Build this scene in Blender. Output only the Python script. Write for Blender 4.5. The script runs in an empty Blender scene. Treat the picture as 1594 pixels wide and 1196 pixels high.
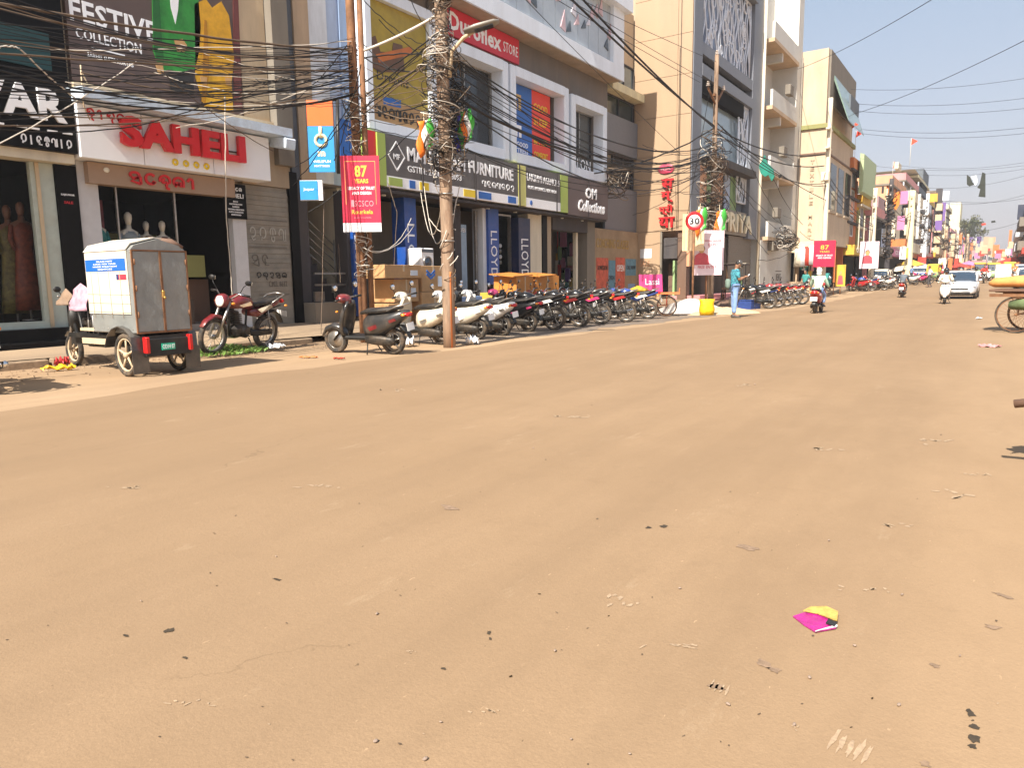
import bpy, bmesh, math, random
from math import sin, cos, pi, radians as R
from mathutils import Vector as V, Matrix
random.seed(7)
sc = bpy.context.scene
col = sc.collection
# ------------------------------------------------------------- camera
FX, HC, CX, CY = 1120., 1.3, 797., 598.
_p = math.atan(160/FX); _y = math.atan(758/math.hypot(FX, 160)); _r = R(0.8)
_h = V((-sin(_y), cos(_y), 0)); _r0 = V((cos(_y), sin(_y), 0)); _z = V((0, 0, 1))
FWD = _h*cos(_p) - _z*sin(_p); _u0 = _h*sin(_p) + _z*cos(_p)
RT = _r0*cos(_r) - _u0*sin(_r); UP = _u0*cos(_r) + _r0*sin(_r)
cam = bpy.data.cameras.new('camera'); camo = bpy.data.objects.new('camera', cam); col.objects.link(camo)
camo.matrix_world = Matrix(((RT.x, UP.x, -FWD.x, 0), (RT.y, UP.y, -FWD.y, 0), (RT.z, UP.z, -FWD.z, HC), (0, 0, 0, 1)))
cam.sensor_fit = 'HORIZONTAL'; cam.sensor_width = 36; cam.lens = 36*FX/1594.; cam.clip_end = 3000; cam.clip_start = .05
sc.camera = camo
def gz(y):                                  # the street climbs gently in the distance
    if y < 38: return 0.
    if y < 58: return .018*(y-38)**2/40
    return .018*(y-48)
def ray(x, y): return FWD + RT*((x-CX)/FX) - UP*((y-CY)/FX)
def G(x, y, z=0):                          # where the line of sight meets the (gently climbing) ground
    d = ray(x, y); o = V((0, 0, HC)); t0 = 0.; t = .5
    while t < 330:
        p = o+d*t
        if p.z <= z+gz(p.y):
            for _ in range(24):
                m = (t0+t)/2; q = o+d*m
                if q.z <= z+gz(q.y): t = m
                else: t0 = m
            p = o+d*t; p.z = z+gz(p.y); return p
        t0 = t; t *= 1.02
    p = o+d*300; p.z = z+gz(p.y); return p
def W(x, y, X): d = ray(x, y); return V((0, 0, HC))+d*(X/d.x)
def YY(x, y, Y): d = ray(x, y); return V((0, 0, HC))+d*(Y/d.y)
# ------------------------------------------------------------- tagging
def tag(o, label=None, cat=None, group=None, kind=None):
    if label: o['label'] = label
    if cat: o['category'] = cat
    if group: o['group'] = group
    if kind: o['kind'] = kind
    return o
def empty(name, loc=(0, 0, 0), rz=0, label=None, cat=None, group=None):
    o = bpy.data.objects.new(name, None); o.empty_display_size = .2
    o.location = loc; o.rotation_euler = (0, 0, rz); col.objects.link(o)
    return tag(o, label, cat, group)
def copy_tree(o, parent=None):
    c = o.copy(); col.objects.link(c); c.parent = parent
    for ch in o.children: copy_tree(ch, c)
    return c
# ------------------------------------------------------------- materials
def lin(c): return tuple((v/12.92 if v <= .04045 else ((v+.055)/1.055)**2.4) for v in c)
def hexc(h): return lin(tuple(int(h[i:i+2], 16)/255 for i in (0, 2, 4)))
_m = {}
def mat(name, c, rough=.6, metal=0., var=.15, scale=6., bump=.0, dirt=0., dcol=(.30, .21, .13), trans=0., coat=0., stretch=None, emit=0.):
    if name in _m: return _m[name]
    if isinstance(c, str): c = hexc(c)
    m = bpy.data.materials.new(name); m.use_nodes = True; n = m.node_tree.nodes; l = m.node_tree.links
    b = n['Principled BSDF']; b.inputs['Roughness'].default_value = rough; b.inputs['Metallic'].default_value = metal
    if trans: b.inputs['Transmission Weight'].default_value = trans
    if coat: b.inputs['Coat Weight'].default_value = coat; b.inputs['Coat Roughness'].default_value = .08
    if emit: b.inputs['Emission Color'].default_value = (*c, 1); b.inputs['Emission Strength'].default_value = emit
    tc = n.new('ShaderNodeTexCoord'); src = tc.outputs['Object']
    if stretch:
        mp = n.new('ShaderNodeMapping'); mp.inputs['Scale'].default_value = stretch; l.new(src, mp.inputs[0]); src = mp.outputs[0]
    nz = n.new('ShaderNodeTexNoise'); nz.inputs['Scale'].default_value = scale; nz.inputs['Detail'].default_value = 6; nz.inputs['Roughness'].default_value = .65
    l.new(src, nz.inputs['Vector'])
    mr = n.new('ShaderNodeMapRange'); mr.inputs[1].default_value = .3; mr.inputs[2].default_value = .7; mr.inputs[3].default_value = 1-var; mr.inputs[4].default_value = 1+var*.6
    l.new(nz.outputs['Fac'], mr.inputs[0])
    mx = n.new('ShaderNodeMix'); mx.data_type = 'RGBA'; mx.blend_type = 'MULTIPLY'; mx.inputs[0].default_value = 1
    mx.inputs[6].default_value = (*c, 1); l.new(mr.outputs[0], mx.inputs[7]); out = mx.outputs[2]
    if dirt:
        n2 = n.new('ShaderNodeTexNoise'); n2.inputs['Scale'].default_value = scale*.45; n2.inputs['Detail'].default_value = 8; n2.inputs['Roughness'].default_value = .7
        l.new(src, n2.inputs['Vector'])
        m2 = n.new('ShaderNodeMapRange'); m2.inputs[1].default_value = .45; m2.inputs[2].default_value = .75; m2.inputs[3].default_value = 0; m2.inputs[4].default_value = dirt
        l.new(n2.outputs['Fac'], m2.inputs[0])
        m3 = n.new('ShaderNodeMix'); m3.data_type = 'RGBA'; m3.inputs[7].default_value = (*dcol, 1)
        l.new(m2.outputs[0], m3.inputs[0]); l.new(out, m3.inputs[6]); out = m3.outputs[2]
    l.new(out, b.inputs['Base Color'])
    if bump:
        bp = n.new('ShaderNodeBump'); bp.inputs['Strength'].default_value = bump; bp.inputs['Distance'].default_value = .02
        l.new(nz.outputs['Fac'], bp.inputs['Height']); l.new(bp.outputs[0], b.inputs['Normal'])
    _m[name] = m; return m
def glass(name, c, rough=.04, alpha=.35, spec=.8):
    if name in _m: return _m[name]
    m = bpy.data.materials.new(name); m.use_nodes = True; n = m.node_tree.nodes; l = m.node_tree.links
    b = n['Principled BSDF']; b.inputs['Base Color'].default_value = (*c, 1); b.inputs['Roughness'].default_value = rough; b.inputs['Alpha'].default_value = alpha
    b.inputs['Specular IOR Level'].default_value = spec
    _m[name] = m; return m
DUST = (.42, .30, .19)
M = dict(
 black=mat('black_plastic', (.008, .008, .008), .5, var=.3, scale=9, dirt=.2, dcol=(.16, .12, .08)),
 rubber=mat('tyre_rubber', (.03, .027, .024), .85, var=.3, scale=14, dirt=.75, dcol=(.26, .18, .11)),
 steel=mat('dusty_steel', (.42, .40, .37), .38, .8, var=.3, scale=12, dirt=.4),
 chrome=mat('chrome', (.75, .74, .72), .14, 1., var=.1, scale=10),
 engine=mat('engine_metal', (.05, .045, .04), .5, .5, var=.5, scale=18, dirt=.35),
 seat=mat('black_vinyl', (.014, .013, .013), .5, var=.3, scale=12, dirt=.22, dcol=(.3, .23, .16)),
 creamp=mat('cream_paint', (.76, .68, .54), .3, coat=.5, var=.1, scale=4, dirt=.3, dcol=DUST),
 whitep=mat('white_paint', (.80, .78, .74), .3, coat=.5, var=.08, scale=4, dirt=.25, dcol=DUST),
 greyp=mat('charcoal_paint', (.035, .034, .034), .3, coat=.5, var=.15, scale=4, dirt=.5, dcol=(.28, .22, .16)),
 redp=mat('red_paint', (.42, .02, .025), .28, coat=.6, var=.15, scale=4, dirt=.2, dcol=DUST),
 darkred=mat('maroon_paint', (.16, .012, .015), .28, coat=.6, var=.15, scale=4, dirt=.25, dcol=DUST),
 pinkp=mat('magenta_decal', (.55, .04, .16), .35, coat=.3, var=.15, scale=5, dirt=.2),
 blackp=mat('gloss_black', (.008, .008, .009), .25, coat=.5, var=.15, scale=5, dirt=.18, dcol=(.2, .15, .1)),
 bluep=mat('blue_paint', (.03, .07, .30), .3, coat=.4, var=.15, scale=5, dirt=.2),
 silverp=mat('silver_paint', (.60, .62, .66), .28, .3, coat=.6, var=.06, scale=3, dirt=.15, dcol=DUST),
 lampw=mat('lamp_glass', (.80, .78, .70), .12, var=.05), lampr=mat('red_lens', (.55, .015, .015), .18, var=.1),
 lampo=mat('amber_lens', (.80, .28, .03), .2, var=.1), mirror=mat('mirror_glass', (.8, .82, .85), .05, 1., var=.02),
 plate=mat('number_plate', (.82, .82, .80), .4, var=.08, dirt=.2), plateg=mat('green_plate', (.02, .42, .26), .4, var=.1),
 rust=mat('rusty_iron', (.22, .10, .045), .8, .1, var=.5, scale=5, bump=.4, dirt=.5, dcol=(.42, .22, .10)),
 polew=mat('weathered_pole', (.29, .20, .135), .85, var=.45, scale=4, bump=.4, dirt=.55, dcol=(.24, .10, .04), stretch=(3, 3, .6)),
 wire=mat('black_cable', (.006, .005, .005), .6, var=.3, scale=5), wireg=mat('brown_cable', (.12, .08, .05), .7, var=.3, scale=5),
 wirew=mat('pale_cable', (.62, .56, .48), .6, var=.2, scale=5),
 insul=mat('porcelain', (.5, .42, .36), .25, var=.2), skin=mat('brown_skin', (.28, .14, .08), .5, var=.1, scale=20),
 hair=mat('dark_hair', (.01, .008, .007), .6, var=.2), white=mat('white_plastic', (.8, .8, .8), .4, var=.06),
 card=mat('cardboard', (.50, .29, .13), .8, var=.15, scale=5, dirt=.2), yellow=mat('yellow_sack', (.85, .58, .01), .6, var=.12, scale=8),
 glassd=glass('dark_glass', (.03, .035, .04), .05, .75), glassc=glass('shop_glass', (.02, .025, .025), .03, .06, .35),
 winc=glass('car_glass', (.03, .05, .08), .04, .85),
)
# ------------------------------------------------------------- mesh builder
class MB:
    def __init__(s, T=None): s.v = []; s.f = []; s.mi = []; s.ms = []; s.sm = []; s.cur = 0; s.T = T
    def use(s, m):
        if m not in s.ms: s.ms.append(m)
        s.cur = s.ms.index(m); return s
    def add(s, vs, fs, smooth=False):
        o = len(s.v)
        s.v += [(s.T @ V(v)) if s.T else V(v) for v in vs]
        for f in fs: s.f.append([i+o for i in f]); s.mi.append(s.cur); s.sm.append(smooth)
        return s
    def box(s, c, d, rot=None, bev=0):
        c = V(c); h = V(d)/2; m = rot if rot else Matrix.Identity(3)
        if bev <= 0:
            vs = [c+m@V((h.x*a, h.y*b, h.z*e)) for a in (-1, 1) for b in (-1, 1) for e in (-1, 1)]
            return s.add(vs, [(0, 1, 3, 2), (4, 6, 7, 5), (0, 4, 5, 1), (2, 3, 7, 6), (0, 2, 6, 4), (1, 5, 7, 3)])
        b = min(bev, min(h)*.9); vs = []; idx = {}
        for a in (-1, 1):
            for bb in (-1, 1):
                for e in (-1, 1):
                    for k in range(3):
                        q = [h.x-b, h.y-b, h.z-b]; q[k] += b
                        idx[a, bb, e, k] = len(vs); vs.append(c+m@V((q[0]*a, q[1]*bb, q[2]*e)))
        fs = []
        I = idx; sg = (-1, 1)
        for a in sg:
            fs.append([I[a, -1, -1, 0], I[a, 1, -1, 0], I[a, 1, 1, 0], I[a, -1, 1, 0]])
            fs.append([I[-1, a, -1, 1], I[1, a, -1, 1], I[1, a, 1, 1], I[-1, a, 1, 1]])
            fs.append([I[-1, -1, a, 2], I[1, -1, a, 2], I[1, 1, a, 2], I[-1, 1, a, 2]])
            for e in sg:
                fs.append([I[a, e, -1, 0], I[a, e, 1, 0], I[a, e, 1, 1], I[a, e, -1, 1]])
                fs.append([I[a, -1, e, 0], I[a, 1, e, 0], I[a, 1, e, 2], I[a, -1, e, 2]])
                fs.append([I[-1, a, e, 1], I[1, a, e, 1], I[1, a, e, 2], I[-1, a, e, 2]])
                for g in sg: fs.append([I[a, e, g, 0], I[a, e, g, 1], I[a, e, g, 2]])
        return s.add(vs, fs)
    def bb(s, x0, x1, y0, y1, z0, z1, bev=0): return s.box(((x0+x1)/2, (y0+y1)/2, (z0+z1)/2), (abs(x1-x0), abs(y1-y0), abs(z1-z0)), None, bev)
    def tube(s, pts, r, n=8, cap=True, smooth=True):
        pts = [V(p) for p in pts]; k = len(pts); rs = r if isinstance(r, (list, tuple)) else [r]*k
        vs = []; pu = None
        for i, p in enumerate(pts):
            t = (pts[min(i+1, k-1)]-pts[max(i-1, 0)])
            if t.length < 1e-9: t = V((0, 0, 1))
            t.normalize()
            if pu is None: pu = t.orthogonal().normalized()
            else:
                pu = pu - t*pu.dot(t)
                pu = pu.normalized() if pu.length > 1e-6 else t.orthogonal().normalized()
            w = t.cross(pu)
            for j in range(n):
                a = 2*pi*j/n; vs.append(p+(pu*cos(a)+w*sin(a))*rs[i])
        fs = [(i*n+j, i*n+(j+1) % n, (i+1)*n+(j+1) % n, (i+1)*n+j) for i in range(k-1) for j in range(n)]
        if cap: fs += [tuple(range(n))[::-1], tuple(range((k-1)*n, k*n))]
        return s.add(vs, fs, smooth)
    def cyl(s, p0, p1, r0, r1=None, n=14): return s.tube([p0, p1], [r0, r0 if r1 is None else r1], n)
    def ring(s, c, ax, Rr, r, n=24, m=8):
        c = V(c); ax = V(ax).normalized(); u = ax.orthogonal().normalized(); w = ax.cross(u); vs = []
        rw = r if isinstance(r, tuple) else (r, r)
        for i in range(n):
            a = 2*pi*i/n; d = u*cos(a)+w*sin(a)
            for j in range(m):
                b = 2*pi*j/m; vs.append(c+d*(Rr+rw[0]*cos(b))+ax*rw[1]*sin(b))
        return s.add(vs, [(i*m+j, ((i+1) % n)*m+j, ((i+1) % n)*m+(j+1) % m, i*m+(j+1) % m) for i in range(n) for j in range(m)], True)
    def ball(s, c, r, n=12, m=8):
        c = V(c); r = r if isinstance(r, (tuple, list)) else (r, r, r); vs = []
        for i in range(m+1):
            t = pi*i/m
            for j in range(n): a = 2*pi*j/n; vs.append(c+V((r[0]*sin(t)*cos(a), r[1]*sin(t)*sin(a), r[2]*cos(t))))
        return s.add(vs, [(i*n+j, (i+1)*n+j, (i+1)*n+(j+1) % n, i*n+(j+1) % n) for i in range(m) for j in range(n)], True)
    def loft(s, secs, n=14, p=2.6, cap=True, axis='x'):
        # secs: (x, zc, halfwidth y, halfheight z [, yc])
        vs = []
        for q in secs:
            x, zc, hy, hz = q[:4]; yc = q[4] if len(q) > 4 else 0
            for j in range(n):
                a = 2*pi*(j+.5)/n; ca, sa = cos(a), sin(a)
                yy = yc+hy*math.copysign(abs(ca)**(2/p), ca); zz = zc+hz*math.copysign(abs(sa)**(2/p), sa)
                vs.append((x, yy, zz) if axis == 'x' else (yy, x, zz) if axis == 'y' else (yy, zz, x))
        k = len(secs)
        fs = [(i*n+j, i*n+(j+1) % n, (i+1)*n+(j+1) % n, (i+1)*n+j) for i in range(k-1) for j in range(n)]
        if cap: fs += [tuple(range(n))[::-1], tuple(range((k-1)*n, k*n))]
        return s.add(vs, fs, True)
    def prism(s, pts, ax, th):
        # planar outline (3D points) thickened along ax by th
        pts = [V(p) for p in pts]; a = V(ax).normalized()*th; k = len(pts)
        vs = pts+[p+a for p in pts]
        return s.add(vs, [tuple(range(k)), tuple(range(k, 2*k))[::-1]]+[(i, (i+1) % k, (i+1) % k+k, i+k) for i in range(k)])
    def quad(s, a, b, c, d): return s.add([a, b, c, d], [(0, 1, 2, 3)])
    def build(s, name, m=None, parent=None, loc=None, rot=None):
        me = bpy.data.meshes.new(name); me.from_pydata(s.v, [], s.f)
        if m: ms = [m]+[q for q in s.ms]; off = 0
        else: ms = s.ms
        for q in (s.ms if s.ms else [m]): me.materials.append(q)
        if s.ms: me.polygons.foreach_set('material_index', s.mi)
        me.polygons.foreach_set('use_smooth', s.sm)
        bm = bmesh.new(); bm.from_mesh(me); bmesh.ops.recalc_face_normals(bm, faces=bm.faces); bm.to_mesh(me); bm.free()
        me.update(); o = bpy.data.objects.new(name, me); col.objects.link(o)
        if parent: o.parent = parent
        if loc: o.location = loc
        if rot: o.rotation_euler = rot
        return o
def bx(name, m, parent, *dims, bev=0):
    return MB().bb(*dims, bev=bev).build(name, m, parent)
def arc(c, r, a0, a1, n=8, r2=None):
    r2 = r2 or r; return [(c[0]+r*cos(R(a0+(a1-a0)*i/n)), c[1]+r2*sin(R(a0+(a1-a0)*i/n))) for i in range(n+1)]
# text: flat or raised lettering as real mesh; o = origin (left bottom), r = reading direction
_tc = {}
def text_mesh(body, off, ext, res):
    k = (body, off, ext, res)
    if k not in _tc:
        c = bpy.data.curves.new('lettering', 'FONT'); c.body = body; c.offset = off; c.extrude = ext; c.resolution_u = res; c.space_character = 1.04
        o = bpy.data.objects.new('lettering', c); col.objects.link(o)
        me = bpy.data.meshes.new_from_object(o); bpy.data.objects.remove(o)
        xs = [v.co.x for v in me.vertices]; ys = [v.co.y for v in me.vertices]
        _tc[k] = (me, min(xs), max(xs), min(ys), max(ys))
    return _tc[k]
def text(body, m, parent, o, r, w, h, up=(0, 0, 1), depth=.01, off=0., shear=0., name='lettering', res=2, fit=True):
    me, x0, x1, y0, y1 = text_mesh(body, off, .5, res)
    me = me.copy(); me.materials.clear(); me.materials.append(m)
    r = V(r).normalized(); u = V(up).normalized(); nn = r.cross(u); o = V(o)
    sx = w/(x1-x0); sy = h/(y1-y0)
    for v in me.vertices:
        x = (v.co.x-x0); y = (v.co.y-y0); z = v.co.z+.5
        v.co = o+r*(x*sx+y*sy*shear)+u*(y*sy)+nn*(z*depth)
    ob = bpy.data.objects.new(name, me); col.objects.link(ob)
    if parent: ob.parent = parent
    return ob
# rounded strokes for the Odia lettering and logos: glyphs of polylines in a unit box
OD = {
 'sa': [arc((.42, .70), .36, 215, -40, 12, .20), [(.16, .52), (.30, .44), (.62, .50), (.72, .56)], [(.70, .52), (.12, .20), (.86, .02)], [(.86, .62), (.86, .0)]],
 'ha': [arc((.5, .52), .42, 200, -35, 14, .38), arc((.42, .46), .14, 60, 330, 9), [(.56, .40), (.74, .30), (.60, .14), (.66, -.12), (.86, -.16)]],
 'e': [arc((.5, .5), .40, 40, 330, 14)+[(.76, .34), (.70, .18), (.58, .26)]],
 'la': [arc((.5, .50), .44, 235, -20, 14, .36)+[(.90, .1)], arc((.34, .28), .15, -40, 260, 9), [(.48, .2), (.52, .44), (.66, .46), (.68, .1)]],
 'ii': [[(.12, .62)]+arc((.36, .66), .20, 150, 0, 6)+[(.56, .02)]],
 'ra': [arc((.5, .58), .36, 215, -60, 12)+[(.55, .2), (.35, .3), (.3, .05)]],
 'ja': [arc((.45, .6), .33, 0, 300, 12), [(.45, .6), (.45, .1), (.9, .1)]],
 'ka': [arc((.5, .62), .34, 200, -20, 10), [(.5, .95), (.5, .3)], arc((.5, .2), .2, 0, 360, 8)],
 'ma': [arc((.35, .6), .3, 210, -30, 10)+[(.62, .1)], [(.62, .1), (.9, .1), (.9, .9)]],
 'aa': [[(.4, .0), (.4, .95)]],
 'pha': [arc((.45, .55), .35, 250, -60, 10), arc((.45, .3), .16, 0, 300, 8), [(.8, .9), (.8, .1)]],
 'da': [arc((.5, .6), .32, 180, -90, 9)+[(.3, .3), (.5, .05), (.8, .15)]],
}
def strokes(polys, m, parent, o, r, w, h, th=.03, up=(0, 0, 1), depth=.012, name='lettering'):
    r = V(r).normalized(); u = V(up).normalized(); nn = r.cross(u); o = V(o); mb = MB()
    for pl in polys:
        P = [V((x*w, y*h)) for x, y in pl]; k = len(P); L = []; Q = []
        for i, p in enumerate(P):
            t = (P[min(i+1, k-1)]-P[max(i-1, 0)]).normalized(); nrm = V((-t.y, t.x))*th*.5
            L.append(p+nrm); Q.append(p-nrm)
        f = lambda p, d: o+r*p.x+u*p.y+nn*d
        for i in range(k-1):
            a, b, c, d = L[i], L[i+1], Q[i+1], Q[i]
            vs = [f(q, 0) for q in (a, b, c, d)]+[f(q, depth) for q in (a, b, c, d)]
            mb.add(vs, [(4, 5, 6, 7), (0, 1, 5, 4), (2, 3, 7, 6), (1, 2, 6, 5), (3, 0, 4, 7)])
    return mb.build(name, m, parent)
def odia(word, m, parent, o, r, w, h, th=.03, depth=.012, gap=.25, up=(0, 0, 1)):
    n = len(word); cw = w/(n+gap*(n-1)); P = []
    for i, g in enumerate(word):
        x0 = i*cw*(1+gap)/w
        for pl in OD[g]: P.append([(x0+x*cw/w, y) for x, y in pl])
    return strokes(P, m, parent, o, r, w, h, th, up, depth)
YD = (0, 1, 0); XD = (1, 0, 0)
# =============================================================== GROUND
def gz(y):
    if y < 38: return 0.
    if y < 58: return .018*(y-38)**2/40
    return min(.018*(y-48), 2.3)
def sheet(name, L, Rr, ys, dz, m, nx=4, label=None):
    mb = MB(); vs = []; n = nx+1
    for y in ys:
        a, b = L(y), Rr(y)
        for i in range(n): vs.append((a+(b-a)*i/nx, y, gz(y)+dz))
    fs = [(r*n+i, r*n+i+1, (r+1)*n+i+1, (r+1)*n+i) for r in range(len(ys)-1) for i in range(nx)]
    mb.add(vs, fs); o = mb.build(name, m); return tag(o, kind='structure')
def interp(P):
    def f(y):
        if y <= P[0][0]: return P[0][1]
        for (a, u), (b, w) in zip(P, P[1:]):
            if y <= b: return u+(w-u)*(y-a)/(b-a)
        return P[-1][1]
    return f
def wob(y, a, s): return a*(sin(y*1.7+s)+.6*sin(y*4.1+2*s)+.4*sin(y*9.3+s))
def ground_mat(name, base, light, dark, streak=.5):
    m = bpy.data.materials.new(name); m.use_nodes = True; n = m.node_tree.nodes; l = m.node_tree.links
    b = n['Principled BSDF']; b.inputs['Roughness'].default_value = .92; b.inputs['Specular IOR Level'].default_value = .2
    g = n.new('ShaderNodeNewGeometry'); P = g.outputs['Position']
    def noise(scale, detail=5, st=None, rough=.6):
        s = P
        if st:
            mp = n.new('ShaderNodeMapping'); mp.inputs['Scale'].default_value = st[:3]; mp.inputs['Rotation'].default_value = (0, 0, st[3] if len(st) > 3 else 0); l.new(P, mp.inputs[0]); s = mp.outputs[0]
        z = n.new('ShaderNodeTexNoise'); z.inputs['Scale'].default_value = scale; z.inputs['Detail'].default_value = detail; z.inputs['Roughness'].default_value = rough
        l.new(s, z.inputs['Vector']); return z.outputs['Fac']
    def rng(x, a, b_, c=0, d=1):
        r = n.new('ShaderNodeMapRange'); r.inputs[1].default_value = a; r.inputs[2].default_value = b_; r.inputs[3].default_value = c; r.inputs[4].default_value = d; l.new(x, r.inputs[0]); return r.outputs[0]
    def mixc(f, A, B, mode='MIX'):
        x = n.new('ShaderNodeMix'); x.data_type = 'RGBA'; x.blend_type = mode
        if isinstance(f, float): x.inputs[0].default_value = f
        else: l.new(f, x.inputs[0])
        for i, q in ((6, A), (7, B)):
            if isinstance(q, tuple): x.inputs[i].default_value = (*q, 1)
            else: l.new(q, x.inputs[i])
        return x.outputs[2]
    c = mixc(rng(noise(.35, 7, None, .7), .36, .64), base, light)
    c = mixc(rng(noise(.9, 6, (1.6, .12, 1, .12)), .42, .66, 0, streak), c, dark)          # long wheel-worn streaks
    c = mixc(rng(noise(2.2, 7, (1, .35, 1, -.35)), .52, .68, 0, .50), c, light)             # pale scuffs
    c = mixc(rng(noise(5, 6, None, .7), .56, .72, 0, .42), c, dark)
    c = mixc(rng(noise(1.3, 9, (1, 1, 1, 1), .75), .60, .70, 0, .22), c, dark)
    c = mixc(rng(noise(26, 4, None, .8), .3, .72, -.0, .26), c, dark)
    c = mixc(rng(noise(120, 2, None, .6), .35, .7, 0, .45), c, dark)
    c = mixc(rng(noise(34, 3, (1.5, .5, 1, .5)), .71, .74, 0, .7), c, tuple(min(1, q*1.35) for q in light))
    c = mixc(rng(noise(17, 4, (1, .6, 1, .8)), .735, .75, 0, .75), c, tuple(q*.28 for q in dark))
    c = mixc(rng(noise(.13, 6, None, .65), .42, .60, 0, .42), c, dark)
    c = mixc(rng(noise(6.5, 9, (1, .6, 1, .3), .85), .60, .68, 0, .38), c, dark)
    c = mixc(rng(noise(9, 8, (1, .25, 1, .9), .8), .62, .70, 0, .45), c, light)            # fine scratches
    c = mixc(rng(noise(8, 8, (.3, 1, 1, .5), .8), .63, .70, 0, .40), c, dark)
    if streak < .56:
        sp = n.new('ShaderNodeSeparateXYZ'); l.new(P, sp.inputs[0]); ad = n.new('ShaderNodeMath'); ad.operation = 'MULTIPLY_ADD'; l.new(noise(1.1, 8, (1, .5, 1, .1), .75), ad.inputs[0]); ad.inputs[1].default_value = 3.2; l.new(sp.outputs[0], ad.inputs[2])
        c = mixc(rng(ad.outputs[0], .7, 2.0, 0, .40), c, (.36, .245, .145))                 # loose dust drifting in from the right verge
        c = mixc(rng(noise(3.2, 8, (1, .3, 1, .1), .8), .60, .66, 0, .22), c, (.38, .28, .18))
        vo = n.new('ShaderNodeTexVoronoi'); vo.feature = 'DISTANCE_TO_EDGE'; vo.inputs['Scale'].default_value = .55; nd = n.new('ShaderNodeVectorMath'); nd.operation = 'MULTIPLY_ADD'
        nn_ = n.new('ShaderNodeTexNoise'); nn_.inputs['Scale'].default_value = 2.5; nn_.inputs['Detail'].default_value = 6; l.new(P, nn_.inputs['Vector']); l.new(nn_.outputs['Color'], nd.inputs[0]); nd.inputs[1].default_value = (.7, .7, .7); l.new(P, nd.inputs[2]); l.new(nd.outputs[0], vo.inputs['Vector'])
        ck_ = n.new('ShaderNodeMath'); ck_.operation = 'MULTIPLY'; l.new(rng(vo.outputs['Distance'], .004, .0, 0, .5), ck_.inputs[0]); l.new(rng(noise(.5, 3), .56, .64), ck_.inputs[1]); c = mixc(ck_.outputs[0], c, tuple(q*.5 for q in dark))
    l.new(c, b.inputs['Base Color'])
    bp = n.new('ShaderNodeBump'); bp.inputs['Strength'].default_value = .5; bp.inputs['Distance'].default_value = .006
    l.new(noise(70, 6, None, .7), bp.inputs['Height']); l.new(bp.outputs[0], b.inputs['Normal'])
    return m
road_m = ground_mat('dusty_asphalt', (.274, .181, .104), (.318, .214, .127), (.216, .143, .084), .54)
dust_m = ground_mat('yellow_dust', (.40, .272, .158), (.45, .32, .20), (.27, .18, .11), .6)
gray_m = ground_mat('worn_parking_strip', (.25, .20, .16), (.36, .27, .18), (.15, .12, .10), .8)
pave_m = ground_mat('paving', (.40, .29, .19), (.47, .34, .21), (.23, .17, .12), .6)
kerbX = interp([(-8, -13.1), (4, -13.05), (8, -12.7), (14, -12.3), (22, -12.2), (28, -11.8), (34, -10.6), (45, -10.2), (53, -9.2), (75, -8.6), (400, -8.5)])
edgeX = interp([(-8, -8.7), (3, -8.7), (6, -9.0), (9, -8.75), (14, -8.45), (20, -8.0), (32, -7.1), (50, -7.3), (75, -7.2), (400, -7.0)])
ys = [-30+i for i in range(0, 30)]+[i*.5 for i in range(0, 120)]+[60+i*2 for i in range(0, 100)]+[262, 300, 400, 700, 1500]
sheet('ground', lambda y: -400, lambda y: 400, ys, 0, dust_m, 2)
ysr = [y for y in ys if -20 <= y <= 400]
sheet('road', lambda y: edgeX(y)+wob(y, .07, 1), lambda y: 1.35+wob(y, .09, 3)+(.010*max(y-30, 0)), ysr, .006, road_m, 10)
sheet('parking_strip', lambda y: kerbX(y)+.2, lambda y: edgeX(y)-.55+wob(y*.8, .16, 5), [12.0+.25*i for i in range(66)], .004, gray_m, 6)
# paving behind the kerb: slopes up to the shop fronts
backX = lambda y: -17.5
mb = MB()
ysp = [y for y in ys if -6 <= y <= 120]; vs = []
def pz(y, x):
    k = kerbX(y); return gz(y)+.13+.20*min(max((k-x)/2.6, 0), 1)
for y in ysp:
    for i in range(6):
        x = kerbX(y)-.16+(backX(y)-kerbX(y)+.16)*i/5; vs.append((x, y, pz(y, x)))
mb.add(vs, [(r*6+i, r*6+i+1, (r+1)*6+i+1, (r+1)*6+i) for r in range(len(ysp)-1) for i in range(5)])
tag(mb.build('pavement', pave_m), kind='structure')
kerb = MB(); random.seed(3)
y = -6.
while y < 118:
    Lk = .9+random.random()*.5; k = kerbX(y+Lk/2)
    if random.random() > .10: kerb.box((k-.08+random.uniform(-.02, .02), y+Lk/2, gz(y)+.045+random.uniform(-.03, .01)), (.17, Lk-.03, .20), Matrix.Rotation(-math.atan2(kerbX(y+Lk)-kerbX(y), Lk)+random.uniform(-.03, .03), 3, 'Z'), bev=.02)
    y += Lk
tag(kerb.build('kerb', mat('kerb_stone', (.28, .20, .13), .9, var=.45, scale=7, bump=.6, dirt=.5)), kind='structure')
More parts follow.
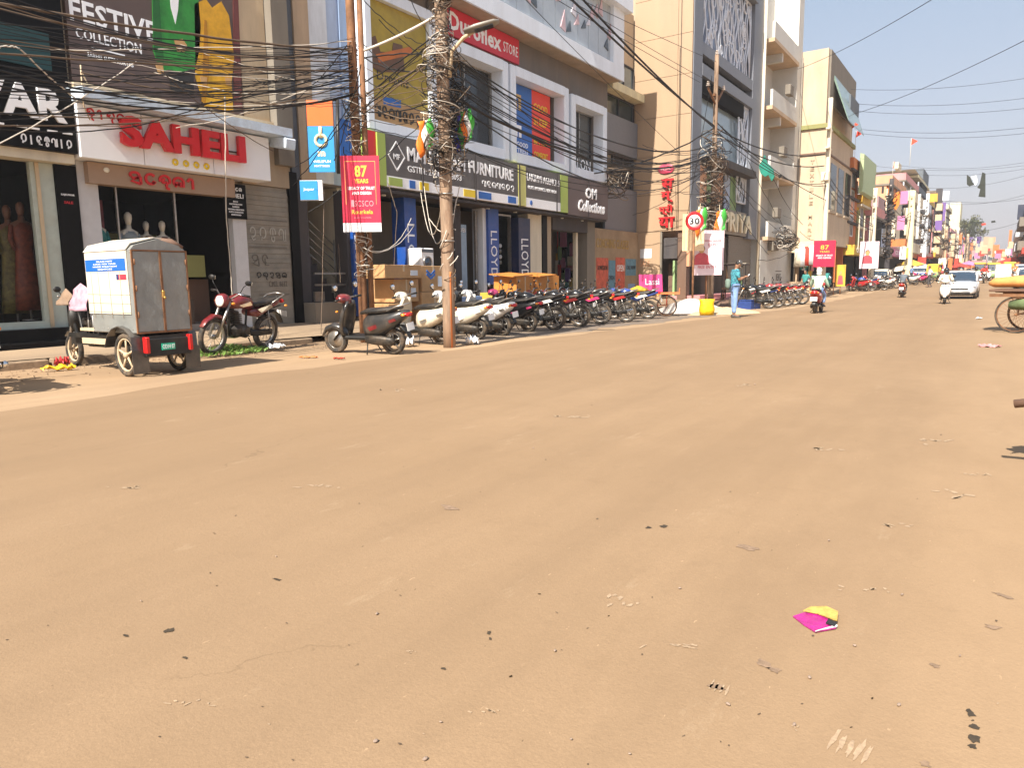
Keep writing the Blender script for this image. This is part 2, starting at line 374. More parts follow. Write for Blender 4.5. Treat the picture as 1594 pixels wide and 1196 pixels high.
# =============================================================== BUILDINGS
XF = -15.0
C = {k: mat('paint_'+k, hexc(v) if isinstance(v, str) else v, .75, var=.14, scale=2.2, dirt=.38, dcol=(.16, .13, .10), stretch=(1, 1, .22)) for k, v in dict(
  white='dfe4ea', cream='d6ccb6', tan='ab9880', beige='bfa587', grey='80796f', dgrey='4b484a', slate='59616a', lblue='aebfda', blue='7f9cc9', mblue='8ea6c8',
  orange='c8743c', pink='c67aa4', purple='75589c', yellow='d0a83c', green='8fae78', olive='8b8a52', brown='6d5242', red='c23a2a', teal='3a8f8c', rose='c98a8a', sand='cbb595', tower='dcd3ae', paleor='cf9c78').items()}
DARK = mat('interior_shade', (.007, .006, .006), .8, var=.5, scale=2)  # near-black puts deep shade into the colour of interiors and openings
BLK = mat('black_cladding', (.005, .005, .0055), .42, var=.4, scale=2, dirt=.15, dcol=(.03, .028, .025))
def sign_mat(n, c, r=.45, **k): return mat('sign_'+n, c, r, var=k.get('var', .06), scale=2.5, dirt=k.get('dirt', .10))
WHT = sign_mat('white', (.90, .91, .93), var=.03, dirt=.02); REDL = sign_mat('red', (.62, .012, .02)); YELL = sign_mat('yellow', (.85, .62, .02)); BLKL = sign_mat('black', (.015, .015, .015))
BLUS = sign_mat('blue', hexc('1f63b4')); ORS = sign_mat('orange', hexc('f06a28')); GRNS = sign_mat('green', hexc('9db253'), dirt=.25)
def part(name, m, par, x0, x1, y0, y1, z0, z1, bev=0, label=None):
    o = bx(name, m, par, x0, x1, y0, y1, z0, z1, bev=bev); return tag(o, label) if label else o
def window(par, X, y0, y1, z0, z1, fm, gm, mull=2, fr=.06, dep=.10, name='window'):
    f = MB()
    f.bb(X-dep, X+.03, y0, y0+fr, z0, z1); f.bb(X-dep, X+.03, y1-fr, y1, z0, z1)
    f.bb(X-dep, X+.03, y0+fr, y1-fr, z0, z0+fr); f.bb(X-dep, X+.03, y0+fr, y1-fr, z1-fr, z1)
    for i in range(1, mull): yy = y0+(y1-y0)*i/mull; f.bb(X-dep, X+.02, yy-fr*.35, yy+fr*.35, z0+fr, z1-fr)
    o = f.build(name, fm, par); bx('pane', gm, o, X-dep*.6, X-dep*.4, y0+fr, y1-fr, z0+fr, z1-fr); return o
def open_wall(mb, X0, X1, y0, y1, z0, z1, holes):
    # wall slab with rectangular openings (holes: y0,y1,z0,z1), sorted along y, non overlapping
    y = y0
    for a, b, c, d in holes:
        if a > y: mb.bb(X0, X1, y, a, z0, z1)
        if c > z0: mb.bb(X0, X1, a, b, z0, c)
        if d < z1: mb.bb(X0, X1, a, b, d, z1)
        y = b
    if y < y1: mb.bb(X0, X1, y, y1, z0, z1)
    return mb
for m_ in (BLK, DARK, C['dgrey'], C['grey']): m_.node_tree.nodes['Principled BSDF'].inputs['Specular IOR Level'].default_value = .12
# ---- A: black fronted clothing shop at the left edge
A = empty('clothing_shop', (0, 0, 0), 0, 'black fronted clothing shop with white capital letters, cut off by the left edge', 'shop')
part('wall', C['dgrey'], A, -26, -15.05, -1, 7.32, 3.72, 9.6)
part('facade_panel', BLK, A, -15.047, -14.93, -1, 7.28, 4.98, 9.6)
sg = part('signboard', BLK, A, -15.04, -14.5, -1, 7.12, 3.78, 4.94)
text('RAJKUWAR', WHT, sg, (-14.495, 3.02, 4.12), YD, 3.95, .74, off=.035, depth=.05)
mbs = MB().use(WHT)
for yy in (5.62, 5.86, 6.22, 6.42, 6.72, 6.98): mbs.bb(-14.494, -14.452, yy-.10, yy+.06, 4.105, 4.135)
mbs.build('letter_serif', None, sg)
odia(['ra', 'aa', 'ja', 'ka', 'ma', 'aa', 'ra'], WHT, sg, (-14.495, 6.17, 3.84), YD, .86, .17, th=.022)
tp = part('painted_panel', mat('poster_teal', hexc('0b3a3c'), .5), A, -14.925, -14.90, 5.2, 7.0, 5.3, 5.95)
MB().use(YELL).bb(-14.93, -14.88, 6.1, 6.5, 6.62, 8).use(BLUS).bb(-14.93, -14.87, 6.55, 6.95, 6.6, 8).build('poster_piece', None, A)
part('cornice', C['cream'], A, -15.03, -14.6, -1, 7.1, 3.60, 3.772)
cf = MB(); cf.bb(-14.98, -14.86, 6.42, 6.82, .55, 3.595); cf.bb(-14.98, -14.86, -1, 6.42, .55, .68); cf.bb(-14.98, -14.86, 3.3, 3.42, .68, 3.595)
fr = cf.build('showcase_frame', mat('pale_frame', hexc('b4bdb2'), .4, var=.1, dirt=.25), A)
bx('pane', M['glassc'], fr, -14.94, -14.93, 3.42, 6.42, .68, 3.595)
bx('pane', M['glassc'], fr, -14.94, -14.93, -1, 3.3, .68, 3.595)
part('wood_strip', C['sand'], A, -14.855, -14.82, 6.50, 6.56, .56, 3.59)
part('pillar', BLK, A, -15.02, -14.82, 6.83, 7.22, .34, 3.595)
text('RAJKUWAR', WHT, A, (-14.815, 6.90, 3.02), YD, .24, .045, off=.02, name='small_lettering')
text('SALE', REDL, A, (-14.815, 6.94, 2.88), YD, .16, .05, off=.02, name='small_lettering')
part('step', BLK, A, -15.0, -14.2, -1, 6.95, .10, .32); part('step', BLK, A, -15.0, -14.62, -1, 6.9, .325, .55)
part('step', BLK, A, -15.0, -14.05, -1, 7.12, .02, .095)
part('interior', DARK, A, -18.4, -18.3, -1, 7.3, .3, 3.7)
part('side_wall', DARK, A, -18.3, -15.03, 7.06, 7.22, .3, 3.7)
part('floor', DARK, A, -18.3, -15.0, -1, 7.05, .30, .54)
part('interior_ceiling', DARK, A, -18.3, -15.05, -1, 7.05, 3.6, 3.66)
for yy in (3.2, 4.4, 5.6): MB().use(mat('warm_spot', (1, .75, .4), .5, emit=3.)).bb(-16.3, -16.15, yy, yy+.15, 3.57, 3.595).build('ceiling_lamp', None, A)
# ---- B: white signed fashion shop
B = empty('fashion_shop', (0, 0, 0), 0, 'fashion shop with a white fascia and big raised red capital letters', 'shop')
part('wall', C['tan'], B, -26, -15.05, 7.34, 12.52, 3.52, 9.6)
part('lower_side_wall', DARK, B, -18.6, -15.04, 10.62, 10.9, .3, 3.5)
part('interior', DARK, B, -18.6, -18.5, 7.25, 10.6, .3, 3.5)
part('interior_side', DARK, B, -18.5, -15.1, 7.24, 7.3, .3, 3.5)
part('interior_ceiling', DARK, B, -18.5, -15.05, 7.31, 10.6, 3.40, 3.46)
part('floor', mat('marble_floor'  , (.25, .22, .2), .3), B, -18.5, -15.0, 7.31, 10.6, .25, .44)
part('pillar', mat('white_pillar', hexc('c6c6c8'), .5, var=.06, dirt=.15), B, -15.03, -14.86, 7.24, 7.62, .2, 3.9)
part('pillar', mat('white_pillar', hexc('c6c6c8'), .5), B, -15.03, -14.86, 10.62, 10.98, .2, 3.42)
lb = part('lintel_board', mat('brown_board', hexc('a08670'), .5, var=.06), B, -14.98, -14.7, 7.38, 10.62, 3.30, 3.70)
odia(['sa', 'e', 'ha', 'la', 'ii'], REDL, lb, (-14.695, 8.17, 3.37), YD, 1.50, .25, th=.05, depth=.03, gap=.18)
MB().use(M['lampw']).cyl((-14.72, 7.72, 3.58), (-14.66, 7.72, 3.57), .05).build('spot_lamp', None, lb)
nb = part('name_board', BLK, B, -14.855, -14.80, 10.40, 10.98, 2.83, 3.62)
text('SAHELI', WHT, nb, (-14.795, 10.46, 3.30), YD, .44, .10, off=.01)
odia(['sa', 'ha', 'e', 'la'], WHT, nb, (-14.795, 10.52, 3.45), YD, .34, .09, th=.02)
for i, w_ in enumerate((.12, .34, .18, .42, .38, .26)): text(('BIG', 'SHOWROOM', 'SAREES', 'WEDDING COLLECTION', 'SUITS LEHENGAS', 'MAIN ROAD')[i], WHT, nb, (-14.795, 10.68-w_/2, 3.2-.06*i), YD, w_, .035, off=.01)
fas = MB().use(WHT)
for a, b in ((7.14, 8.36), (8.375, 9.92), (9.935, 11.42)): fas.bb(-15.04, -14.42, a, b, 3.72, 4.70, bev=.008)
fascia = fas.build('fascia', None, B)
text('SAHELI', sign_mat('saheli_red', (.70, .012, .018), .35), fascia, (-14.36, 7.86, 4.02), YD, 2.80, .58, off=.05, depth=.10, name='raised_lettering', res=3)
MB().use(BLKL).bb(-14.42, -14.36, 8.1, 10.7, 4.24, 4.26).build('letter_rail', None, fascia)
odia(['ha', 'ii', 'ha', 'la'], REDL, fascia, (-14.415, 7.3, 4.46), YD, .72, .19, th=.03)
yb = MB().use(YELL)
for k in range(4): yb.ring((-14.41, 9.02+k*.24, 3.86), (1, 0, 0), .05, .024, 14, 6)
yb.build('yellow_glyph', None, fascia)
aw = MB(); aw.prism([(-15.04, 7.10, 5.02), (-14.05, 7.10, 4.93), (-14.05, 7.10, 4.74), (-15.04, 7.10, 4.72)], YD, 4.72)
aw.build('awning', mat('awning_metal', hexc('cfdeec'), .45, .1, var=.15, dirt=.35, dcol=(.2, .15, .12)), B)
MB().box((-14.3, 11.72, 4.62), (.6, .32, .26), Matrix.Rotation(.2, 3, 'Y'), bev=.03).build('awning_end', mat('awning_metal', hexc('b9cbdc')), B)
MB().tube([(-14.1, 7.12, 5.3), (-14.12, 7.12, 4.6), (-14.3, 7.3, 4.4)], .012).tube([(-14.1, 7.12, 5.2), (-14.4, 7.5, 4.8)], .012).build('awning_bracket', C['sand'], B)
hd = part('hoarding', mat('brown_poster', hexc('5b4a44'), .45, var=.10, scale=2), B, -15.045, -14.92, 7.36, 11.14, 5.22, 9.4)
text('FESTIVE', WHT, hd, (-14.915, 7.42, 6.32), YD, 1.72, .42, off=.02, depth=.006)
text('COLLECTION', WHT, hd, (-14.915, 7.50, 6.02), YD, 1.28, .20, off=.01, depth=.006)
MB().use(WHT).bb(-14.92, -14.91, 7.78, 8.42, 5.90, 5.925).build('underline', None, hd)
text('SAREES SUITS KURTAS', WHT, hd, (-14.915, 7.68, 5.72), YD, .90, .09, off=.015, depth=.006)
def shape(par, name, m, pts, X, th=.012):      # printed flat shape on a hoarding: pixel outline -> board plane
    ps = [W(x, y, X) for x, y in pts]; return MB().prism(ps, (1, 0, 0), th).build(name, m, par)
gs = mat('print_green', hexc('2f8a35'), .5, var=.3, scale=6); ysu = mat('print_yellow', hexc('d9a21c'), .5, var=.22, scale=6); pr_sk = mat('print_skin', hexc('c79a63'), .5)
shape(hd, 'printed_green_suit', gs, [(236, -30), (306, -30), (312, 40), (310, 78), (303, 108), (280, 112), (262, 108), (250, 112), (238, 78)], -14.918)
shape(hd, 'printed_sleeve', mat('print_green_shade', hexc('1e6528'), .5), [(236, -30), (246, -30), (252, 60), (256, 100), (246, 104), (239, 70)], -14.904, .004)
shape(hd, 'printed_shirt', WHT, [(262, -30), (280, -30), (277, 15), (273, 37), (266, 12)], -14.904, .004)
shape(hd, 'printed_trousers', BLKL, [(262, 109), (280, 112), (301, 108), (302, 148), (266, 141)], -14.904, .004)
shape(hd, 'printed_hand', pr_sk, [(271, 62), (284, 60), (291, 70), (288, 80), (276, 80)], -14.903, .004)
shape(hd, 'printed_hand', pr_sk, [(241, 98), (253, 98), (255, 112), (247, 116)], -14.903, .004)
shape(hd, 'printed_yellow_kurta', ysu, [(302, 6), (320, -2), (330, 12), (344, 2), (356, 24), (364, 90), (360, 128), (363, 174), (318, 165), (304, 120), (303, 60)], -14.918)
shape(hd, 'printed_sleeve', mat('print_yellow_shade', hexc('b47c10'), .5), [(318, 30), (322, 32), (326, 110), (320, 160), (314, 158), (316, 90)], -14.904, .004)
shape(hd, 'printed_hand', pr_sk, [(311, 118), (322, 120), (322, 131), (314, 131)], -14.903, .004)
shape(hd, 'printed_hand', pr_sk, [(350, 120), (360, 121), (360, 132), (352, 132)], -14.903, .004)
shape(hd, 'printed_border', mat('print_maroon', hexc('6e3630'), .5), [(362, -40), (369, -40), (377, 170), (364, 168)], -14.918)
part('concrete_beam', C['sand'], B, -15.04, -14.85, 7.34, 11.95, 5.03, 5.20)
part('side_panel', C['sand'], B, -15.045, -14.96, 11.20, 11.92, 5.22, 9.4)
part('column', C['grey'], B, -15.04, -14.72, 11.94, 12.42, 4.2, 9.5)
# inside the shop
part('inside_poster', mat('rose_poster', hexc('a0505a'), .5, var=.5, scale=3), B, -16.6, -16.55, 7.6, 8.55, 1.9, 3.2)
text('SAREE COLLECTION', WHT, B, (-16.54, 7.95, 2.95), YD, .5, .07, off=.02, name='poster_lettering')
part('inside_shelf', C['olive'], B, -17.6, -17.4, 8.6, 10.4, 2.0, 2.55)
part('display_platform', mat('dark_wood', (.05, .03, .02), .5), B, -16.2, -15.05, 7.35, 9.6, .44, 1.0)
part('inside_crate', C['olive'], B, -15.9, -15.5, 9.75, 10.25, 1.5, 2.0)
part('inside_counter', C['brown'], B, -16.3, -15.8, 9.65, 10.5, .44, 1.45)
fr = MB().bb(-15.0, -14.95, 8.0, 8.03, .45, 3.3).bb(-15.0, -14.95, 9.25, 9.29, .45, 3.3).build('door_frame', M['steel'], B)
bx('pane', M['glassc'], fr, -14.98, -14.975, 7.63, 9.25, .45, 3.3)
# ---- rolling shutter bay
SH = empty('shuttered_shop', (0, 0, 0), 0, 'closed grey rolling shutter covered in painted writing, right of the white fascia with red letters', 'shop')
sm = mat('shutter_metal', hexc('8f8a80'), .7, .2, var=.25, scale=2, dirt=.4)
sl = MB()
for i in range(30): sl.bb(-14.99, -14.955-.012*(i % 2), 11.0, 12.30, .22+i*.115, .22+(i+1)*.115-.004)
shu = sl.build('shutter', sm, SH)
part('backing_wall', C['grey'], SH, -18.6, -15.0, 10.91, 12.6, .2, 3.5)
part('lintel', C['tan'], SH, -15.02, -14.9, 10.99, 12.35, 3.68, 4.66)
gm = mat('faded_paint', hexc('6b645c'), .8); gw = mat('faded_white', hexc('a8a49a'), .8)
odia(['da', 'ra', 'ka', 'ma'], gw, shu, (-14.952, 11.1, 2.35), YD, 1.1, .35, th=.035, depth=.006)
odia(['sa', 'ja'], gm, shu, (-14.952, 11.15, 1.75), YD, .5, .3, th=.03, depth=.006); odia(['ra', 'ha', 'da', 'sa', 'la'], BLKL, shu, (-14.952, 11.25, 1.45), YD, .9, .16, th=.02, depth=.006); MB().use(gm).bb(-14.953, -14.948, 11.1, 12.2, 2.2, 2.22).bb(-14.953, -14.948, 11.05, 12.25, 2.85, 2.87).bb(-14.953, -14.948, 11.3, 12.2, 1.05, 1.07).build('paint_line', None, shu)
text('CALL 6612', gm, shu, (-14.952, 11.6, 1.25), YD, .55, .14, depth=.006)
# ---- stair building
S = empty('stair_building', (0, 0, 0), 0, 'narrow building of slate, beige, white and pale blue panels above a dark stairwell', 'building')
part('wall', C['grey'], S, -26, -15.12, 12.54, 14.86, 3.9, 12)
for a, b, c_, x in ((12.54, 12.79, 'slate', -15.0), (12.795, 13.28, 'beige', -14.95), (13.285, 13.95, 'white', -15.02), (13.955, 14.38, 'lblue', -15.06), (14.385, 14.85, 'mblue', -15.0)):
    part('cladding_panel', C[c_], S, -15.11, x, a, b, 3.95, 12)
part('pier', BLK, S, -15.4, -14.93, 12.36, 12.62, .2, 4.1); part('pier', C['dgrey'], S, -15.4, -14.97, 12.63, 12.95, .2, 3.93)
part('back_wall', DARK, S, -18.6, -18.5, 12.6, 14.8, .2, 3.9)
part('light_wall', C['cream'], S, -17.4, -15.2, 14.2, 14.75, .9, 3.9)
part('plinth', C['grey'], S, -15.1, -14.5, 12.64, 14.0, .15, .82)
st = MB()
for i in range(8): st.bb(-17.8, -15.5, 13.0+i*.16, 13.16+i*.16, .8, 2.45-i*.2)
st.build('stair', C['dgrey'], S)
ra = MB()
for k in range(5): ra.tube([(-15.3, 12.98, 3.15-.22*k), (-15.3, 14.1, 2.35-.22*k)], .014, 6)
ra.tube([(-15.3, 12.98, 3.2), (-15.3, 12.98, 1.0)], .022, 8).tube([(-15.3, 14.1, 2.5), (-15.3, 14.1, .9)], .022, 8).build('railing', M['steel'], S)
bt = MB().bb(-14.9, -14.86, 12.98, 14.3, 1.25, 1.30).bb(-14.9, -14.86, 12.98, 14.3, 1.55, 1.60).bb(-14.95, -14.88, 12.98, 13.3, .84, 1.1).build('barrier', M['steel'], S)
# ---- C: furniture and agencies building
Cb = empty('furniture_building', (0, 0, 0), 0, 'grey two storey building with white framed display windows above a long dark grey signboard', 'building')
greyw = mat('grey_render', hexc('6e6863'), .8, var=.14, scale=1.8, dirt=.3, stretch=(1, 1, .25))
ow = MB(); open_wall(ow, -15.25, -15.0, 14.88, 30.35, 5.30, 9.98, [(18.35, 21.4, 5.82, 8.45), (22.2, 25.6, 5.82, 8.45), (26.6, 28.95, 5.82, 8.35)])
ow.build('facade_wall', greyw, Cb)
part('rear_wall', C['grey'], Cb, -26, -17.2, 14.88, 30.35, .2, 14); part('flank_wall', C['grey'], Cb, -17.2, -15.26, 30.1, 30.34, 3.9, 9.98); part('shop_side_wall', DARK, Cb, -18.9, -15.03, 29.85, 30.09, .3, 4.5)
part('floor_slab', C['dgrey'], Cb, -17.2, -15.26, 14.9, 30.1, 5.2, 5.75)
# overhanging glazed storey
part('overhang_soffit', C['tan'], Cb, -15.0, -14.25, 14.9, 30.30, 9.93, 9.985)
wb = mat('white_cladding', hexc('e2ebf6'), .5, var=.06, dirt=.22, scale=2, dcol=(.3, .28, .25), stretch=(1, 1, .2))
part('overhang_band', wb, Cb, -14.26, -14.18, 14.9, 30.34, 9.90, 10.45); part('overhang_floor', wb, Cb, -15.3, -14.27, 14.9, 30.3, 9.99, 10.44)
part('corner_pier', wb, Cb, -14.9, -14.2, 29.3, 30.34, 10.46, 13.4)
part('top_slab', wb, Cb, -15.2, -13.9, 25, 30.6, 12.75, 13.6)
part('overhang_return', wb, Cb, -17, -14.95, 29.9, 30.3, 10.46, 13.4)
cw = MB(); yy = 15.0
while yy < 29.2: cw.bb(-14.42, -14.36, yy, min(yy+.86, 29.28), 10.46, 14); yy += .88
curt = cw.build('curtain_wall', mat('grey_glazing', hexc('b4bcc2'), .25, .2, var=.12, scale=.8), Cb)
tr = MB(); random.seed(5)
for i in range(22):
    y0 = 20.5+i*.40+random.random()*.2; z0 = 10.7+random.random()*1.9; s_ = random.choice((-1, 1)); h_ = .35+random.random()*.35
    tr.use(random.choice((mat('pale_triangle', hexc('d8d6e0'), .4), mat('pink_triangle', hexc('c9aeb4'), .4), mat('dark_triangle', hexc('49525a'), .3)))).prism([(-14.355, y0, z0), (-14.355, y0+.38, z0+s_*.1), (-14.355, y0+.3, z0+h_)], (1, 0, 0), .03)
tr.build('triangle_pattern', None, curt)
def framed(y0, y1, z0, z1, fm=wb, w=.34, xo=-14.5):
    f = MB(); f.bb(-15.04, xo, y0, y0+w, z0, z1, bev=.04); f.bb(-15.04, xo, y1-w, y1, z0, z1, bev=.04)
    f.bb(-15.04, xo-.003, y0+w-.02, y1-w+.02, z1-w, z1-.003); f.bb(-15.04, xo-.003, y0+w-.02, y1-w+.02, z0+.003, z0+w)
    return f.build('window_surround', fm, Cb)
f0 = framed(14.92, 17.98, 5.50, 9.35, w=.30, xo=-14.62); f1 = framed(18.02, 21.72, 5.50, 8.78); f2 = framed(21.86, 25.98, 5.50, 8.78); f3 = framed(26.22, 29.36, 5.50, 8.66)
yh = bx('hoarding', mat('mustard_poster', hexc('a8922c'), .5, var=.22, scale=2.2, dirt=.1), f0, -15.0, -14.78, 15.23, 17.67, 6.45, 9.04)
bx('lower_board', mat('tan_board', hexc('b08a5a'), .5, var=.1), f0, -15.0, -14.76, 15.23, 17.67, 5.81, 6.445)
odia(['ma', 'ja', 'la', 'ma', 'pha', 'ra', 'da', 'ra'], BLKL, f0, (-14.755, 15.35, 5.92), YD, 2.2, .36, th=.05)
text('Dreams', BLKL, yh, (-14.775, 15.5, 6.95), YD, 1.3, .26, off=.0)
shape(yh, 'printed_sofa', C['brown'], [(572, 60), (584, 55), (592, 80), (610, 82), (612, 66), (626, 70), (630, 112), (590, 112), (574, 100)], -14.775, .01)
shape(yh, 'printed_band', C['orange'], [(585, 84), (640, 72), (642, 84), (590, 97)], -14.76, .006)
shape(yh, 'printed_label', BLUS, [(596, 150), (624, 156), (624, 168), (597, 162)], -14.76, .006)
for (a, b, z1), gm_ in (((18.36, 21.38, 8.44), M['glassd']), ((26.56, 29.02, 8.32), M['glassd'])):
    window(Cb, -15.05, a, b, 5.84, z1, M['steel'], gm_, 2)
part('room_back', DARK, Cb, -17.19, -17.1, 14.9, 30.0, 5.76, 9.9)
part('curtain', C['cream'], Cb, -15.6, -15.5, 27.0, 27.9, 5.85, 7.2); part('inner_board', REDL, Cb, -15.7, -15.6, 26.7, 28.2, 7.4, 8.0)
part('panel', C['green'], Cb, -15.5, -15.4, 18.7, 19.5, 5.9, 7.4); part('panel', C['grey'], Cb, -15.6, -15.5, 20.2, 21.2, 5.9, 7.9)
bb_ = bx('blue_poster', BLUS, f2, -15.2, -14.98, 22.22, 23.95, 5.86, 8.4); rb_ = bx('red_poster', sign_mat('redor', hexc('e8402a')), f2, -15.2, -14.98, 23.955, 25.3, 5.86, 8.4)
def mlogo(par, m, X, y0, z0, w, h):
    MB().use(m).bb(X, X+.012, y0, y0+w*.24, z0, z0+h).bb(X, X+.012, y0+w*.38, y0+w*.62, z0, z0+h*.6).bb(X, X+.012, y0+w*.76, y0+w, z0, z0+h).bb(X, X+.011, y0+w*.24, y0+w*.76, z0+h*.74, z0+h).build('logo', None, par)
mlogo(bb_, mat('gold', hexc('c9a868'), .5), -14.978, 22.5, 7.5, .7, .55); mlogo(bb_, WHT, -14.978, 22.5, 6.55, .7, .42)
text('THE GOOD', WHT, bb_, (-14.978, 22.35, 6.22), YD, 1.3, .17, off=.02); text('MATTRESS', WHT, bb_, (-14.978, 22.35, 6.0), YD, 1.3, .16, off=.02)
for i, s_ in enumerate(('GOOD', 'SLEEP', 'BETTER', 'COMFORT')): text(s_, YELL, rb_, (-14.978, 24.08, 7.7-.52*i-(.2 if i > 1 else 0)), YD, 1.0, .26, off=.01)
rs = part('red_sign', sign_mat('duro', hexc('d22a3c')), Cb, -15.0, -14.9, 18.8, 23.0, 9.06, 9.90)
text('Duroflex', WHT, rs, (-14.897, 18.95, 9.22), YD, 2.9, .56, off=.03); text('STORE', WHT, rs, (-14.897, 21.98, 9.28), YD, .92, .34, off=0)
# main sign band
def sbox(name, m, y0, y1, z0, z1, x=-14.2): return part(name, m, Cb, -15.0, x, y0, y1, z0, z1)
sgm = mat('sign_grey', hexc('615d5b'), .5, var=.06)
band = sbox('main_signboard', sgm, 15.12, 21.75, 4.25, 5.34); sbox('green_strip', GRNS, 14.80, 15.115, 3.96, 5.35, -14.19)
sbox('logo_strip', WHT, 15.12, 21.75, 3.95, 4.247, -14.195)
MBs = MB().use(GRNS).bb(-14.196, -14.185, 15.2, 15.75, 3.99, 4.21).use(YELL).bb(-14.196, -14.185, 16.5, 16.9, 3.99, 4.21).bb(-14.196, -14.185, 18.6, 19.2, 3.99, 4.21).use(BLUS).bb(-14.196, -14.185, 16.05, 16.3, 3.99, 4.21).bb(-14.196, -14.185, 19.4, 20.1, 3.99, 4.21).bb(-14.196, -14.185, 21.1, 21.6, 3.99, 4.21)
MBs.build('brand_marks', None, Cb)
text('MANGALAM FURNITURE', WHT, band, (-14.197, 16.0, 4.74), YD, 5.45, .40, off=.03)
text('GSTIN: 21BPEPM8093', WHT, band, (-14.197, 16.0, 4.44), YD, 2.5, .18, off=.01)
odia(['ma', 'ja', 'la', 'ma', 'pha', 'ra', 'da'], WHT, band, (-14.197, 19.6, 4.38), YD, 1.9, .22, th=.03)
dm = []; strokes([[(.5, 0), (0, .5), (.5, 1), (1, .5), (.5, 0)]], WHT, band, (-14.197, 15.22, 4.42), YD, .66, .78, th=.04); text('MF', WHT, band, (-14.197, 15.42, 4.72), YD, .26, .15, off=.02)
sbox('yellow_strip', sign_mat('lime', hexc('cccb78')), 21.76, 22.25, 3.96, 5.34, -14.19)
b2 = sbox('agency_signboard', sgm, 22.255, 24.72, 4.27, 5.33); sbox('logo_strip', WHT, 22.255, 24.72, 3.94, 4.265, -14.195)
text('LAKSHMI AGENCIES', WHT, b2, (-14.197, 22.33, 4.86), YD, 2.32, .27, off=.02); text('HOME APPLIANCES  UDITNAGAR', WHT, b2, (-14.197, 22.4, 4.58), YD, 2.1, .12, off=.01)
MB().use(BLUS).ball((-14.19, 22.6, 4.1), (.01, .09, .09)).build('brand_mark', None, b2)
sbox('green_strip', GRNS, 24.725, 25.3, 3.93, 5.33, -14.19)
b3 = sbox('brown_signboard', mat('sign_brown', hexc('5e504e'), .5, var=.05), 25.305, 28.82, 3.88, 5.32)
text('OM', WHT, b3, (-14.197, 26.75, 4.62), YD, .95, .44, off=.03, shear=.12, depth=.03); text('Collections', WHT, b3, (-14.197, 26.1, 4.08), YD, 2.35, .46, off=.03, shear=.2, depth=.03); text('SALON', WHT, f3, (-14.96, 26.75, 5.95), YD, 1.9, .42, off=.0)
part('sign_soffit', C['dgrey'], Cb, -15.2, -14.25, 14.9, 28.8, 3.80, 3.875)
for k in range(8): MB().use(M['lampw']).cyl((-14.7, 15.5+k*1.7, 3.797), (-14.7, 15.5+k*1.7, 3.76), .07).build('downlight', None, Cb)
# ground floor bays
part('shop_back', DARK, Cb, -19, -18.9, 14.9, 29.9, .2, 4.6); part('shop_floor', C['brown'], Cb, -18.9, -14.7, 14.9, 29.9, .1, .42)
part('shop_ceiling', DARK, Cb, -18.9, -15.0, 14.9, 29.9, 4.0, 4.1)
fy = lambda px: W(px, 380, -14.75).y
for a, b, m_ in ((540, 545, C['dgrey']), (845, 852, BLK), (852, 858, C['tan']), (914, 926, C['grey']), (822, 843, C['cream']), (708, 718, C['dgrey']), (752, 757, C['white'])):
    part('pillar', m_, Cb, -15.2, -14.75, fy(a), fy(b), .2, 3.79)
part('shutter_box', C['dgrey'], Cb, -15.2, -14.7, fy(859), fy(913), 3.3, 3.79); part('partition', DARK, Cb, -18.8, -15.2, fy(846), fy(850), .42, 4.0)
def lloyd(a, b, z0, z1, m_='pillar_blue', c_='1c4c9c'):
    y0, y1 = fy(a), fy(b); p_ = part('blue_pillar', mat(m_, hexc(c_), .4, var=.12, dirt=.15), Cb, -15.15, -14.65, y0, y1, z0, z1); w_ = (y1-y0)*.6
    text('LLOYD', WHT, p_, (-14.645, y0+.5*(y1-y0)-w_/2, z1-.75 if z1 > 3 else z1-.1), (0, 0, -1), min(z1-z0-1.0, 1.9), w_, up=(0, 1, 0), off=.0)
lloyd(546, 557, .4, 2.7); lloyd(627, 645, .9, 3.79); lloyd(757, 773, 1.2, 3.79); lloyd(804, 822, 1.2, 3.6, 'pillar_navy', '16264e')
fr = MB().bb(-15.0, -14.93, fy(719), fy(722), .42, 3.7).bb(-15.0, -14.93, fy(747), fy(750), .42, 3.7).build('door_frame', M['steel'], Cb)
bx('pane', mat('pale_door_glass', hexc('8aa0b4'), .15, var=.1), fr, -14.98, -14.96, fy(722), fy(734), .42, 3.2)
text('OPEN', WHT, fr, (-14.955, fy(724), 2.95), YD, .3, .14)
window(Cb, -14.98, fy(774), fy(803), .5, 3.7, M['steel'], M['glassc'], 1, name='shop_window')
hg = MB()
for k, (yy, zz) in enumerate([(fy(p_), z_) for p_, z_ in ((778, 3.0), (784, 2.7), (791, 3.1), (798, 2.6))]):
    for j in range(4): hg.use(WHT if (j+k) % 2 else M['steel']).ball((-15.3, yy, zz-.2*j), (.05, .08, .08), 8, 5)
hg.build('hanging_ornaments', None, Cb)
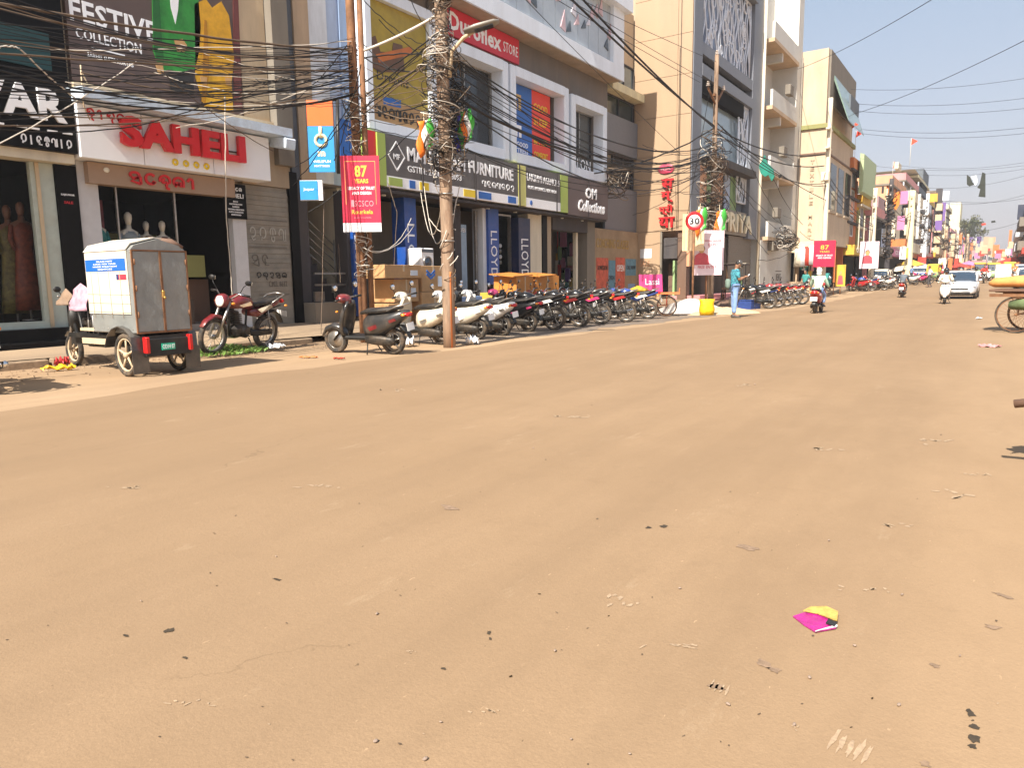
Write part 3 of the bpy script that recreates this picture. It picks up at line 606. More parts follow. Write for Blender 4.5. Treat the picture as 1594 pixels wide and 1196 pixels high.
# colourful goods of the collection shop
random.seed(11); gd = MB()
cols = [C[k] for k in ('red', 'green', 'pink', 'cream', 'teal', 'rose', 'white', 'dgrey', 'purple', 'yellow')]
for k in range(70):
    x0 = -18.6+random.random()*3.2; z0 = .5+random.random()*2.4; y0 = 29.3+random.random()*.35
    gd.use(random.choice(cols)).bb(x0, x0+.16+random.random()*.2, y0, y0+.12, z0, z0+.3+random.random()*.6, bev=.03)
gd.build('garments', None, Cb, ); part('door_post', C['cream'], Cb, -15.1, -14.95, fy(903), fy(906), .42, 3.3)
MB().tube([(-14.93, 18.0, 5.4), (-14.93, 18.0, 9.9)], .04, 6).build('drain_pipe', C['grey'], Cb); MB().tube([(-14.94, 21.79, 5.4), (-14.94, 21.79, 9.0)], .02, 6).build('conduit', C['dgrey'], Cb)
for yy, zz in ((26.08, 6.1), ):
    MB().bb(-14.98, -14.7, yy-.0, yy+.1, zz, zz+.6).build('meter_box', C['grey'], Cb)
for k in range(5): MB().bb(-14.185, -14.17, 16.6+2.6*k, 16.66+2.6*k, 3.9, 5.36).build('sign_joint', C['dgrey'], Cb)
# ---- D: recessed grey link building
D = empty('link_building', (0, 0, 0), 0, 'recessed dark grey building over a wall of painted advertisements, right of the furniture building', 'building')
part('wall', C['tan'], D, -24, -15.35, 30.38, 33.85, 11.4, 13.85)
part('panel', mat('grey_panel', hexc('70747b'), .55, var=.06), D, -15.6, -15.1, 30.38, 33.86, 7.15, 8.8)
part('panel', mat('grey_panel', hexc('70747b')), D, -15.6, -15.1, 30.38, 33.86, 3.62, 5.6)
part('ledge', C['tower'], D, -15.5, -14.75, 30.38, 33.86, 9.75, 10.1)
part('core', DARK, D, -24, -15.62, 30.38, 33.86, 3.6, 11.39)
window(D, -15.3, 30.45, 33.8, 10.12, 11.38, C['dgrey'], mat('sky_glass', hexc('75858c'), .1, .3), 3)
window(D, -15.3, 30.45, 33.8, 8.82, 9.74, C['dgrey'], mat('sky_glass_deep', hexc('39474a'), .1, .3), 2)
window(D, -15.3, 30.45, 33.8, 5.62, 7.13, C['dgrey'], M['glassd'], 3)
gw_ = mat('stained_wall', hexc('9b866c'), .85, var=.25, scale=1.6, dirt=.45)
gwall = part('painted_wall', gw_, D, -15.5, -15.0, 29.12, 33.86, .15, 3.60)
oi = mat('faded_orange', hexc('c8604a'), .8, var=.4, scale=4); od2 = mat('faded_blue', hexc('5f8aa0'), .8, var=.3)
text('COACHING CLASSES', mat('faded_ochre', hexc('b0904a'), .8), gwall, (-14.995, 29.3, 2.75), YD, 3.4, .42, off=.0)
MB().use(oi).bb(-14.999, -14.99, 29.3, 30.5, .7, 2.3).bb(-14.999, -14.99, 31.3, 32.3, .7, 2.35).use(od2).bb(-14.999, -14.99, 30.55, 31.25, .7, 2.2).bb(-14.999, -14.99, 32.4, 33.6, 1.5, 2.3).use(C['blue']).bb(-14.999, -14.988, 32.7, 33.5, .6, 1.1).build('painted_advert', None, gwall)
text('ADMISSION', BLKL, gwall, (-14.986, 29.4, 1.75), YD, 1.0, .2); text('OPEN', WHT, gwall, (-14.986, 31.4, 1.7), YD, .8, .3); text('2024', BLKL, gwall, (-14.986, 30.6, 1.3), YD, .55, .2); text('CALL NOW', BLKL, gwall, (-14.986, 32.5, 1.8), YD, 1.0, .18)
# ---- E: tall beige building with lattice
E_ = empty('lattice_building', (0, 0, 0), 0, 'tall beige building with white lattice screens and cream raised letters over its entrance', 'building')
bp_ = mat('beige_panel', hexc('a98f74'), .45, var=.07, scale=1.4, dirt=.22, dcol=(.26, .2, .15), stretch=(1, 1, .18))
zs = [3.62, 5.4, 7.2, 9.0, 10.8, 12.6, 14.4, 16.2]
pn = MB()
for a, b in zip(zs, zs[1:]):
    for x0, x1 in ((-15.28, -13.12), (-13.105, -12.42)): pn.bb(x0, x1, 33.9, 34.0, a, b-.018)
pn.bb(-15.28, -13.86, 33.9, 34.0, .3, 3.60)
clad = pn.build('side_cladding', bp_, E_)
part('core', C['tan'], E_, -24, -12.9, 34.02, 45.4, 3.6, 17.5); part('joint_backing', C['brown'], E_, -15.2, -12.45, 34.003, 34.019, 3.6, 16.2)
fgm = mat('frame_grey', hexc('6f737c'), .5, var=.06, dirt=.08)
fg = MB(); fg.bb(-12.9, -12.38, 34.02, 35.2, 3.6, 17.5); fg.bb(-12.9, -12.38, 43.7, 45.4, 3.6, 17.5); fg.bb(-12.9, -12.4, 35.2, 43.7, 11.95, 12.5); fg.bb(-12.9, -12.36, 35.2, 43.7, 10.95, 11.5); fg.bb(-12.9, -12.2, 35.2, 43.7, 16.6, 17.5)
fg.build('grey_frame', fgm, E_)
part('slot', DARK, E_, -12.9, -12.8, 35.2, 43.7, 11.5, 11.95)
part('glazing', mat('milky_glass', hexc('93a4ad'), .15, .2, var=.12, scale=.5), E_, -12.9, -12.82, 35.2, 43.7, 7.4, 10.94)
part('glass_head', DARK, E_, -12.8, -12.5, 35.2, 42.5, 10.2, 10.94)
part('lattice_backing', mat('sky_glass_pale', hexc('8c98ad'), .2, .2), E_, -12.9, -12.82, 35.2, 43.7, 12.5, 16.6)
random.seed(21); la = MB()
def lat(y0, y1, z0, z1, n):
    for k in range(n):
        y = y0+(y1-y0)*(k+.5)/n+random.uniform(-.1, .1); z = z0
        pts = []; ph = random.random()*6
        while z < z1: pts.append((-12.6, y+.16*sin(z*3.1+ph), z)); z += .16
        la.tube(pts, .045, 5)
    for k in range(int(n*(z1-z0)*.45)):
        y = random.uniform(y0+.2, y1-.2); z = random.uniform(z0+.3, z1-.3); la.ring((-12.6, y, z), (1, 0, 0), .22+random.random()*.16, .04, 10, 4)
    for a in (y0, y1): la.tube([(-12.6, a, z0), (-12.6, a, z1)], .06, 5)
    for a in (z0, z1): la.tube([(-12.6, y0, a), (-12.6, y1, a)], .06, 5)
lat(35.25, 43.6, 12.55, 16.55, 22); lat(41.9, 43.6, 5.6, 10.9, 5)
la.build('lattice_screen', mat('lattice_white', hexc('d6dce6'), .5), E_)
part('balcony', C['dgrey'], E_, -12.9, -12.0, 36.8, 43.6, 7.0, 7.38); part('lower_room', DARK, E_, -12.9, -12.85, 35.2, 43.7, 3.6, 7.0)
for y0, y1, c_ in ((35.5, 37.3, 'paleor'), (37.4, 38.6, 'green'), (38.7, 39.9, 'paleor'), (40.3, 41.2, 'lblue'), (41.3, 42.4, 'green'), (42.5, 43.4, 'slate')): part('curtain', C[c_], E_, -12.84, -12.76, y0, y1, 5.1, 6.95)
sgE = part('sign_lattice', mat('sign_screen', hexc('8a8378'), .6), E_, -12.6, -12.5, 34.3, 44.6, 3.72, 5.05)
text('SAMPRIYA', mat('letter_cream', hexc('dcd2b4'), .4, var=.05), sgE, (-12.44, 35.0, 3.85), YD, 9.3, 1.05, off=.02, depth=.12, name='raised_lettering')
part('entrance_back', DARK, E_, -18, -17.9, 34.1, 40.9, .3, 3.6); part('pillar', C['brown'], E_, -13.0, -12.55, 34.02, 34.5, .3, 3.6)
sm2 = MB()
for i in range(30): sm2.bb(-12.72, -12.66-.012*(i % 2), 40.95, 45.4, .3+i*.113, .3+(i+1)*.113-.004)
sm2.build('shutter', mat('shutter_grey', hexc('857c70'), .7, .2, var=.1), E_)
part('shutter_wall', C['grey'], E_, -18, -12.8, 40.92, 45.4, .2, 3.59); part('front_pillar', C['grey'], E_, -13.0, -12.5, 37.4, 37.9, .5, 3.6)
for k in range(3): part('step', C['rose'], E_, -13.4, -11.2+.0-.35*k, 34.2, 41, .02+.16*k, .165+.16*k)
part('inside_panel', C['green'], E_, -13.3, -13.2, 34.2, 34.6, .5, 2.2)
part('inside_counter', C['brown'], E_, -13.8, -13.0, 34.9, 35.0, .3, 2.1); part('side_opening_post', C['grey'], E_, -13.86, -13.78, 33.93, 34.05, .3, 3.6)
part('poster_panel', C['paleor'], E_, -12.9, -12.4, 34.03, 34.3, 1.9, 3.0)
hs = MB().use(mat('sign_oval', hexc('d84a68'), .4)); hs.T = None
hs.ball((-13.6, 33.86, 6.55), (.42, .05, .24), 20, 8); ov = hs.build('oval_sign', None, E_)
for i, (s_, w_) in enumerate((('स', .62), ('म्', .6), ('प्री', .72), ('या', .80), )): text(s_, REDL, E_, (-13.9+(.1 if i < 2 else 0), 33.84, 5.58-i*.60), XD, w_, .50, off=.02, depth=.08, name='vertical_letter')
text('सम्प्रिया', WHT, ov, (-13.85, 33.80, 6.47), XD, .5, .16)
part('side_poster', C['dgrey'], E_, -13.75, -13.05, 34.1, 34.2, 2.3, 3.3); part('name_scrawl', C['white'], clad, -14.9, -14.3, 33.888, 33.899, 2.35, 2.8); text('SALE', C['paleor'], clad, (-14.9, 33.885, 1.95), XD, .5, .3)
MB().tube([(-12.30, 45.62, .2), (-12.3, 45.62, 17.5)], .09, 8).build('drain_pipe', C['cream'], E_)
MB().tube([(-12.95, 33.86, 3.7), (-12.95, 33.86, 16)], .012, 5).tube([(-13.02, 33.86, 3.7), (-13.0, 33.86, 12)], .010, 5).build('conduit', M['wire'], E_)
# ---- F: white building with balconies
Fb = empty('balcony_building', (0, 0, 0), 0, 'white building with stacked open balconies between the lattice building and the beige one', 'building')
cwm = mat('whitewash', hexc('c9c8c2'), .7, var=.08, scale=1, dirt=.15)
part('wall', cwm, Fb, -24, -13.6, 45.8, 53.9, 0.1, 20); part('end_pier', cwm, Fb, -13.6, -12.0, 52.6, 53.9, 3.6, 20); part('divider', cwm, Fb, -13.59, -12.5, 45.75, 46.2, 3.6, 20)
part('ground_wall', cwm, Fb, -13.6, -12.2, 45.8, 53.9, .1, 3.59)
for z0 in (3.6, 7.5, 11.35, 15.2):
    part('balcony_slab', C['beige'], Fb, -13.6, -11.9, 46.25, 52.6, z0, z0+.22); part('balcony_parapet', cwm, Fb, -12.05, -11.9, 46.25, 52.6, z0+.223, z0+1.15)
    part('beam', cwm, Fb, -13.58, -12.1, 48.9, 49.2, z0-.5, z0-.003)
    if z0 > 4: part('doorway', C['grey'], Fb, -13.59, -13.5, 47.2, 48.3, z0-3.5, z0-.6)
part('air_conditioner', C['grey'], Fb, -12.15, -11.8, 47.4, 48.6, 3.0, 3.55); 
stn = MB().bb(-12.195, -12.19, 49.6, 51.2, 1.7, 1.75).bb(-12.195, -12.19, 49.6, 51.2, .9, .95).build('stencil', gm, Fb); text('RENT', gm, Fb, (-12.195, 49.8, 1.1), YD, 1.2, .45)
for k, z_ in enumerate((5.0, 8.8, 12.7)): MB().bb(-11.88, -11.55, 47.0+k, 47.9+k, z_, z_+.6, bev=.02).build('air_conditioner', C['grey'], Fb); MB().tube([(-11.85, 49.5, z_+.3), (-11.85, 52.3, z_+.22)], .01, 4).build('clothes_line', M['wire'], Fb)
MB().tube([(-11.93, 53.7, .2), (-11.93, 53.7, 16)], .06, 6).build('drain_pipe', C['grey'], Fb)
# ---- G: beige block with vertical letters
Gb = empty('corner_block', (0, 0, 0), 0, 'tall beige block with dark vertical side letters and a tilted glass billboard in front', 'building')
sd = mat('sand_render', hexc('bfab92'), .75, var=.14, scale=1.6, dirt=.35, dcol=(.28, .21, .14), stretch=(1, 1, .3))
part('upper_block', sd, Gb, -24, -10.35, 54, 64.5, 11.6, 16.45); part('lower_block', sd, Gb, -24, -10.2, 54, 64.5, 3.6, 11.3)
part('ledge', C['olive'], Gb, -24, -10.05, 53.85, 64.6, 11.31, 11.59); part('ledge', C['brown'], Gb, -24, -10.12, 53.9, 64.6, 9.6, 9.72)
part('front_face', C['grey'], Gb, -10.34, -10.22, 54.3, 64.4, 13.0, 16.4)
for i, ch in enumerate('TEXTILE MART'[::1]):
    if ch != ' ': text(ch, C['tan'], Gb, (-11.2, 53.99, 9.0-i*.46), XD, .26, .26, depth=.04, off=.01, name='vertical_letter')
gp = MB(); gp.prism([(-10.2, 55.5, 15.0), (-9.2, 55.5, 12.0), (-9.2, 55.5, 11.9), (-10.3, 55.5, 14.9)], YD, 7); gp.build('tilted_billboard', mat('green_glass', hexc('7f9488'), .15, .2, var=.2), Gb)
part('billboard_band', C['slate'], Gb, -9.75, -9.62, 58.7, 62.4, 12.7, 14.3)
for y0 in (55.6, 58.6, 61.6): 
    part('window', M['glassd'], Gb, -10.2, -10.17, y0, y0+2.2, 6.0, 9.2); part('window_frame', C['tan'], Gb, -10.19, -10.1, y0-.15, y0+2.35, 5.8, 5.98)
part('ground_front', DARK, Gb, -24, -10.9, 54.2, 64.4, .3, 3.59); part('pillar', C['beige'], Gb, -12.0, -11.7, 54.0, 54.3, .2, 3.6)
aw = MB(); aw.prism([(-12.3, 52.6, 3.0), (-9.2, 52.6, 2.9), (-10.2, 54.0, 3.75), (-11.9, 54.0, 3.75)], (0, 0, 1), .04); aw.build('awning', C['sand'], Gb)
part('goods_table', C['beige'], Gb, -12.2, -10.4, 52.8, 53.8, .3, 1.0)
gd = MB(); random.seed(4)
for k in range(26):
    x0 = -11.6+random.random()*2.2; z0 = .7+random.random()*1.8; gd.use(random.choice(cols)).bb(x0, x0+.25, 53.5, 53.9, z0, z0+.5, bev=.04)
gd.build('hanging_clothes', None, Gb)
# =============================================================== VEHICLES
def wheel(par, x, y=0, r=.3, w=.045, style='alloy', z=None, rimm=None, axle='Y', name='wheel'):
    z = r if z is None else z
    t = MB().ring((x, y, z), YD, r-w*.75, (w*.75, w), 28, 8).build(name, M['rubber'], par)
    m = MB(); rm = rimm or M['steel']; m.use(rm)
    ri = r-w*1.55
    m.ring((x, y, z), YD, ri, (.014, w*.6), 24, 6); m.cyl((x, y-w*.9, z), (x, y+w*.9, z), .04, n=10)
    if style == 'alloy':
        for k in range(5):
            a = 2*pi*k/5+.3; d = V((cos(a), 0, sin(a)))
            m.tube([V((x, y, z))+d*.03, V((x, y, z))+d*(ri-.005)], [.020, .015], 5)
    elif style == 'spoke':
        for k in range(18):
            a = 2*pi*k/18; d = V((cos(a), 0, sin(a))); m.tube([V((x, y+(.03 if k % 2 else -.03), z))+d*.03, V((x, y, z))+d*ri], .0035, 3, cap=False)
    else: m.cyl((x, y-w*.5, z), (x, y+w*.5, z), ri, n=20)
    m.build('rim', None, t)
    if style != 'spoke' and r < .4: MB().cyl((x, y-.05, z), (x, y-.058, z), r*.42, n=20).build('brake_disc', M['engine'], t)
    return t
def motorcycle(paint='blackp', style='alloy', accent='redp', fairing=False, plate=True):
    t = empty('motorcycle'); P = M[paint]; A_ = M[accent]
    wheel(t, .64, style=style); wheel(t, -.62, style=style, w=.055)
    fk = MB()
    for s in (-1, 1): fk.tube([(.64, .075*s, .3), (.50, .085*s, .62), (.40, .09*s, .86)], [.024, .022, .018], 8)
    fk.tube([(.42, -.11, .80), (.42, .11, .80)], .016, 6); fk.build('fork', M['steel'], t)
    MB().loft([(.40, .50, .045, .02), (.50, .60, .06, .035), (.66, .635, .062, .03), (.82, .56, .055, .02), (.90, .47, .04, .01)], 10).build('front_fender', P, t)
    hb = MB()
    hb.tube([(.30, .37, .98), (.36, .22, 1.0), (.40, .09, .90), (.40, -.09, .90), (.36, -.22, 1.0), (.30, -.37, .98)], .013, 7); h = hb.build('handlebar', M['chrome'], t)
    MB().cyl((.30, .38, .98), (.335, .26, .99), .02, n=8).cyl((.30, -.38, .98), (.335, -.26, .99), .02, n=8).build('grip', M['black'], h)
    mr = MB().use(M['black'])
    for s in (-1, 1): mr.tube([(.35, .22*s, 1.0), (.37, .30*s, 1.12), (.34, .34*s, 1.17)], .007, 5)
    for s in (-1, 1): mr.ball((.335, .36*s, 1.19), (.022, .065, .042), 10, 6)
    mo = mr.build('mirror', None, t)
    MB().box((.312, .36, 1.19), (.006, .10, .06), bev=.002).box((.312, -.36, 1.19), (.006, .10, .06), bev=.002).build('mirror_glass', M['mirror'], mo)
    hl = MB().use(P); hl.loft([(.38, .86, .08, .09), (.46, .87, .105, .115), (.54, .86, .10, .105)], 14, 2.2); ho = hl.build('headlight', None, t)
    MB().ball((.535, 0, .86), (.025, .085, .09), 14, 8).build('lens', M['lampw'], ho)
    if fairing: MB().loft([(.40, .98, .11, .05), (.52, .96, .10, .09), (.58, .86, .09, .06)], 10, 2.2).build('cowl', A_, t)
    tk = MB(); tk.loft([(.34, .80, .05, .05), (.26, .83, .12, .10), (.08, .85, .155, .125), (-.08, .82, .13, .11), (-.18, .775, .07, .06)], 16, 2.4)
    to = tk.build('fuel_tank', P, t); MB().box((.10, 0, .97), (.07, .07, .02), bev=.008).build('filler_cap', M['chrome'], to)
    MB().prism([(.24, .128, .80), (.02, .160, .86), (-.04, .158, .80), (.16, .14, .77)], (0, 1, 0), .006).prism([(.24, -.134, .80), (.02, -.166, .86), (-.04, -.164, .80), (.16, -.146, .77)], (0, 1, 0), .006).build('decal', A_, to)
    MB().loft([(-.10, .80, .09, .03), (-.22, .80, .125, .045), (-.45, .815, .135, .05), (-.70, .86, .12, .045), (-.84, .885, .08, .03)], 14, 3).build('seat', M['seat'], t)
    MB().loft([(-.10, .66, .10, .06), (-.30, .66, .13, .09), (-.52, .72, .11, .07), (-.80, .80, .08, .05), (-.96, .85, .04, .03)], 12, 2.6).build('side_cowl', P, t)
    MB().prism([(-.2, .125, .72), (-.55, .115, .80), (-.62, .11, .74), (-.3, .13, .66)], (0, 1, 0), .02).prism([(-.2, -.145, .72), (-.55, -.135, .80), (-.62, -.13, .74), (-.3, -.15, .66)], (0, 1, 0), .02).build('side_panel', A_, t)
    en = MB().use(M['engine']); en.box((.08, 0, .36), (.38, .20, .20), bev=.05)
    for k in range(6): en.box((.16+.006*k, 0, .49+.03*k), (.17, .17, .016), bev=.004)
    en.cyl((.02, -.12, .35), (.02, .12, .35), .10, n=16); en.box((.20, 0, .67), (.12, .14, .05), bev=.02); en.build('engine', None, t)
    fm = MB(); fm.tube([(.36, 0, .78), (.30, 0, .55), (.28, 0, .30), (-.15, 0, .26)], .022, 6)
    for s in (-1, 1): fm.tube([(-.12, .07*s, .36), (-.62, .085*s, .30)], .020, 6); fm.tube([(-.05, .06*s, .75), (-.45, .09*s, .68), (-.85, .09*s, .76)], .014, 6)
    fm.tube([(-.1, 0, .28), (-.1, 0, .72)], .02, 6); fm.build('frame', M['black'], t)
    sh = MB()
    for s in (-1, 1):
        sh.tube([(-.60, .115*s, .33), (-.50, .115*s, .70)], .012, 6)
        for k in range(7): sh.ring((-.585+.012*k, .115*s, .40+.038*k), (.25, 0, 1), .026, .007, 10, 4)
    sh.build('shock_absorber', M['steel'], t)
    MB().tube([(.22, -.07, .50), (.34, -.10, .42), (.30, -.12, .25), (.0, -.13, .22), (-.35, -.15, .26), (-.80, -.16, .34)], [.018, .018, .02, .024, .042, .038], 8).build('exhaust', M['chrome'], t)
    MB().loft([(-.12, .32, .01, .05, .10), (-.35, .31, .018, .055, .10), (-.66, .31, .015, .05, .10)], 8, 3).build('chain_cover', M['black'], t)
    MB().loft([(-.52, .62, .07, .02), (-.75, .66, .075, .02), (-.92, .58, .07, .015), (-1.02, .44, .06, .012)], 8, 3).build('rear_fender', M['black'], t)
    MB().loft([(-.94, .83, .07, .04), (-1.0, .82, .06, .03)], 10, 3).build('tail_light', M['lampr'], t)
    gr = MB()
    gr.tube([(-.55, .13, .80), (-.78, .14, .92), (-.93, .10, .95), (-.95, 0, .955), (-.93, -.10, .95), (-.78, -.14, .92), (-.55, -.13, .80)], .012, 6); gr.build('grab_rail', M['steel'], t)
    bl = MB()
    for s in (-1, 1): bl.ball((-.93, .15*s, .76), (.04, .025, .022), 8, 6); bl.ball((.42, .17*s, .84), (.04, .025, .022), 8, 6)
    bl.build('indicator', M['lampo'], t)
    if plate: MB().box((-1.03, 0, .60), (.008, .20, .10), Matrix.Rotation(.2, 3, 'Y')).build('number_plate', M['plate'], t)
    MB().tube([(.05, .22, .30), (.05, -.22, .30)], .012, 6).tube([(-.35, .2, .36), (-.35, -.2, .36)], .010, 6).tube([(-.02, .14, .26), (-.06, .26, .02)], .011, 5).build('footrest', M['black'], t)
    return t
def scooter(paint='creamp', accent=None, plate=True):
    t = empty('scooter'); P = M[paint]; A_ = M[accent] if accent else P
    wheel(t, .62, r=.24, w=.05, style='disc'); wheel(t, -.58, r=.24, w=.055, style='alloy')
    MB().loft([(.36, .34, .05, .06), (.46, .45, .075, .06), (.62, .50, .085, .05), (.78, .44, .08, .05), (.88, .32, .05, .03)], 12, 2.4).build('front_fender', P, t)
    # leg shield
    ap = MB()
    ap.loft([(.28, .42, .20, .03), (.30, .42, .20, .04)], 8, 3)
    sec = [(.50, .34, .12), (.49, .45, .17), (.46, .58, .20), (.42, .72, .19), (.38, .84, .14), (.35, .94, .09)]
    vs = []
    for (x, z, w_) in sec:
        for k in range(9):
            u = -1+2*k/8; vs.append((x-.11*u*u, u*w_, z))
    o = len(vs)
    for (x, z, w_) in sec:
        for k in range(9):
            u = -1+2*k/8; vs.append((x-.11*u*u-.06, u*w_*.96, z))
    fs = []
    for i in range(len(sec)-1):
        for k in range(8):
            fs.append((i*9+k, i*9+k+1, (i+1)*9+k+1, (i+1)*9+k)); fs.append((o+i*9+k, o+(i+1)*9+k, o+(i+1)*9+k+1, o+i*9+k+1))
        for k in (0, 8): fs.append((i*9+k, (i+1)*9+k, o+(i+1)*9+k, o+i*9+k))
    for i in (0, len(sec)-1):
        for k in range(8): fs.append((i*9+k, i*9+k+1, o+i*9+k+1, o+i*9+k))
    ap = MB().add(vs, fs, True); ap.build('leg_shield', P, t)
    MB().tube([(.62, .06, .24), (.45, .05, .44), (.36, 0, .9)], .02, 6).tube([(.62, -.06, .24), (.45, -.05, .44)], .018, 6).build('fork', M['black'], t)
    MB().loft([(.24, .94, .07, .05), (.32, .97, .16, .075), (.40, .98, .15, .08), (.46, .965, .09, .06)], 14, 2.3).build('handlebar_cowl', A_, t)
    MB().ball((.455, 0, .965), (.03, .08, .05), 12, 8).build('headlight', M['lampw'], t)
    h = MB().tube([(.25, .36, .98), (.33, .14, .98), (.33, -.14, .98), (.25, -.36, .98)], .014, 6).build('handlebar', M['steel'], t)
    MB().cyl((.25, .37, .98), (.29, .24, .98), .021, n=8).cyl((.25, -.37, .98), (.29, -.24, .98), .021, n=8).build('grip', M['black'], h)
    mr = MB().use(M['black'])
    for s in (-1, 1): mr.tube([(.31, .20*s, .99), (.30, .27*s, 1.13)], .007, 5); mr.ball((.295, .29*s, 1.19), (.022, .065, .06), 12, 8)
    mo = mr.build('mirror', None, t)
    MB().use(M['mirror']).ball((.278, .29, 1.19), (.008, .055, .05), 12, 6).ball((.278, -.29, 1.19), (.008, .055, .05), 12, 6).build('mirror_glass', None, mo)
    MB().box((.10, 0, .30), (.46, .30, .07), bev=.02).build('floorboard', M['black'], t)
    bd = MB(); bd.loft([(-.08, .48, .13, .17), (-.18, .52, .16, .20), (-.40, .54, .19, .19), (-.62, .60, .19, .15), (-.82, .68, .14, .10), (-.94, .73, .06, .05)], 16, 2.5)
    bo = bd.build('rear_body', P, t)
    MB().prism([(-.2, .162, .50), (-.75, .155, .66), (-.78, .15, .62), (-.25, .165, .44)], YD, .025).prism([(-.2, -.187, .50), (-.75, -.180, .66), (-.78, -.175, .62), (-.25, -.19, .44)], YD, .025).build('trim', M['steel'] if not accent else A_, bo)
    MB().loft([(-.02, .73, .09, .03), (-.14, .76, .13, .045), (-.40, .77, .145, .05), (-.66, .80, .13, .045), (-.80, .82, .09, .03)], 14, 3).build('seat', M['seat'], t)
    MB().tube([(-.6, .13, .78), (-.80, .14, .86), (-.93, .09, .88), (-.95, 0, .885), (-.93, -.09, .88), (-.80, -.14, .86), (-.6, -.13, .78)], .014, 6).build('grab_rail', M['steel'], t)
    MB().loft([(-.90, .72, .10, .035), (-.97, .70, .08, .03)], 10, 3).build('tail_light', M['lampr'], t)
    bl = MB()
    for s in (-1, 1): bl.ball((-.90, .12*s, .71), (.04, .03, .025), 8, 6); bl.ball((.44, .12*s, .76), (.025, .03, .02), 8, 6)
    bl.build('indicator', M['lampo'], t)
    en = MB().use(M['engine']); en.loft([(-.10, .28, .05, .07, .10), (-.30, .27, .065, .09, .11), (-.60, .25, .055, .08, .11), (-.68, .25, .03, .05, .11)], 10, 2.6); en.box((-.22, 0, .32), (.2, .22, .14), bev=.04); en.build('engine', None, t)
    MB().tube([(-.15, -.12, .2), (-.30, -.15, .20), (-.72, -.16, .26)], [.02, .045, .045], 10).build('exhaust', M['engine'], t)
    MB().loft([(-.58, .50, .07, .02), (-.80, .50, .075, .02), (-.90, .40, .07, .015), (-.94, .30, .06, .01)], 8, 3).build('rear_fender', M['black'], t)
    if plate: MB().box((-.955, 0, .50), (.008, .22, .13), Matrix.Rotation(.15, 3, 'Y')).build('number_plate', M['plate'], t)
    MB().tube([(-.12, .1, .22), (-.16, .22, .01)], .011, 5).tube([(-.12, -.1, .22), (-.20, -.18, .01)], .011, 5).build('stand', M['black'], t)
    return t
def frame_to(o, loc, rz, lean=0): o.location = loc; o.rotation_euler = (lean, 0, rz); return o
def park(proto, px, py, rz, label, group, first=False, lean=-.13, cat=None, z=0., dx=0):
    """place so that the middle of the vehicle stands over the ground point seen at px,py"""
    o = proto if first else copy_tree(proto)
    p = G(px, py, z); frame_to(o, (p.x+dx, p.y, p.z), rz, lean)
    tag(o, label, cat or proto['category'], group); return o
# ---- bicycle-wheeled pedal carts
def big_wheel(par, c, r=.34, ax=YD):
    c = V(c); t = MB().ring(c, ax, r, .017, 36, 6).build('wheel', M['rubber'], par)
    m = MB().use(M['rust']); m.ring(c, ax, r-.022, (.008, .014), 32, 5); a_ = V(ax); m.cyl(c-a_*.05, c+a_*.05, .022, n=8)
    u = a_.orthogonal().normalized(); w_ = a_.cross(u)
    for k in range(24): a = 2*pi*k/24; d = u*cos(a)+w_*sin(a); m.tube([c+a_*(.03 if k % 2 else -.03), c+d*(r-.02)], .003, 3, cap=False)
    m.build('rim', None, t); return t
def pedal_rickshaw():
    t = empty('pedal_rickshaw')
    for s in (-1, 1): big_wheel(t, (-.62, .44*s, .36))
    big_wheel(t, (1.05, 0, .36))
    f = MB(); f.tube([(-.62, -.5, .36), (-.62, .5, .36)], .016, 6).tube([(-.6, 0, .38), (.2, 0, .32), (.35, 0, .85)], .018, 6).tube([(.2, 0, .32), (.82, 0, .80), (.35, 0, .8)], .018, 6)
    f.tube([(1.05, 0, .36), (.88, 0, .75), (.80, 0, 1.0)], .018, 6).tube([(.70, .27, 1.02), (.80, .1, 1.02), (.80, -.1, 1.02), (.70, -.27, 1.02)], .012, 6)
    for s in (-1, 1): f.tube([(-.6, .4*s, .37), (-.6, .4*s, .78), (-1.0, .4*s, .8)], .014, 6); f.tube([(-.1, .4*s, .75), (-1.0, .4*s, .8)], .014, 6)
    f.build('frame', M['rust'], t)
    MB().loft([(.22, .90, .05, .03), (.36, .90, .10, .035), (.48, .90, .03, .02)], 10).build('saddle', M['black'], t)
    MB().ring((.2, -.04, .30), YD, .10, .008, 18, 4).tube([(.2, -.1, .30), (.28, -.1, .15)], .01, 5).box((.28, -.13, .14), (.08, .09, .02)).tube([(.2, .06, .30), (.12, .06, .45)], .01, 5).box((.12, .10, .46), (.08, .09, .02)).build('crank', M['steel'], t)
    MB().bb(-1.1, -.1, -.46, .46, .80, .85, bev=.01).build('platform', C['brown'], t)
    MB().bb(-1.08, -.12, -.47, -.45, .70, .76).bb(-1.08, -.12, .45, .47, .70, .76).build('side_rail', M['rust'], t)
    return t
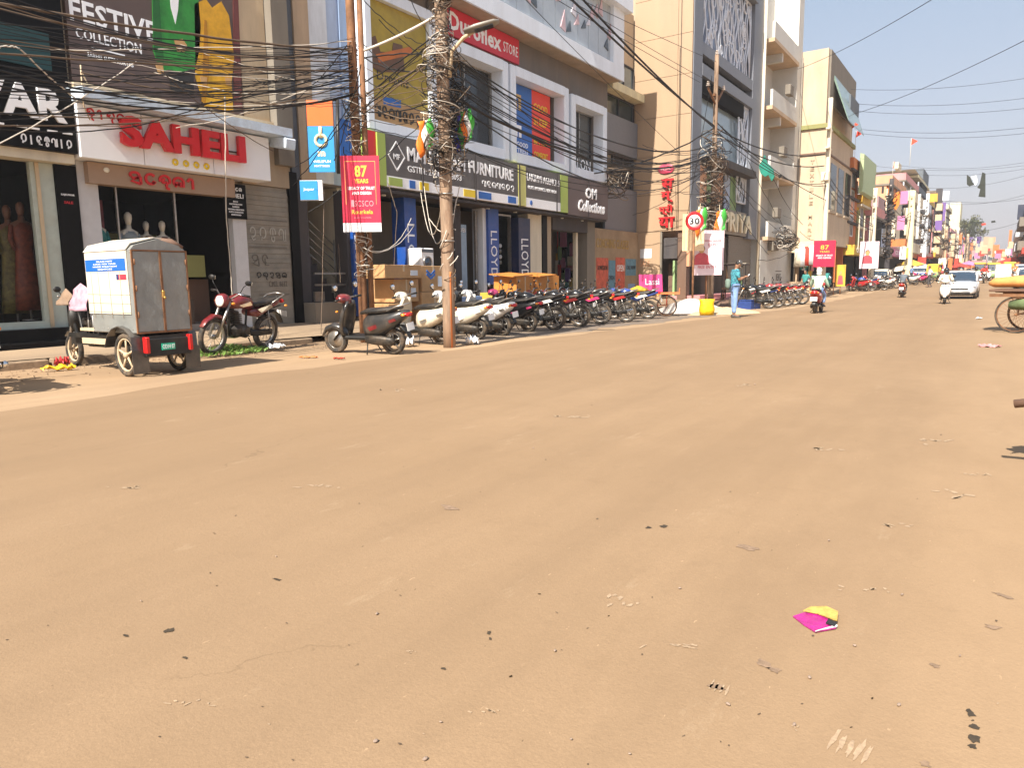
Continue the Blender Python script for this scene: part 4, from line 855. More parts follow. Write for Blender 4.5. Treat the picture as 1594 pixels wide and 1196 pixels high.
# ---- electric cargo three wheeler (front along +x)
def cargo_trike():
    t = empty('cargo_three_wheeler'); GM = mat('galvanised', hexc('8d8f8c'), .5, .25, var=.18, scale=2.6, bump=1.0, dirt=.4, dcol=(.26, .2, .14))
    for s in (-1, 1):
        w_ = wheel(t, -.62, .47*s, r=.30, w=.05, style='alloy', rimm=C['sand'])
    FT = Matrix.Translation((.55, 0, 0)); wheel(t, 1.77, 0, r=.26, w=.05, style='alloy', rimm=C['sand'])
    ch = MB().use(M['black']); ch.bb(-1.02, 1.15, -.42, .42, .50, .56); ch.bb(-.98, 1.3, -.30, -.24, .38, .50).bb(-.98, 1.3, .24, .30, .38, .50).tube([(1.1, .27, .44), (1.5, .1, .66)], .03, 6).tube([(1.1, -.27, .44), (1.5, -.1, .66)], .03, 6).cyl((-.62, -.44, .30), (-.62, .44, .30), .035)
    ch.build('chassis', None, t)
    bd = MB(); tarp = mat('white_tarp', hexc('cfc7b8'), .6, var=.10, scale=2.5, bump=.5, dirt=.3)
    bx('cargo_box', GM, t, -.98, .22, -.50, .50, .60, 1.70, bev=.012); MB().prism([(-.98, -.50, 1.70), (-.98, -.42, 1.77), (-.98, 0, 1.86), (-.98, .42, 1.77), (-.98, .50, 1.70)], (1, 0, 0), 1.20).build('box_roof', GM, t)
    FLY = Matrix.Scale(-1, 4, (0, 1, 0))
    tp = MB(FLY); tp.bb(-.90, .26, -.515, -.502, .86, 1.71); tp.prism([(-.90, -.515, 1.705), (-.90, -.43, 1.785), (-.90, 0, 1.875), (-.90, .12, 1.86), (-.90, .12, 1.875), (-.90, 0, 1.89), (-.90, -.44, 1.80), (-.90, -.53, 1.71)], (1, 0, 0), 1.17)
    tpo = tp.build('tarpaulin', tarp, t)
    MB(FLY).bb(-.86, .24, -.522, -.516, 1.44, 1.60).build('blue_band', BLUS, tpo)
    for i, (s_, w__) in enumerate((('GLAZE NEW', .45), ('LOOK FOR YOUR', .62), ('HOME SOLUTION', .66), ('SERVICES', .4))): text(s_, WHT, tpo, (-.31+w__/2, .523, 1.56-.035*i), (-1, 0, 0), w__, .02, depth=.003, off=.01)
    MB(FLY).bb(-.86, -.66, -.521, -.516, 1.32, 1.39).build('red_label', sign_mat('crimson', hexc('c03a4a')), tpo); MB(FLY).bb(-.655, -.60, -.521, -.516, 1.32, 1.39).build('blue_label', sign_mat('navy', hexc('23346a')), tpo)
    sm_ = MB(FLY).use(C['sand']);
    for xx in (-.7, -.4, -.1, .1): sm_.tube([(xx, -.519, .8), (xx+.01, -.521, 1.43)], .004, 4)
    for zz in (1.0, 1.12, .88): sm_.tube([(-.9, -.519, zz), (.25, -.519, zz+.01)], .003, 4)
    sm_.build('seam', None, tpo)
    MB().tube([(-.6, -.1, 1.88), (-.9, -.3, 1.83), (-.99, -.45, 1.76)], [.03, .05, .02], 6).build('cloth_bundle', C['brown'], t)
    for y0, y1 in ((-.47, -.004), (.004, .47)):
        d = MB().bb(-1.0, -.985, y0, y1, .62, 1.69, bev=.004).build('rear_door', GM, t)
    for yy in (-.46, .46):
        for zz in (.85, 1.2, 1.55): MB().cyl((-1.015, yy, zz-.04), (-1.015, yy, zz+.04), .012, n=6).build('hinge', M['rust'], t)
    dn = MB()
    for k in range(9): dn.cyl((-.9+.135*k, .501, .66), (-.9+.135*k, .508, .66), .008, n=6)
    dn.build('rivet_row', M['steel'], t)
    rs_ = MB(); rs_.bb(-1.008, -.985, -.50, -.475, .60, 1.71).bb(-1.008, -.985, .475, .50, .60, 1.71).bb(-1.008, -.985, -.474, .474, 1.692, 1.712).bb(-1.008, -.985, -.474, .474, .595, .617).bb(-1.012, -1.001, -.02, .02, .62, 1.69)
    rs_.build('door_frame', M['rust'], t); MB().box((-1.02, 0, 1.12), (.03, .05, .10), bev=.01).ball((-1.035, -.01, 1.07), .022, 8, 6).build('padlock', mat('brass', (.55, .32, .08), .4, .7), t)
    bxp = MB().use(M['black']); bxp.bb(-1.06, -.98, -.42, .42, .28, .52, bev=.01); bo = bxp.build('rear_panel', None, t)
    pl = MB().bb(-1.075, -1.062, -.10, .14, .36, .45).build('number_plate', M['plateg'], bo); text('OD14 07', WHT, pl, (-1.078, .13, .375), (0, -1, 0), .22, .06, depth=.003, off=.01)
    for s in (-1, 1):
        MB().bb(-1.10, -1.0, .36*s-.07*(s < 0)-.0, .36*s+.07*(s > 0)+.0, .33, .55, bev=.01).build('tail_light', M['lampr'], t)
        fd = MB(); fd.add(*(lambda P: ([(x, y, z) for x, z in P for y in (.36*s, .60*s)], [(2*i, 2*i+1, 2*i+3, 2*i+2) for i in range(len(P)-1)]))([( -.22, .40), (-.30, .56), (-.45, .66), (-.62, .70), (-.80, .66), (-.96, .56), (-1.0, .20)])); fo = fd.build('mudguard', M['greyp'], t)
        sd_ = fo.modifiers.new('s', 'SOLIDIFY'); sd_.thickness = .012
        MB().bb(-1.0, -.99, .34*s-.0, .62*s, .06, .38).build('mud_flap', M['greyp'], t)
    MB().bb(.30, .90, -.32, .32, .66, .78, bev=.03).build('seat', M['seat'], t)
    MB().use(C['sand']).bb(.22, .8, -.40, .40, .60, .64).bb(-.2, .7, .40, .44, .42, .50).build('side_step', None, t)
    MB().use(M['rust']).tube([(.22, -.42, .65), (.22, -.42, .95), (.22, .42, .95)], .014, 6).build('backrest_bar', None, t)
    cov = MB(); cov.bb(.28, .72, -.31, -.29, .62, .92); 
    grl = MB().use(M['black']); grl.bb(.28, .78, -.31, .31, .36, .66, bev=.02); grl.build('battery_box', None, t)
    bars = MB().use(M['steel']);
    for k in range(3): bars.tube([(.38+.14*k, .33, .40), (.36+.14*k, .33, .88)], .012, 5)
    bars.build('guard_bar', None, t)
    fk = MB(FT)
    for s in (-1, 1): fk.tube([(1.22, .08*s, .26), (1.10, .09*s, .62), (1.0, .09*s, .95)], [.026, .024, .02], 8)
    fk.build('fork', M['steel'], t)
    MB(FT).loft([(.98, .42, .05, .03), (1.10, .54, .075, .03), (1.26, .56, .075, .03), (1.42, .48, .06, .02)], 10).build('front_fender', M['blackp'], t)
    MB(FT).loft([(1.0, .72, .16, .20), (1.10, .76, .14, .18), (1.16, .80, .10, .10)], 12, 2.4).build('front_shield', M['black'], t)
    MB(FT).ball((1.16, 0, .84), (.05, .08, .08)).build('headlight', M['lampw'], t)
    MB(FT).tube([(.88, -.40, 1.10), (.94, -.22, 1.06), (1.0, 0, .98), (.94, .22, 1.06), (.88, .40, 1.10)], .014, 6).build('handlebar', M['steel'], t)
    MB(FT).tube([(.97, -.22, 1.05), (.95, -.34, 1.18)], .008, 5).ball((.94, -.36, 1.2), (.02, .07, .045)).tube([(.97, .22, 1.05), (.95, .34, 1.18)], .008, 5).ball((.94, .36, 1.2), (.02, .07, .045)).build('mirror', M['black'], t)
    MB(FT).tube([(.98, 0, .98), (.9, 0, .6), (.5, 0, .5)], .03, 6).build('steering_column', M['black'], t)
    return t
def cloth(name, m, nu, nv, f, th=.008, **k):
    vs = [f(i/nu, j/nv) for i in range(nu+1) for j in range(nv+1)]
    fs = [(i*(nv+1)+j, i*(nv+1)+j+1, (i+1)*(nv+1)+j+1, (i+1)*(nv+1)+j) for i in range(nu) for j in range(nv)]
    o = MB().add(vs, fs, True).build(name, m, k.get('parent')); s_ = o.modifiers.new('thickness', 'SOLIDIFY'); s_.thickness = th; return o
# ---- car (front along +x)
def car(paint, kind='hatch', name='car'):
    t = empty(name); P = paint
    L, Wd, H = 3.8, .84, 1.50
    body = MB(); body.loft([(-1.88, .55, .70, .26), (-1.80, .60, .80, .36), (-1.2, .62, .84, .40), (0, .61, .85, .40), (1.0, .60, .84, .37), (1.55, .56, .80, .32), (1.82, .50, .70, .24), (1.88, .46, .60, .16)], 18, 4.5)
    body.build('body', P, t)
    cab = MB()
    if kind == 'hatch': S_ = [(-1.78, .96, .68, .08), (-1.60, 1.12, .70, .24), (-1.2, 1.22, .68, .27), (-.3, 1.25, .67, .26), (.25, 1.22, .67, .24), (.62, 1.10, .72, .16), (1.0, .96, .74, .05)]
    else: S_ = [(-1.3, .98, .68, .05), (-.9, 1.15, .68, .22), (-.3, 1.24, .67, .25), (.25, 1.20, .67, .23), (.62, 1.08, .72, .14), (1.0, .96, .74, .05)]
    cab.loft([(a, b, c*1.0, d) for a, b, c, d in S_], 18, 4); co = cab.build('cabin', M['winc'], t)
    rf = MB(); rf.loft([(a, b+d+.005-.035, c*.93, .04) for a, b, c, d in S_[1:-2]], 12, 4); rf.build('roof', P, co)
    for s in (-1, 1):
        for xa, xb in ((.98, .28), (-.35, -.38), (-1.74, -1.45)): MB().tube([(xa, .76*s, .98), ((xa+xb)/2, .74*s, 1.22), (xb, .66*s, 1.43)], .03, 5).build('pillar', P, co)
    for x in (1.18, -1.18):
        for s in (-1, 1): wheel(t, x, .76*s, r=.31, w=.09, style='alloy')
    MB().box((1.87, 0, .55), (.05, .9, .10), bev=.02).box((1.86, 0, .33), (.06, 1.1, .12), bev=.02).build('grille', M['black'], t)
    for s in (-1, 1):
        MB().ball((1.74, .62*s, .70), (.14, .17, .08), 12, 8).build('headlight', M['lampw'], t); MB().ball((-1.82, .68*s, .78), (.06, .12, .12), 10, 8).build('tail_light', M['lampr'], t)
        MB().ball((.72, .93*s, 1.0), (.07, .09, .06), 10, 6).build('wing_mirror', P, t)
    MB().box((1.90, 0, .44), (.01, .42, .10)).box((-1.90, 0, .62), (.01, .42, .10)).build('number_plate', M['plate'], t)
    MB().box((0, 0, .24), (3.3, 1.4, .10)).build('underbody', M['black'], t)
    MB().prism([(.95, -.70, 1.0), (.95, .70, 1.0), (.93, .70, 1.02), (.93, -.70, 1.02)], (1, 0, 0), .02).build('wiper', M['black'], t)
    return t
def auto_rickshaw(paint, hood):
    t = empty('auto_rickshaw')
    MB().loft([(-1.25, .62, .60, .30), (-.9, .60, .66, .34), (.1, .60, .66, .34), (.5, .62, .52, .38), (1.0, .60, .34, .34), (1.25, .52, .20, .20)], 14, 3.5).build('body', paint, t)
    MB().loft([(-1.2, 1.60, .50, .06), (-.8, 1.66, .62, .10), (.3, 1.68, .60, .09), (.75, 1.60, .48, .06)], 12, 4).bb(-1.22, -1.18, -.55, .55, .9, 1.6).build('canopy', hood, t)
    fr = MB()
    for s in (-1, 1): fr.tube([(.98, .36*s, .9), (.70, .46*s, 1.6)], .025, 6).tube([(-.1, .64*s, .9), (-.1, .58*s, 1.62)], .022, 6)
    fr.build('frame', M['black'], t); MB().prism([(.98, -.34, .92), (.98, .34, .92), (.72, .44, 1.58), (.72, -.44, 1.58)], (1, 0, 0), .01).build('windscreen', M['winc'], t)
    wheel(t, 1.0, r=.22, w=.05, style='disc'); wheel(t, -.85, .55, r=.22, w=.05, style='disc'); wheel(t, -.85, -.55, r=.22, w=.05, style='disc')
    MB().ball((1.24, 0, .72), (.05, .09, .09)).build('headlight', M['lampw'], t); MB().bb(-1.0, -.5, -.55, .55, .7, .85, bev=.04).build('seat', M['seat'], t)
    return t
def mini_truck(paint):
    t = empty('mini_truck'); t.scale = (.85,)*3
    MB().loft([(.55, .95, .72, .60), (1.35, .93, .72, .60), (1.62, .70, .68, .36), (1.70, .6, .6, .22)], 14, 5).build('cab', paint, t)
    MB().prism([(1.48, -.60, 1.05), (1.48, .60, 1.05), (1.34, .58, 1.46), (1.34, -.58, 1.46)], (1, 0, 0), .06).build('windscreen', M['winc'], t)
    b = MB(); b.bb(-1.8, .5, -.74, .74, .62, .70).bb(-1.8, .5, -.74, -.71, .70, 1.15).bb(-1.8, .5, .71, .74, .70, 1.15).bb(-1.8, -1.77, -.70, .70, .70, 1.15); b.build('load_bed', paint, t)
    bx('load', C['cream'], t, -1.7, .45, -.68, .68, .71, 1.95, bev=.05)
    for x in (1.0, -1.2):
        for s in (-1, 1): wheel(t, x, .62*s, r=.28, w=.08, style='disc')
    MB().ball((1.68, .5, .66), (.05, .11, .08)).ball((1.68, -.5, .66), (.05, .11, .08)).build('headlight', M['lampw'], t)
    MB().bb(1.70, 1.74, -.3, .3, .5, .58).build('number_plate', M['plate'], t); MB().bb(1.68, 1.76, -.7, .7, .30, .44, bev=.02).build('bumper', M['black'], t)
    return t
# =============================================================== PEOPLE
def skinned(name, joints, edges, m, parent=None, root=0, sub=1):
    me = bpy.data.meshes.new(name); me.from_pydata([j[:3] for j in joints], edges, [])
    o = bpy.data.objects.new(name, me); col.objects.link(o)
    md = o.modifiers.new('skin', 'SKIN'); md.use_smooth_shade = True
    if not me.skin_vertices:
        bm = bmesh.new(); bm.from_mesh(me); bm.verts.layers.skin.verify(); bm.to_mesh(me); bm.free()
    for i, j in enumerate(joints):
        sv = me.skin_vertices[0].data[i]; sv.radius = (j[3], j[4] if len(j) > 4 else j[3]); sv.use_root = (i == root)
    s_ = o.modifiers.new('sub', 'SUBSURF'); s_.levels = s_.render_levels = sub
    bpy.context.view_layer.update()
    dg = bpy.context.evaluated_depsgraph_get(); nm = bpy.data.meshes.new_from_object(o.evaluated_get(dg))
    o.modifiers.clear(); o.data = nm; nm.materials.clear(); nm.materials.append(m)
    for p in nm.polygons: p.use_smooth = True
    if parent: o.parent = parent
    return o
def person(P, shirt, trousers, skin='skin', hair=True, headgear=None, shoes='black', long_sleeve=False, tilt=0., label='', group=None, shirt_len=0., name='person', hands=True):
    """P: joint dict (x fwd, y left, z up): pelvis, chest, neck, head, and sh/el/wr, hip/kn/an, toe for l and r"""
    t = empty(name); tag(t, label, 'person', group)
    J = []; E = []; I = {}
    def j(n, p, r, r2=None): I[n] = len(J); J.append((*p, r, r2 or r)); return I[n]
    pv, chs, nk, hd = V(P['pelvis']), V(P['chest']), V(P['neck']), V(P['head'])
    j('pv', pv, .085, .085); j('wa', pv.lerp(chs, .5), .075, .075); j('ch', chs, .085, .085); j('nk', nk, .05); j('hb', nk.lerp(hd, .55), .05); E += [(0, 1), (1, 2), (2, 3), (3, 4)]
    for s in 'lr':
        for a, n, r, pr_ in (('sh', 'sh', .048, 'ch'), ('el', 'el', .040, 'sh'), ('wr', 'wr', .028, 'el')):
            j(n+s, P[a+s], r); E.append((I[pr_ + (s if pr_ != 'ch' else '')], I[n+s]))
        for a, r, pr_ in (('hip', .095, 'pv'), ('kn', .06, 'hip'), ('an', .04, 'kn'), ('toe', .035, 'an')):
            j(a+s, P[a+s], r); E.append((I[pr_ + (s if pr_ != 'pv' else '')], I[a+s]))
        wr, el = V(P['wr'+s]), V(P['el'+s]); d = (wr-el).normalized(); side = d.cross(V((0, 0, 1)));
        side = side.normalized() if side.length > .1 else V((0, 1, 0)); nrm = side.cross(d)
        if hands:
            pm = j('pm'+s, wr+d*.07, .030, .018); E.append((I['wr'+s], pm))
            for k, ln in enumerate((.062, .072, .066, .050)):
                b = wr+d*.10+side*(.028-.019*k); c1 = j(f'f{k}{s}', b, .0095); c2 = j(f'g{k}{s}', b+d*ln*.5-nrm*.012, .0085); c3 = j(f'h{k}{s}', b+d*ln*.8-nrm*.035, .007)
                E += [(pm, c1), (c1, c2), (c2, c3)]
            th = j('t1'+s, wr+d*.045+side*.042, .010); t2 = j('t2'+s, wr+d*.085+side*.052-nrm*.02, .008); E += [(pm, th), (th, t2)]
    body = skinned('body', J, E, M[skin], t)
    # head with face
    up = (hd-nk).normalized(); f = V((1, 0, 0)); f = (f-up*f.dot(up)).normalized(); f = (f*cos(tilt)-up*sin(tilt)).normalized(); u2 = (up*cos(tilt)+V((1, 0, 0))*sin(tilt)).normalized(); sd_ = u2.cross(f)
    R3 = Matrix((f, sd_, u2)).transposed()
    hm = MB(); hm.T = Matrix.Translation(hd) @ R3.to_4x4()
    hm.use(M[skin]); hm.loft([(-.115, -.002, .035, .030), (-.09, 0, .052, .05), (-.04, .0, .068, .085), (.01, 0, .076, .096), (.06, -.002, .070, .088), (.10, -.008, .045, .055), (.116, -.01, .01, .01)], 14, 2.1, axis='z') if False else None
    prof = [(-.125, .025, .030, .035), (-.105, .018, .045, .055), (-.07, .012, .058, .078), (-.02, .004, .068, .092), (.03, 0, .074, .098), (.075, -.006, .066, .088), (.105, -.01, .042, .060), (.122, -.012, .012, .02)]
    vs = []
    for z, xc, hy, hx in prof:
        for k in range(14): a = 2*pi*k/14; vs.append((xc+hx*cos(a), hy*sin(a), z))
    fs = [(i*14+k, i*14+(k+1) % 14, (i+1)*14+(k+1) % 14, (i+1)*14+k) for i in range(7) for k in range(14)]+[tuple(range(14))[::-1], tuple(range(98, 112))]
    hm.add(vs, fs, True)
    hm.loft([(.080, -.025, .012, .018), (.112, -.035, .017, .012), (.098, -.045, .016, .006)], 8, 2)     # nose
    for s in (-1, 1): hm.ball((-.005, .075*s, -.015), (.018, .012, .03), 8, 6)
    hm.use(mat('lip', (.22, .08, .05), .5)).ball((.088, 0, -.068), (.010, .024, .008), 8, 5)
    for s in (-1, 1): hm.use(WHT).ball((.082, .03*s, .0), (.012, .014, .009), 8, 6).use(M['hair']).ball((.091, .03*s, .0), (.006, .007, .007), 6, 5).ball((.088, .03*s, .024), (.008, .019, .004), 6, 4)
    ho = hm.build('head', None, t)
    hr = MB(); hr.T = hm.T
    if headgear == 'cap': 
        hr.use(M[P['hg']]).ball((-.012, 0, .055), (.108, .085, .075), 14, 8); hr.loft([(.05, .06, .07, .008), (.11, .052, .06, .007), (.155, .045, .03, .005)], 10, 2.5); hr.build('cap', None, ho)
        h2 = MB(); h2.T = hm.T; h2.ball((-.035, 0, .0), (.078, .078, .07), 12, 8).build('hair', M['hair'], ho)
    elif headgear == 'helmet':
        hr.use(M[P['hg']]).ball((-.012, 0, .03), (.135, .118, .125), 16, 10); hr.loft([(-.03, -.06, .112, .07), (.03, -.06, .10, .07)], 10, 3); go = hr.build('helmet', None, ho)
        v_ = MB(); v_.T = hm.T; v_.ball((.03, 0, .0), (.105, .10, .055), 14, 8).build('visor', M['winc'], go)
    elif headgear == 'scarf':
        hr.use(M[P['hg']]).ball((-.012, 0, .02), (.118, .098, .125), 14, 10); hr.ball((-.02, 0, -.10), (.09, .09, .07), 12, 8); hr.build('headscarf', None, ho)
    else: hr.ball((-.022, 0, .045), (.100, .083, .088), 14, 8).build('hair', M['hair'], ho)
    # shirt
    SJ = [(*pv.lerp(chs, -.12+shirt_len), .150, .150), (*pv.lerp(chs, .45), .132, .132), (*chs, .148, .148), (*(nk-V((0, 0, .035))), .068, .062)]; SE = [(0, 1), (1, 2), (2, 3)]
    for s in 'lr':
        k = len(SJ); e = V(P['el'+s]); a = V(P['sh'+s]); w__ = V(P['wr'+s])
        SJ += [(*a, .078), (*a.lerp(e, .85 if not long_sleeve else 1), .062)]; SE += [(2, k), (k, k+1)]
        if long_sleeve: SJ.append((*e.lerp(w__, .92), .042)); SE.append((k+1, k+2))
    skinned('shirt', SJ, SE, shirt, t, root=1)
    TJ = [(*pv, .118, .118)]; TE = []
    for s in 'lr':
        k = len(TJ); TJ += [(*P['hip'+s], .098), (*P['kn'+s], .078), (*V(P['kn'+s]).lerp(V(P['an'+s]), .92), .062)]; TE += [(0, k), (k, k+1), (k+1, k+2)]
    skinned('trousers', TJ, TE, trousers, t)
    for s in 'lr':
        a = V(P['an'+s]); to = V(P['toe'+s]); d = (to-a); d.z = 0; d.normalize(); sh = MB(); rz = math.atan2(d.y, d.x)
        sh.T = Matrix.Translation((a.x, a.y, min(a.z-.085, to.z-.035))) @ Matrix.Rotation(rz, 4, 'Z'); sh.loft([(-.07, .05, .035, .045), (-.02, .055, .04, .05), (.06, .04, .045, .036), (.14, .03, .045, .028), (.19, .022, .03, .018)], 10, 2.8); sh.build('shoe', M[shoes] if isinstance(shoes, str) else shoes, t)
    return t
def ride_pose(hg='black', seat=.82):
    return dict(pelvis=(-.22, 0, seat+.10), chest=(-.12, 0, seat+.46), neck=(-.08, 0, seat+.62), head=(-.04, 0, seat+.76), shl=(-.10, .19, seat+.54), shr=(-.10, -.19, seat+.54), ell=(.06, .27, seat+.30), elr=(.06, -.27, seat+.30),
        wrl=(.20, .31, seat+.18), wrr=(.20, -.31, seat+.18), hipl=(-.18, .10, seat+.08), hipr=(-.18, -.10, seat+.08), knl=(.18, .17, seat-.10), knr=(.18, -.17, seat-.10), anl=(.14, .15, seat-.42), anr=(.14, -.15, seat-.42), toel=(.26, .17, seat-.50), toer=(.26, -.17, seat-.50), hg=hg)
def stand_pose(hg='black', step=.12, arm=.0):
    return dict(pelvis=(0, 0, .93), chest=(.01, 0, 1.27), neck=(.02, 0, 1.44), head=(.05, 0, 1.57), shl=(0, .19, 1.37), shr=(0, -.19, 1.37), ell=(-.03-arm, .24, 1.10), elr=(-.03+arm, -.24, 1.10), wrl=(.06-arm, .25, .86), wrr=(.06+arm, -.25, .86),
        hipl=(0, .09, .90), hipr=(0, -.09, .90), knl=(step*.7, .10, .49), knr=(-step*.3, -.10, .49), anl=(step*.6, .11, .09), anr=(-step, -.11, .10), toel=(step*.6+.13, .12, .035), toer=(-step+.13, -.12, .035), hg=hg)
def mannequin(body, dress, loc, rz, label, face='cream'):
    t = empty('mannequin', loc, rz, label, 'mannequin', None)
    b = MB(); b.loft([(.0, 0, .17, .10), (.35, 0, .13, .09), (.50, 0, .12, .085), (.78, 0, .17, .11), (.92, 0, .19, .09), (.99, 0, .06, .05), (1.08, .0, .045, .045)], 14, 2.2, axis='z')
    b.build('torso', body, t)
    b = MB(); vs = []
    h_ = MB(); h_.loft([(1.06, 0, .04, .045), (1.12, .0, .058, .065), (1.20, 0, .072, .088), (1.28, 0, .066, .08), (1.33, 0, .025, .03)], 14, 2.1, axis='z'); h_.build('head', body, t)
    d = MB(); d.loft([(-.75, 0, .26, .20), (-.3, 0, .22, .16), (.0, 0, .19, .13), (.45, 0, .15, .11), (.78, 0, .185, .125), (.93, 0, .16, .09)], 16, 2.2, axis='z'); d.build('dress', dress, t)
    a = MB()
    for s in (-1, 1): a.tube([(.18*s, 0, .88), (.24*s, -.02, .62), (.20*s, -.10, .40)], [.05, .04, .028], 8)
    a.build('arm', dress, t); MB().cyl((0, 0, -.95), (0, 0, 0), .02).cyl((0, 0, -.95), (0, 0, -.93), .16).build('stand', M['steel'], t)
    return t
# =============================================================== PLACING THE VEHICLES
NR = lambda a: R(a)
def at_rear(o, px, py, hd, lean=-.12, off=.6, z=0., scale=1.):
    p = G(px, py, z); h = V((cos(R(hd)), sin(R(hd)), 0)); c = p+h*off*scale
    o.location = (c.x, c.y, gz(c.y)+z); o.rotation_euler = (lean, 0, R(hd)); o.scale = (scale,)*3; return o
protos = {}
def get(kind, key, make):
    k = (kind, key)
    if k in protos: return copy_tree(protos[k])
    protos[k] = make(); return protos[k]
def moto(key, **k): o = get('m', key+str(sorted(k.items())), lambda: motorcycle(key, **k)); o['category'] = 'motorcycle'; return o
def scoot(key, **k): o = get('s', key+str(sorted(k.items())), lambda: scooter(key, **k)); o['category'] = 'scooter'; return o
def put(o, label, group, *a, **k): k.setdefault('scale', 1.06); at_rear(o, *a, **k); tag(o, label, None, group); return o
GR = 'two wheelers parked in a row at the kerb'
random.seed(12)
put(scoot('greyp', accent='darkred'), 'dusty charcoal scooter parked almost side on, nearest of the row, beside the red banner pole', GR, 616, 552, 190)
put(scoot('creamp'), 'dusty cream scooter parked right behind the charcoal one, partly hidden by the near pole', GR, 690, 537, 181)
put(scoot('creamp', accent='whitep'), 'cream scooter with its rear just right of the near wire tangled pole', GR, 746, 529, 183)
put(scoot('whitep'), 'white scooter with a white number plate, third pale one along the row', GR, 785, 523, 179)
put(scoot('blackp', accent='pinkp'), 'black scooter with magenta trim parked right of the white scooter', GR, 825, 517, 184)
put(moto('blackp', style='alloy', accent='whitep'), 'black motorcycle with bright alloy wheels in the middle of the row', GR, 862, 514, 200)
put(moto('blackp', style='alloy', accent='darkred'), 'black motorcycle with maroon side panels right of the bright alloy wheels', GR, 902, 509, 192)
put(moto('blackp', style='spoke', accent='pinkp'), 'black motorcycle with spoked wheels and pink flashes in the row of parked bikes', GR, 935, 505, 196)
put(moto('blackp', style='spoke', accent='redp'), 'black motorcycle with a red stripe and spoked wheels right of the pink flashed one', GR, 974, 502, 198)
put(moto('bluep', style='alloy', accent='whitep'), 'dark blue motorcycle at the far end of the row, beside the vendor cart', GR, 1008, 497, 196)
for i, (px, py, k_, a_, hd, lb) in enumerate(((842, 507, 'blackp', 'whitep', 196, 'black motorcycle wedged between the magenta trimmed scooter and the alloy wheeled one'), (881, 503, 'darkred', 'blackp', 200, 'maroon motorcycle wedged behind the bright alloy wheeled one'), (918, 499, 'greyp', 'whitep', 194, 'grey motorcycle squeezed in before the pink flashed one'), (955, 497, 'blackp', 'darkred', 199, 'black motorcycle squeezed in behind the red striped one'), (990, 493, 'greyp', 'blackp', 203, 'dull grey motorcycle squeezed in beside the dark blue one'))): put(moto(k_, style='spoke' if i % 2 else 'alloy', accent=a_), lb, GR, px, py, hd)
put(scoot('greyp'), 'grey scooter wedged between the cream scooter and the white one', GR, 766, 521, 187)
put(moto('darkred', style='spoke', accent='blackp'), 'maroon motorcycle parked on the paving behind the white scooters', GR, 800, 488, 170, z=.12)
put(scoot('redp'), 'red scooter parked on the paving before the collection shop door', GR, 872, 478, 172, z=.12)
put(moto('darkred', style='spoke', accent='chrome'), 'old maroon motorcycle on its stand beside the cargo three wheeler', None, 410, 542, 284, lean=-.16, z=.03, scale=1.16)
o = put(moto('blackp', style='alloy', accent='bluep'), 'motorcycle cut off by the left edge, only its rear wheel and lamp in view', None, -14, 613, 172, lean=-.1)
G2 = 'motorcycles parked beyond the standing man'
for i, (px, py, key, acc, hd, lb) in enumerate(((1196, 481, 'blackp', 'whitep', 205, 'black motorcycle parked just behind the standing man'), (1210, 479, 'blackp', 'bluep', 200, 'black and blue motorcycle, second of the bikes beyond the man'), (1224, 477, 'redp', 'blackp', 195, 'red and black motorcycle in the middle of the bikes beyond the man'),
        (1236, 475, 'redp', 'whitep', 197, 'red and white motorcycle, fourth of the bikes beyond the man'), (1248, 474, 'darkred', 'whitep', 192, 'maroon motorcycle last of the bikes beyond the man'))):
    put(moto(key, style='spoke', accent=acc), lb, G2, px, py, hd)
tr = cargo_trike(); tag(tr, 'electric cargo three wheeler with a galvanised box and white tarpaulin, parked before the fashion shop', 'three-wheeler')
p = G(209, 583); hd = R(181); tr.location = (p.x-.40, p.y+.20, 0); tr.rotation_euler = (0, 0, hd); tr.scale = (.96, .85, 1.06)
def saddle_cloth(name, m, C0, lab, drop, wdt, cat='cloth', gr=None):
    o = cloth(name, m, 8, 8, lambda u, v: (C0[0]+(u-.5)*wdt+.03*sin(v*7), C0[1]+.05*sin(u*9)*v-.10*v, C0[2]-drop*v-.05*abs(u-.5)*4*(1-v))); tag(o, lab, cat, gr); return o
q = YY(126, 441, 5.62); saddle_cloth('cloth', mat('faded_pink_cloth', hexc('c096a4'), .8, var=.45, scale=9, bump=.4), q, 'faded pink and white printed cloth hung over the three wheeler seat', .42, .50)
q = YY(103, 449, 5.60); saddle_cloth('carry_bag', mat('kraft_bag', hexc('836c58'), .8, var=.25, scale=6), q, 'dusty beige bag hanging from the three wheeler handlebar', .26, .36, 'bag')
# riders
def rider(px, py, hd, veh, vl, pl, shirt, trou, hg, hgm, gr1='scooters driving on the road', **kw):
    put(veh, vl, gr1, px, py, hd, lean=0, off=.0)
    P = ride_pose(hgm, .74); pr_ = person(P, C[shirt] if isinstance(shirt, str) else shirt, C[trou], headgear=hg, long_sleeve=True, label=pl, hands=kw.get('hands', False))
    pr_.location = veh.location; pr_.rotation_euler = veh.rotation_euler; return pr_
M['whitecloth'] = mat('white_cloth', (.75, .74, .70), .8, var=.1); M['mint'] = mat('mint_shirt', hexc('b6d4bd'), .8, var=.12, scale=8)
rider(1273, 487, 92, scoot('redp'), 'red scooter driving away from the camera with a rider in pale green', 'person in a pale mint shirt and white headscarf riding the red scooter away', M['mint'], 'blue', 'scarf', 'whitecloth', hands=True)
rider(1404, 463, 92, scoot('redp'), 'distant red scooter driving away, left of the oncoming white scooter', 'person in a grey shirt riding the distant red scooter away', 'slate', 'dgrey', None, 'black')
rider(1470, 473, -88, scoot('whitep'), 'white scooter driving towards the camera', 'person in a cream shirt and black helmet riding the white scooter towards the camera', 'cream', 'grey', 'helmet', 'blackp')
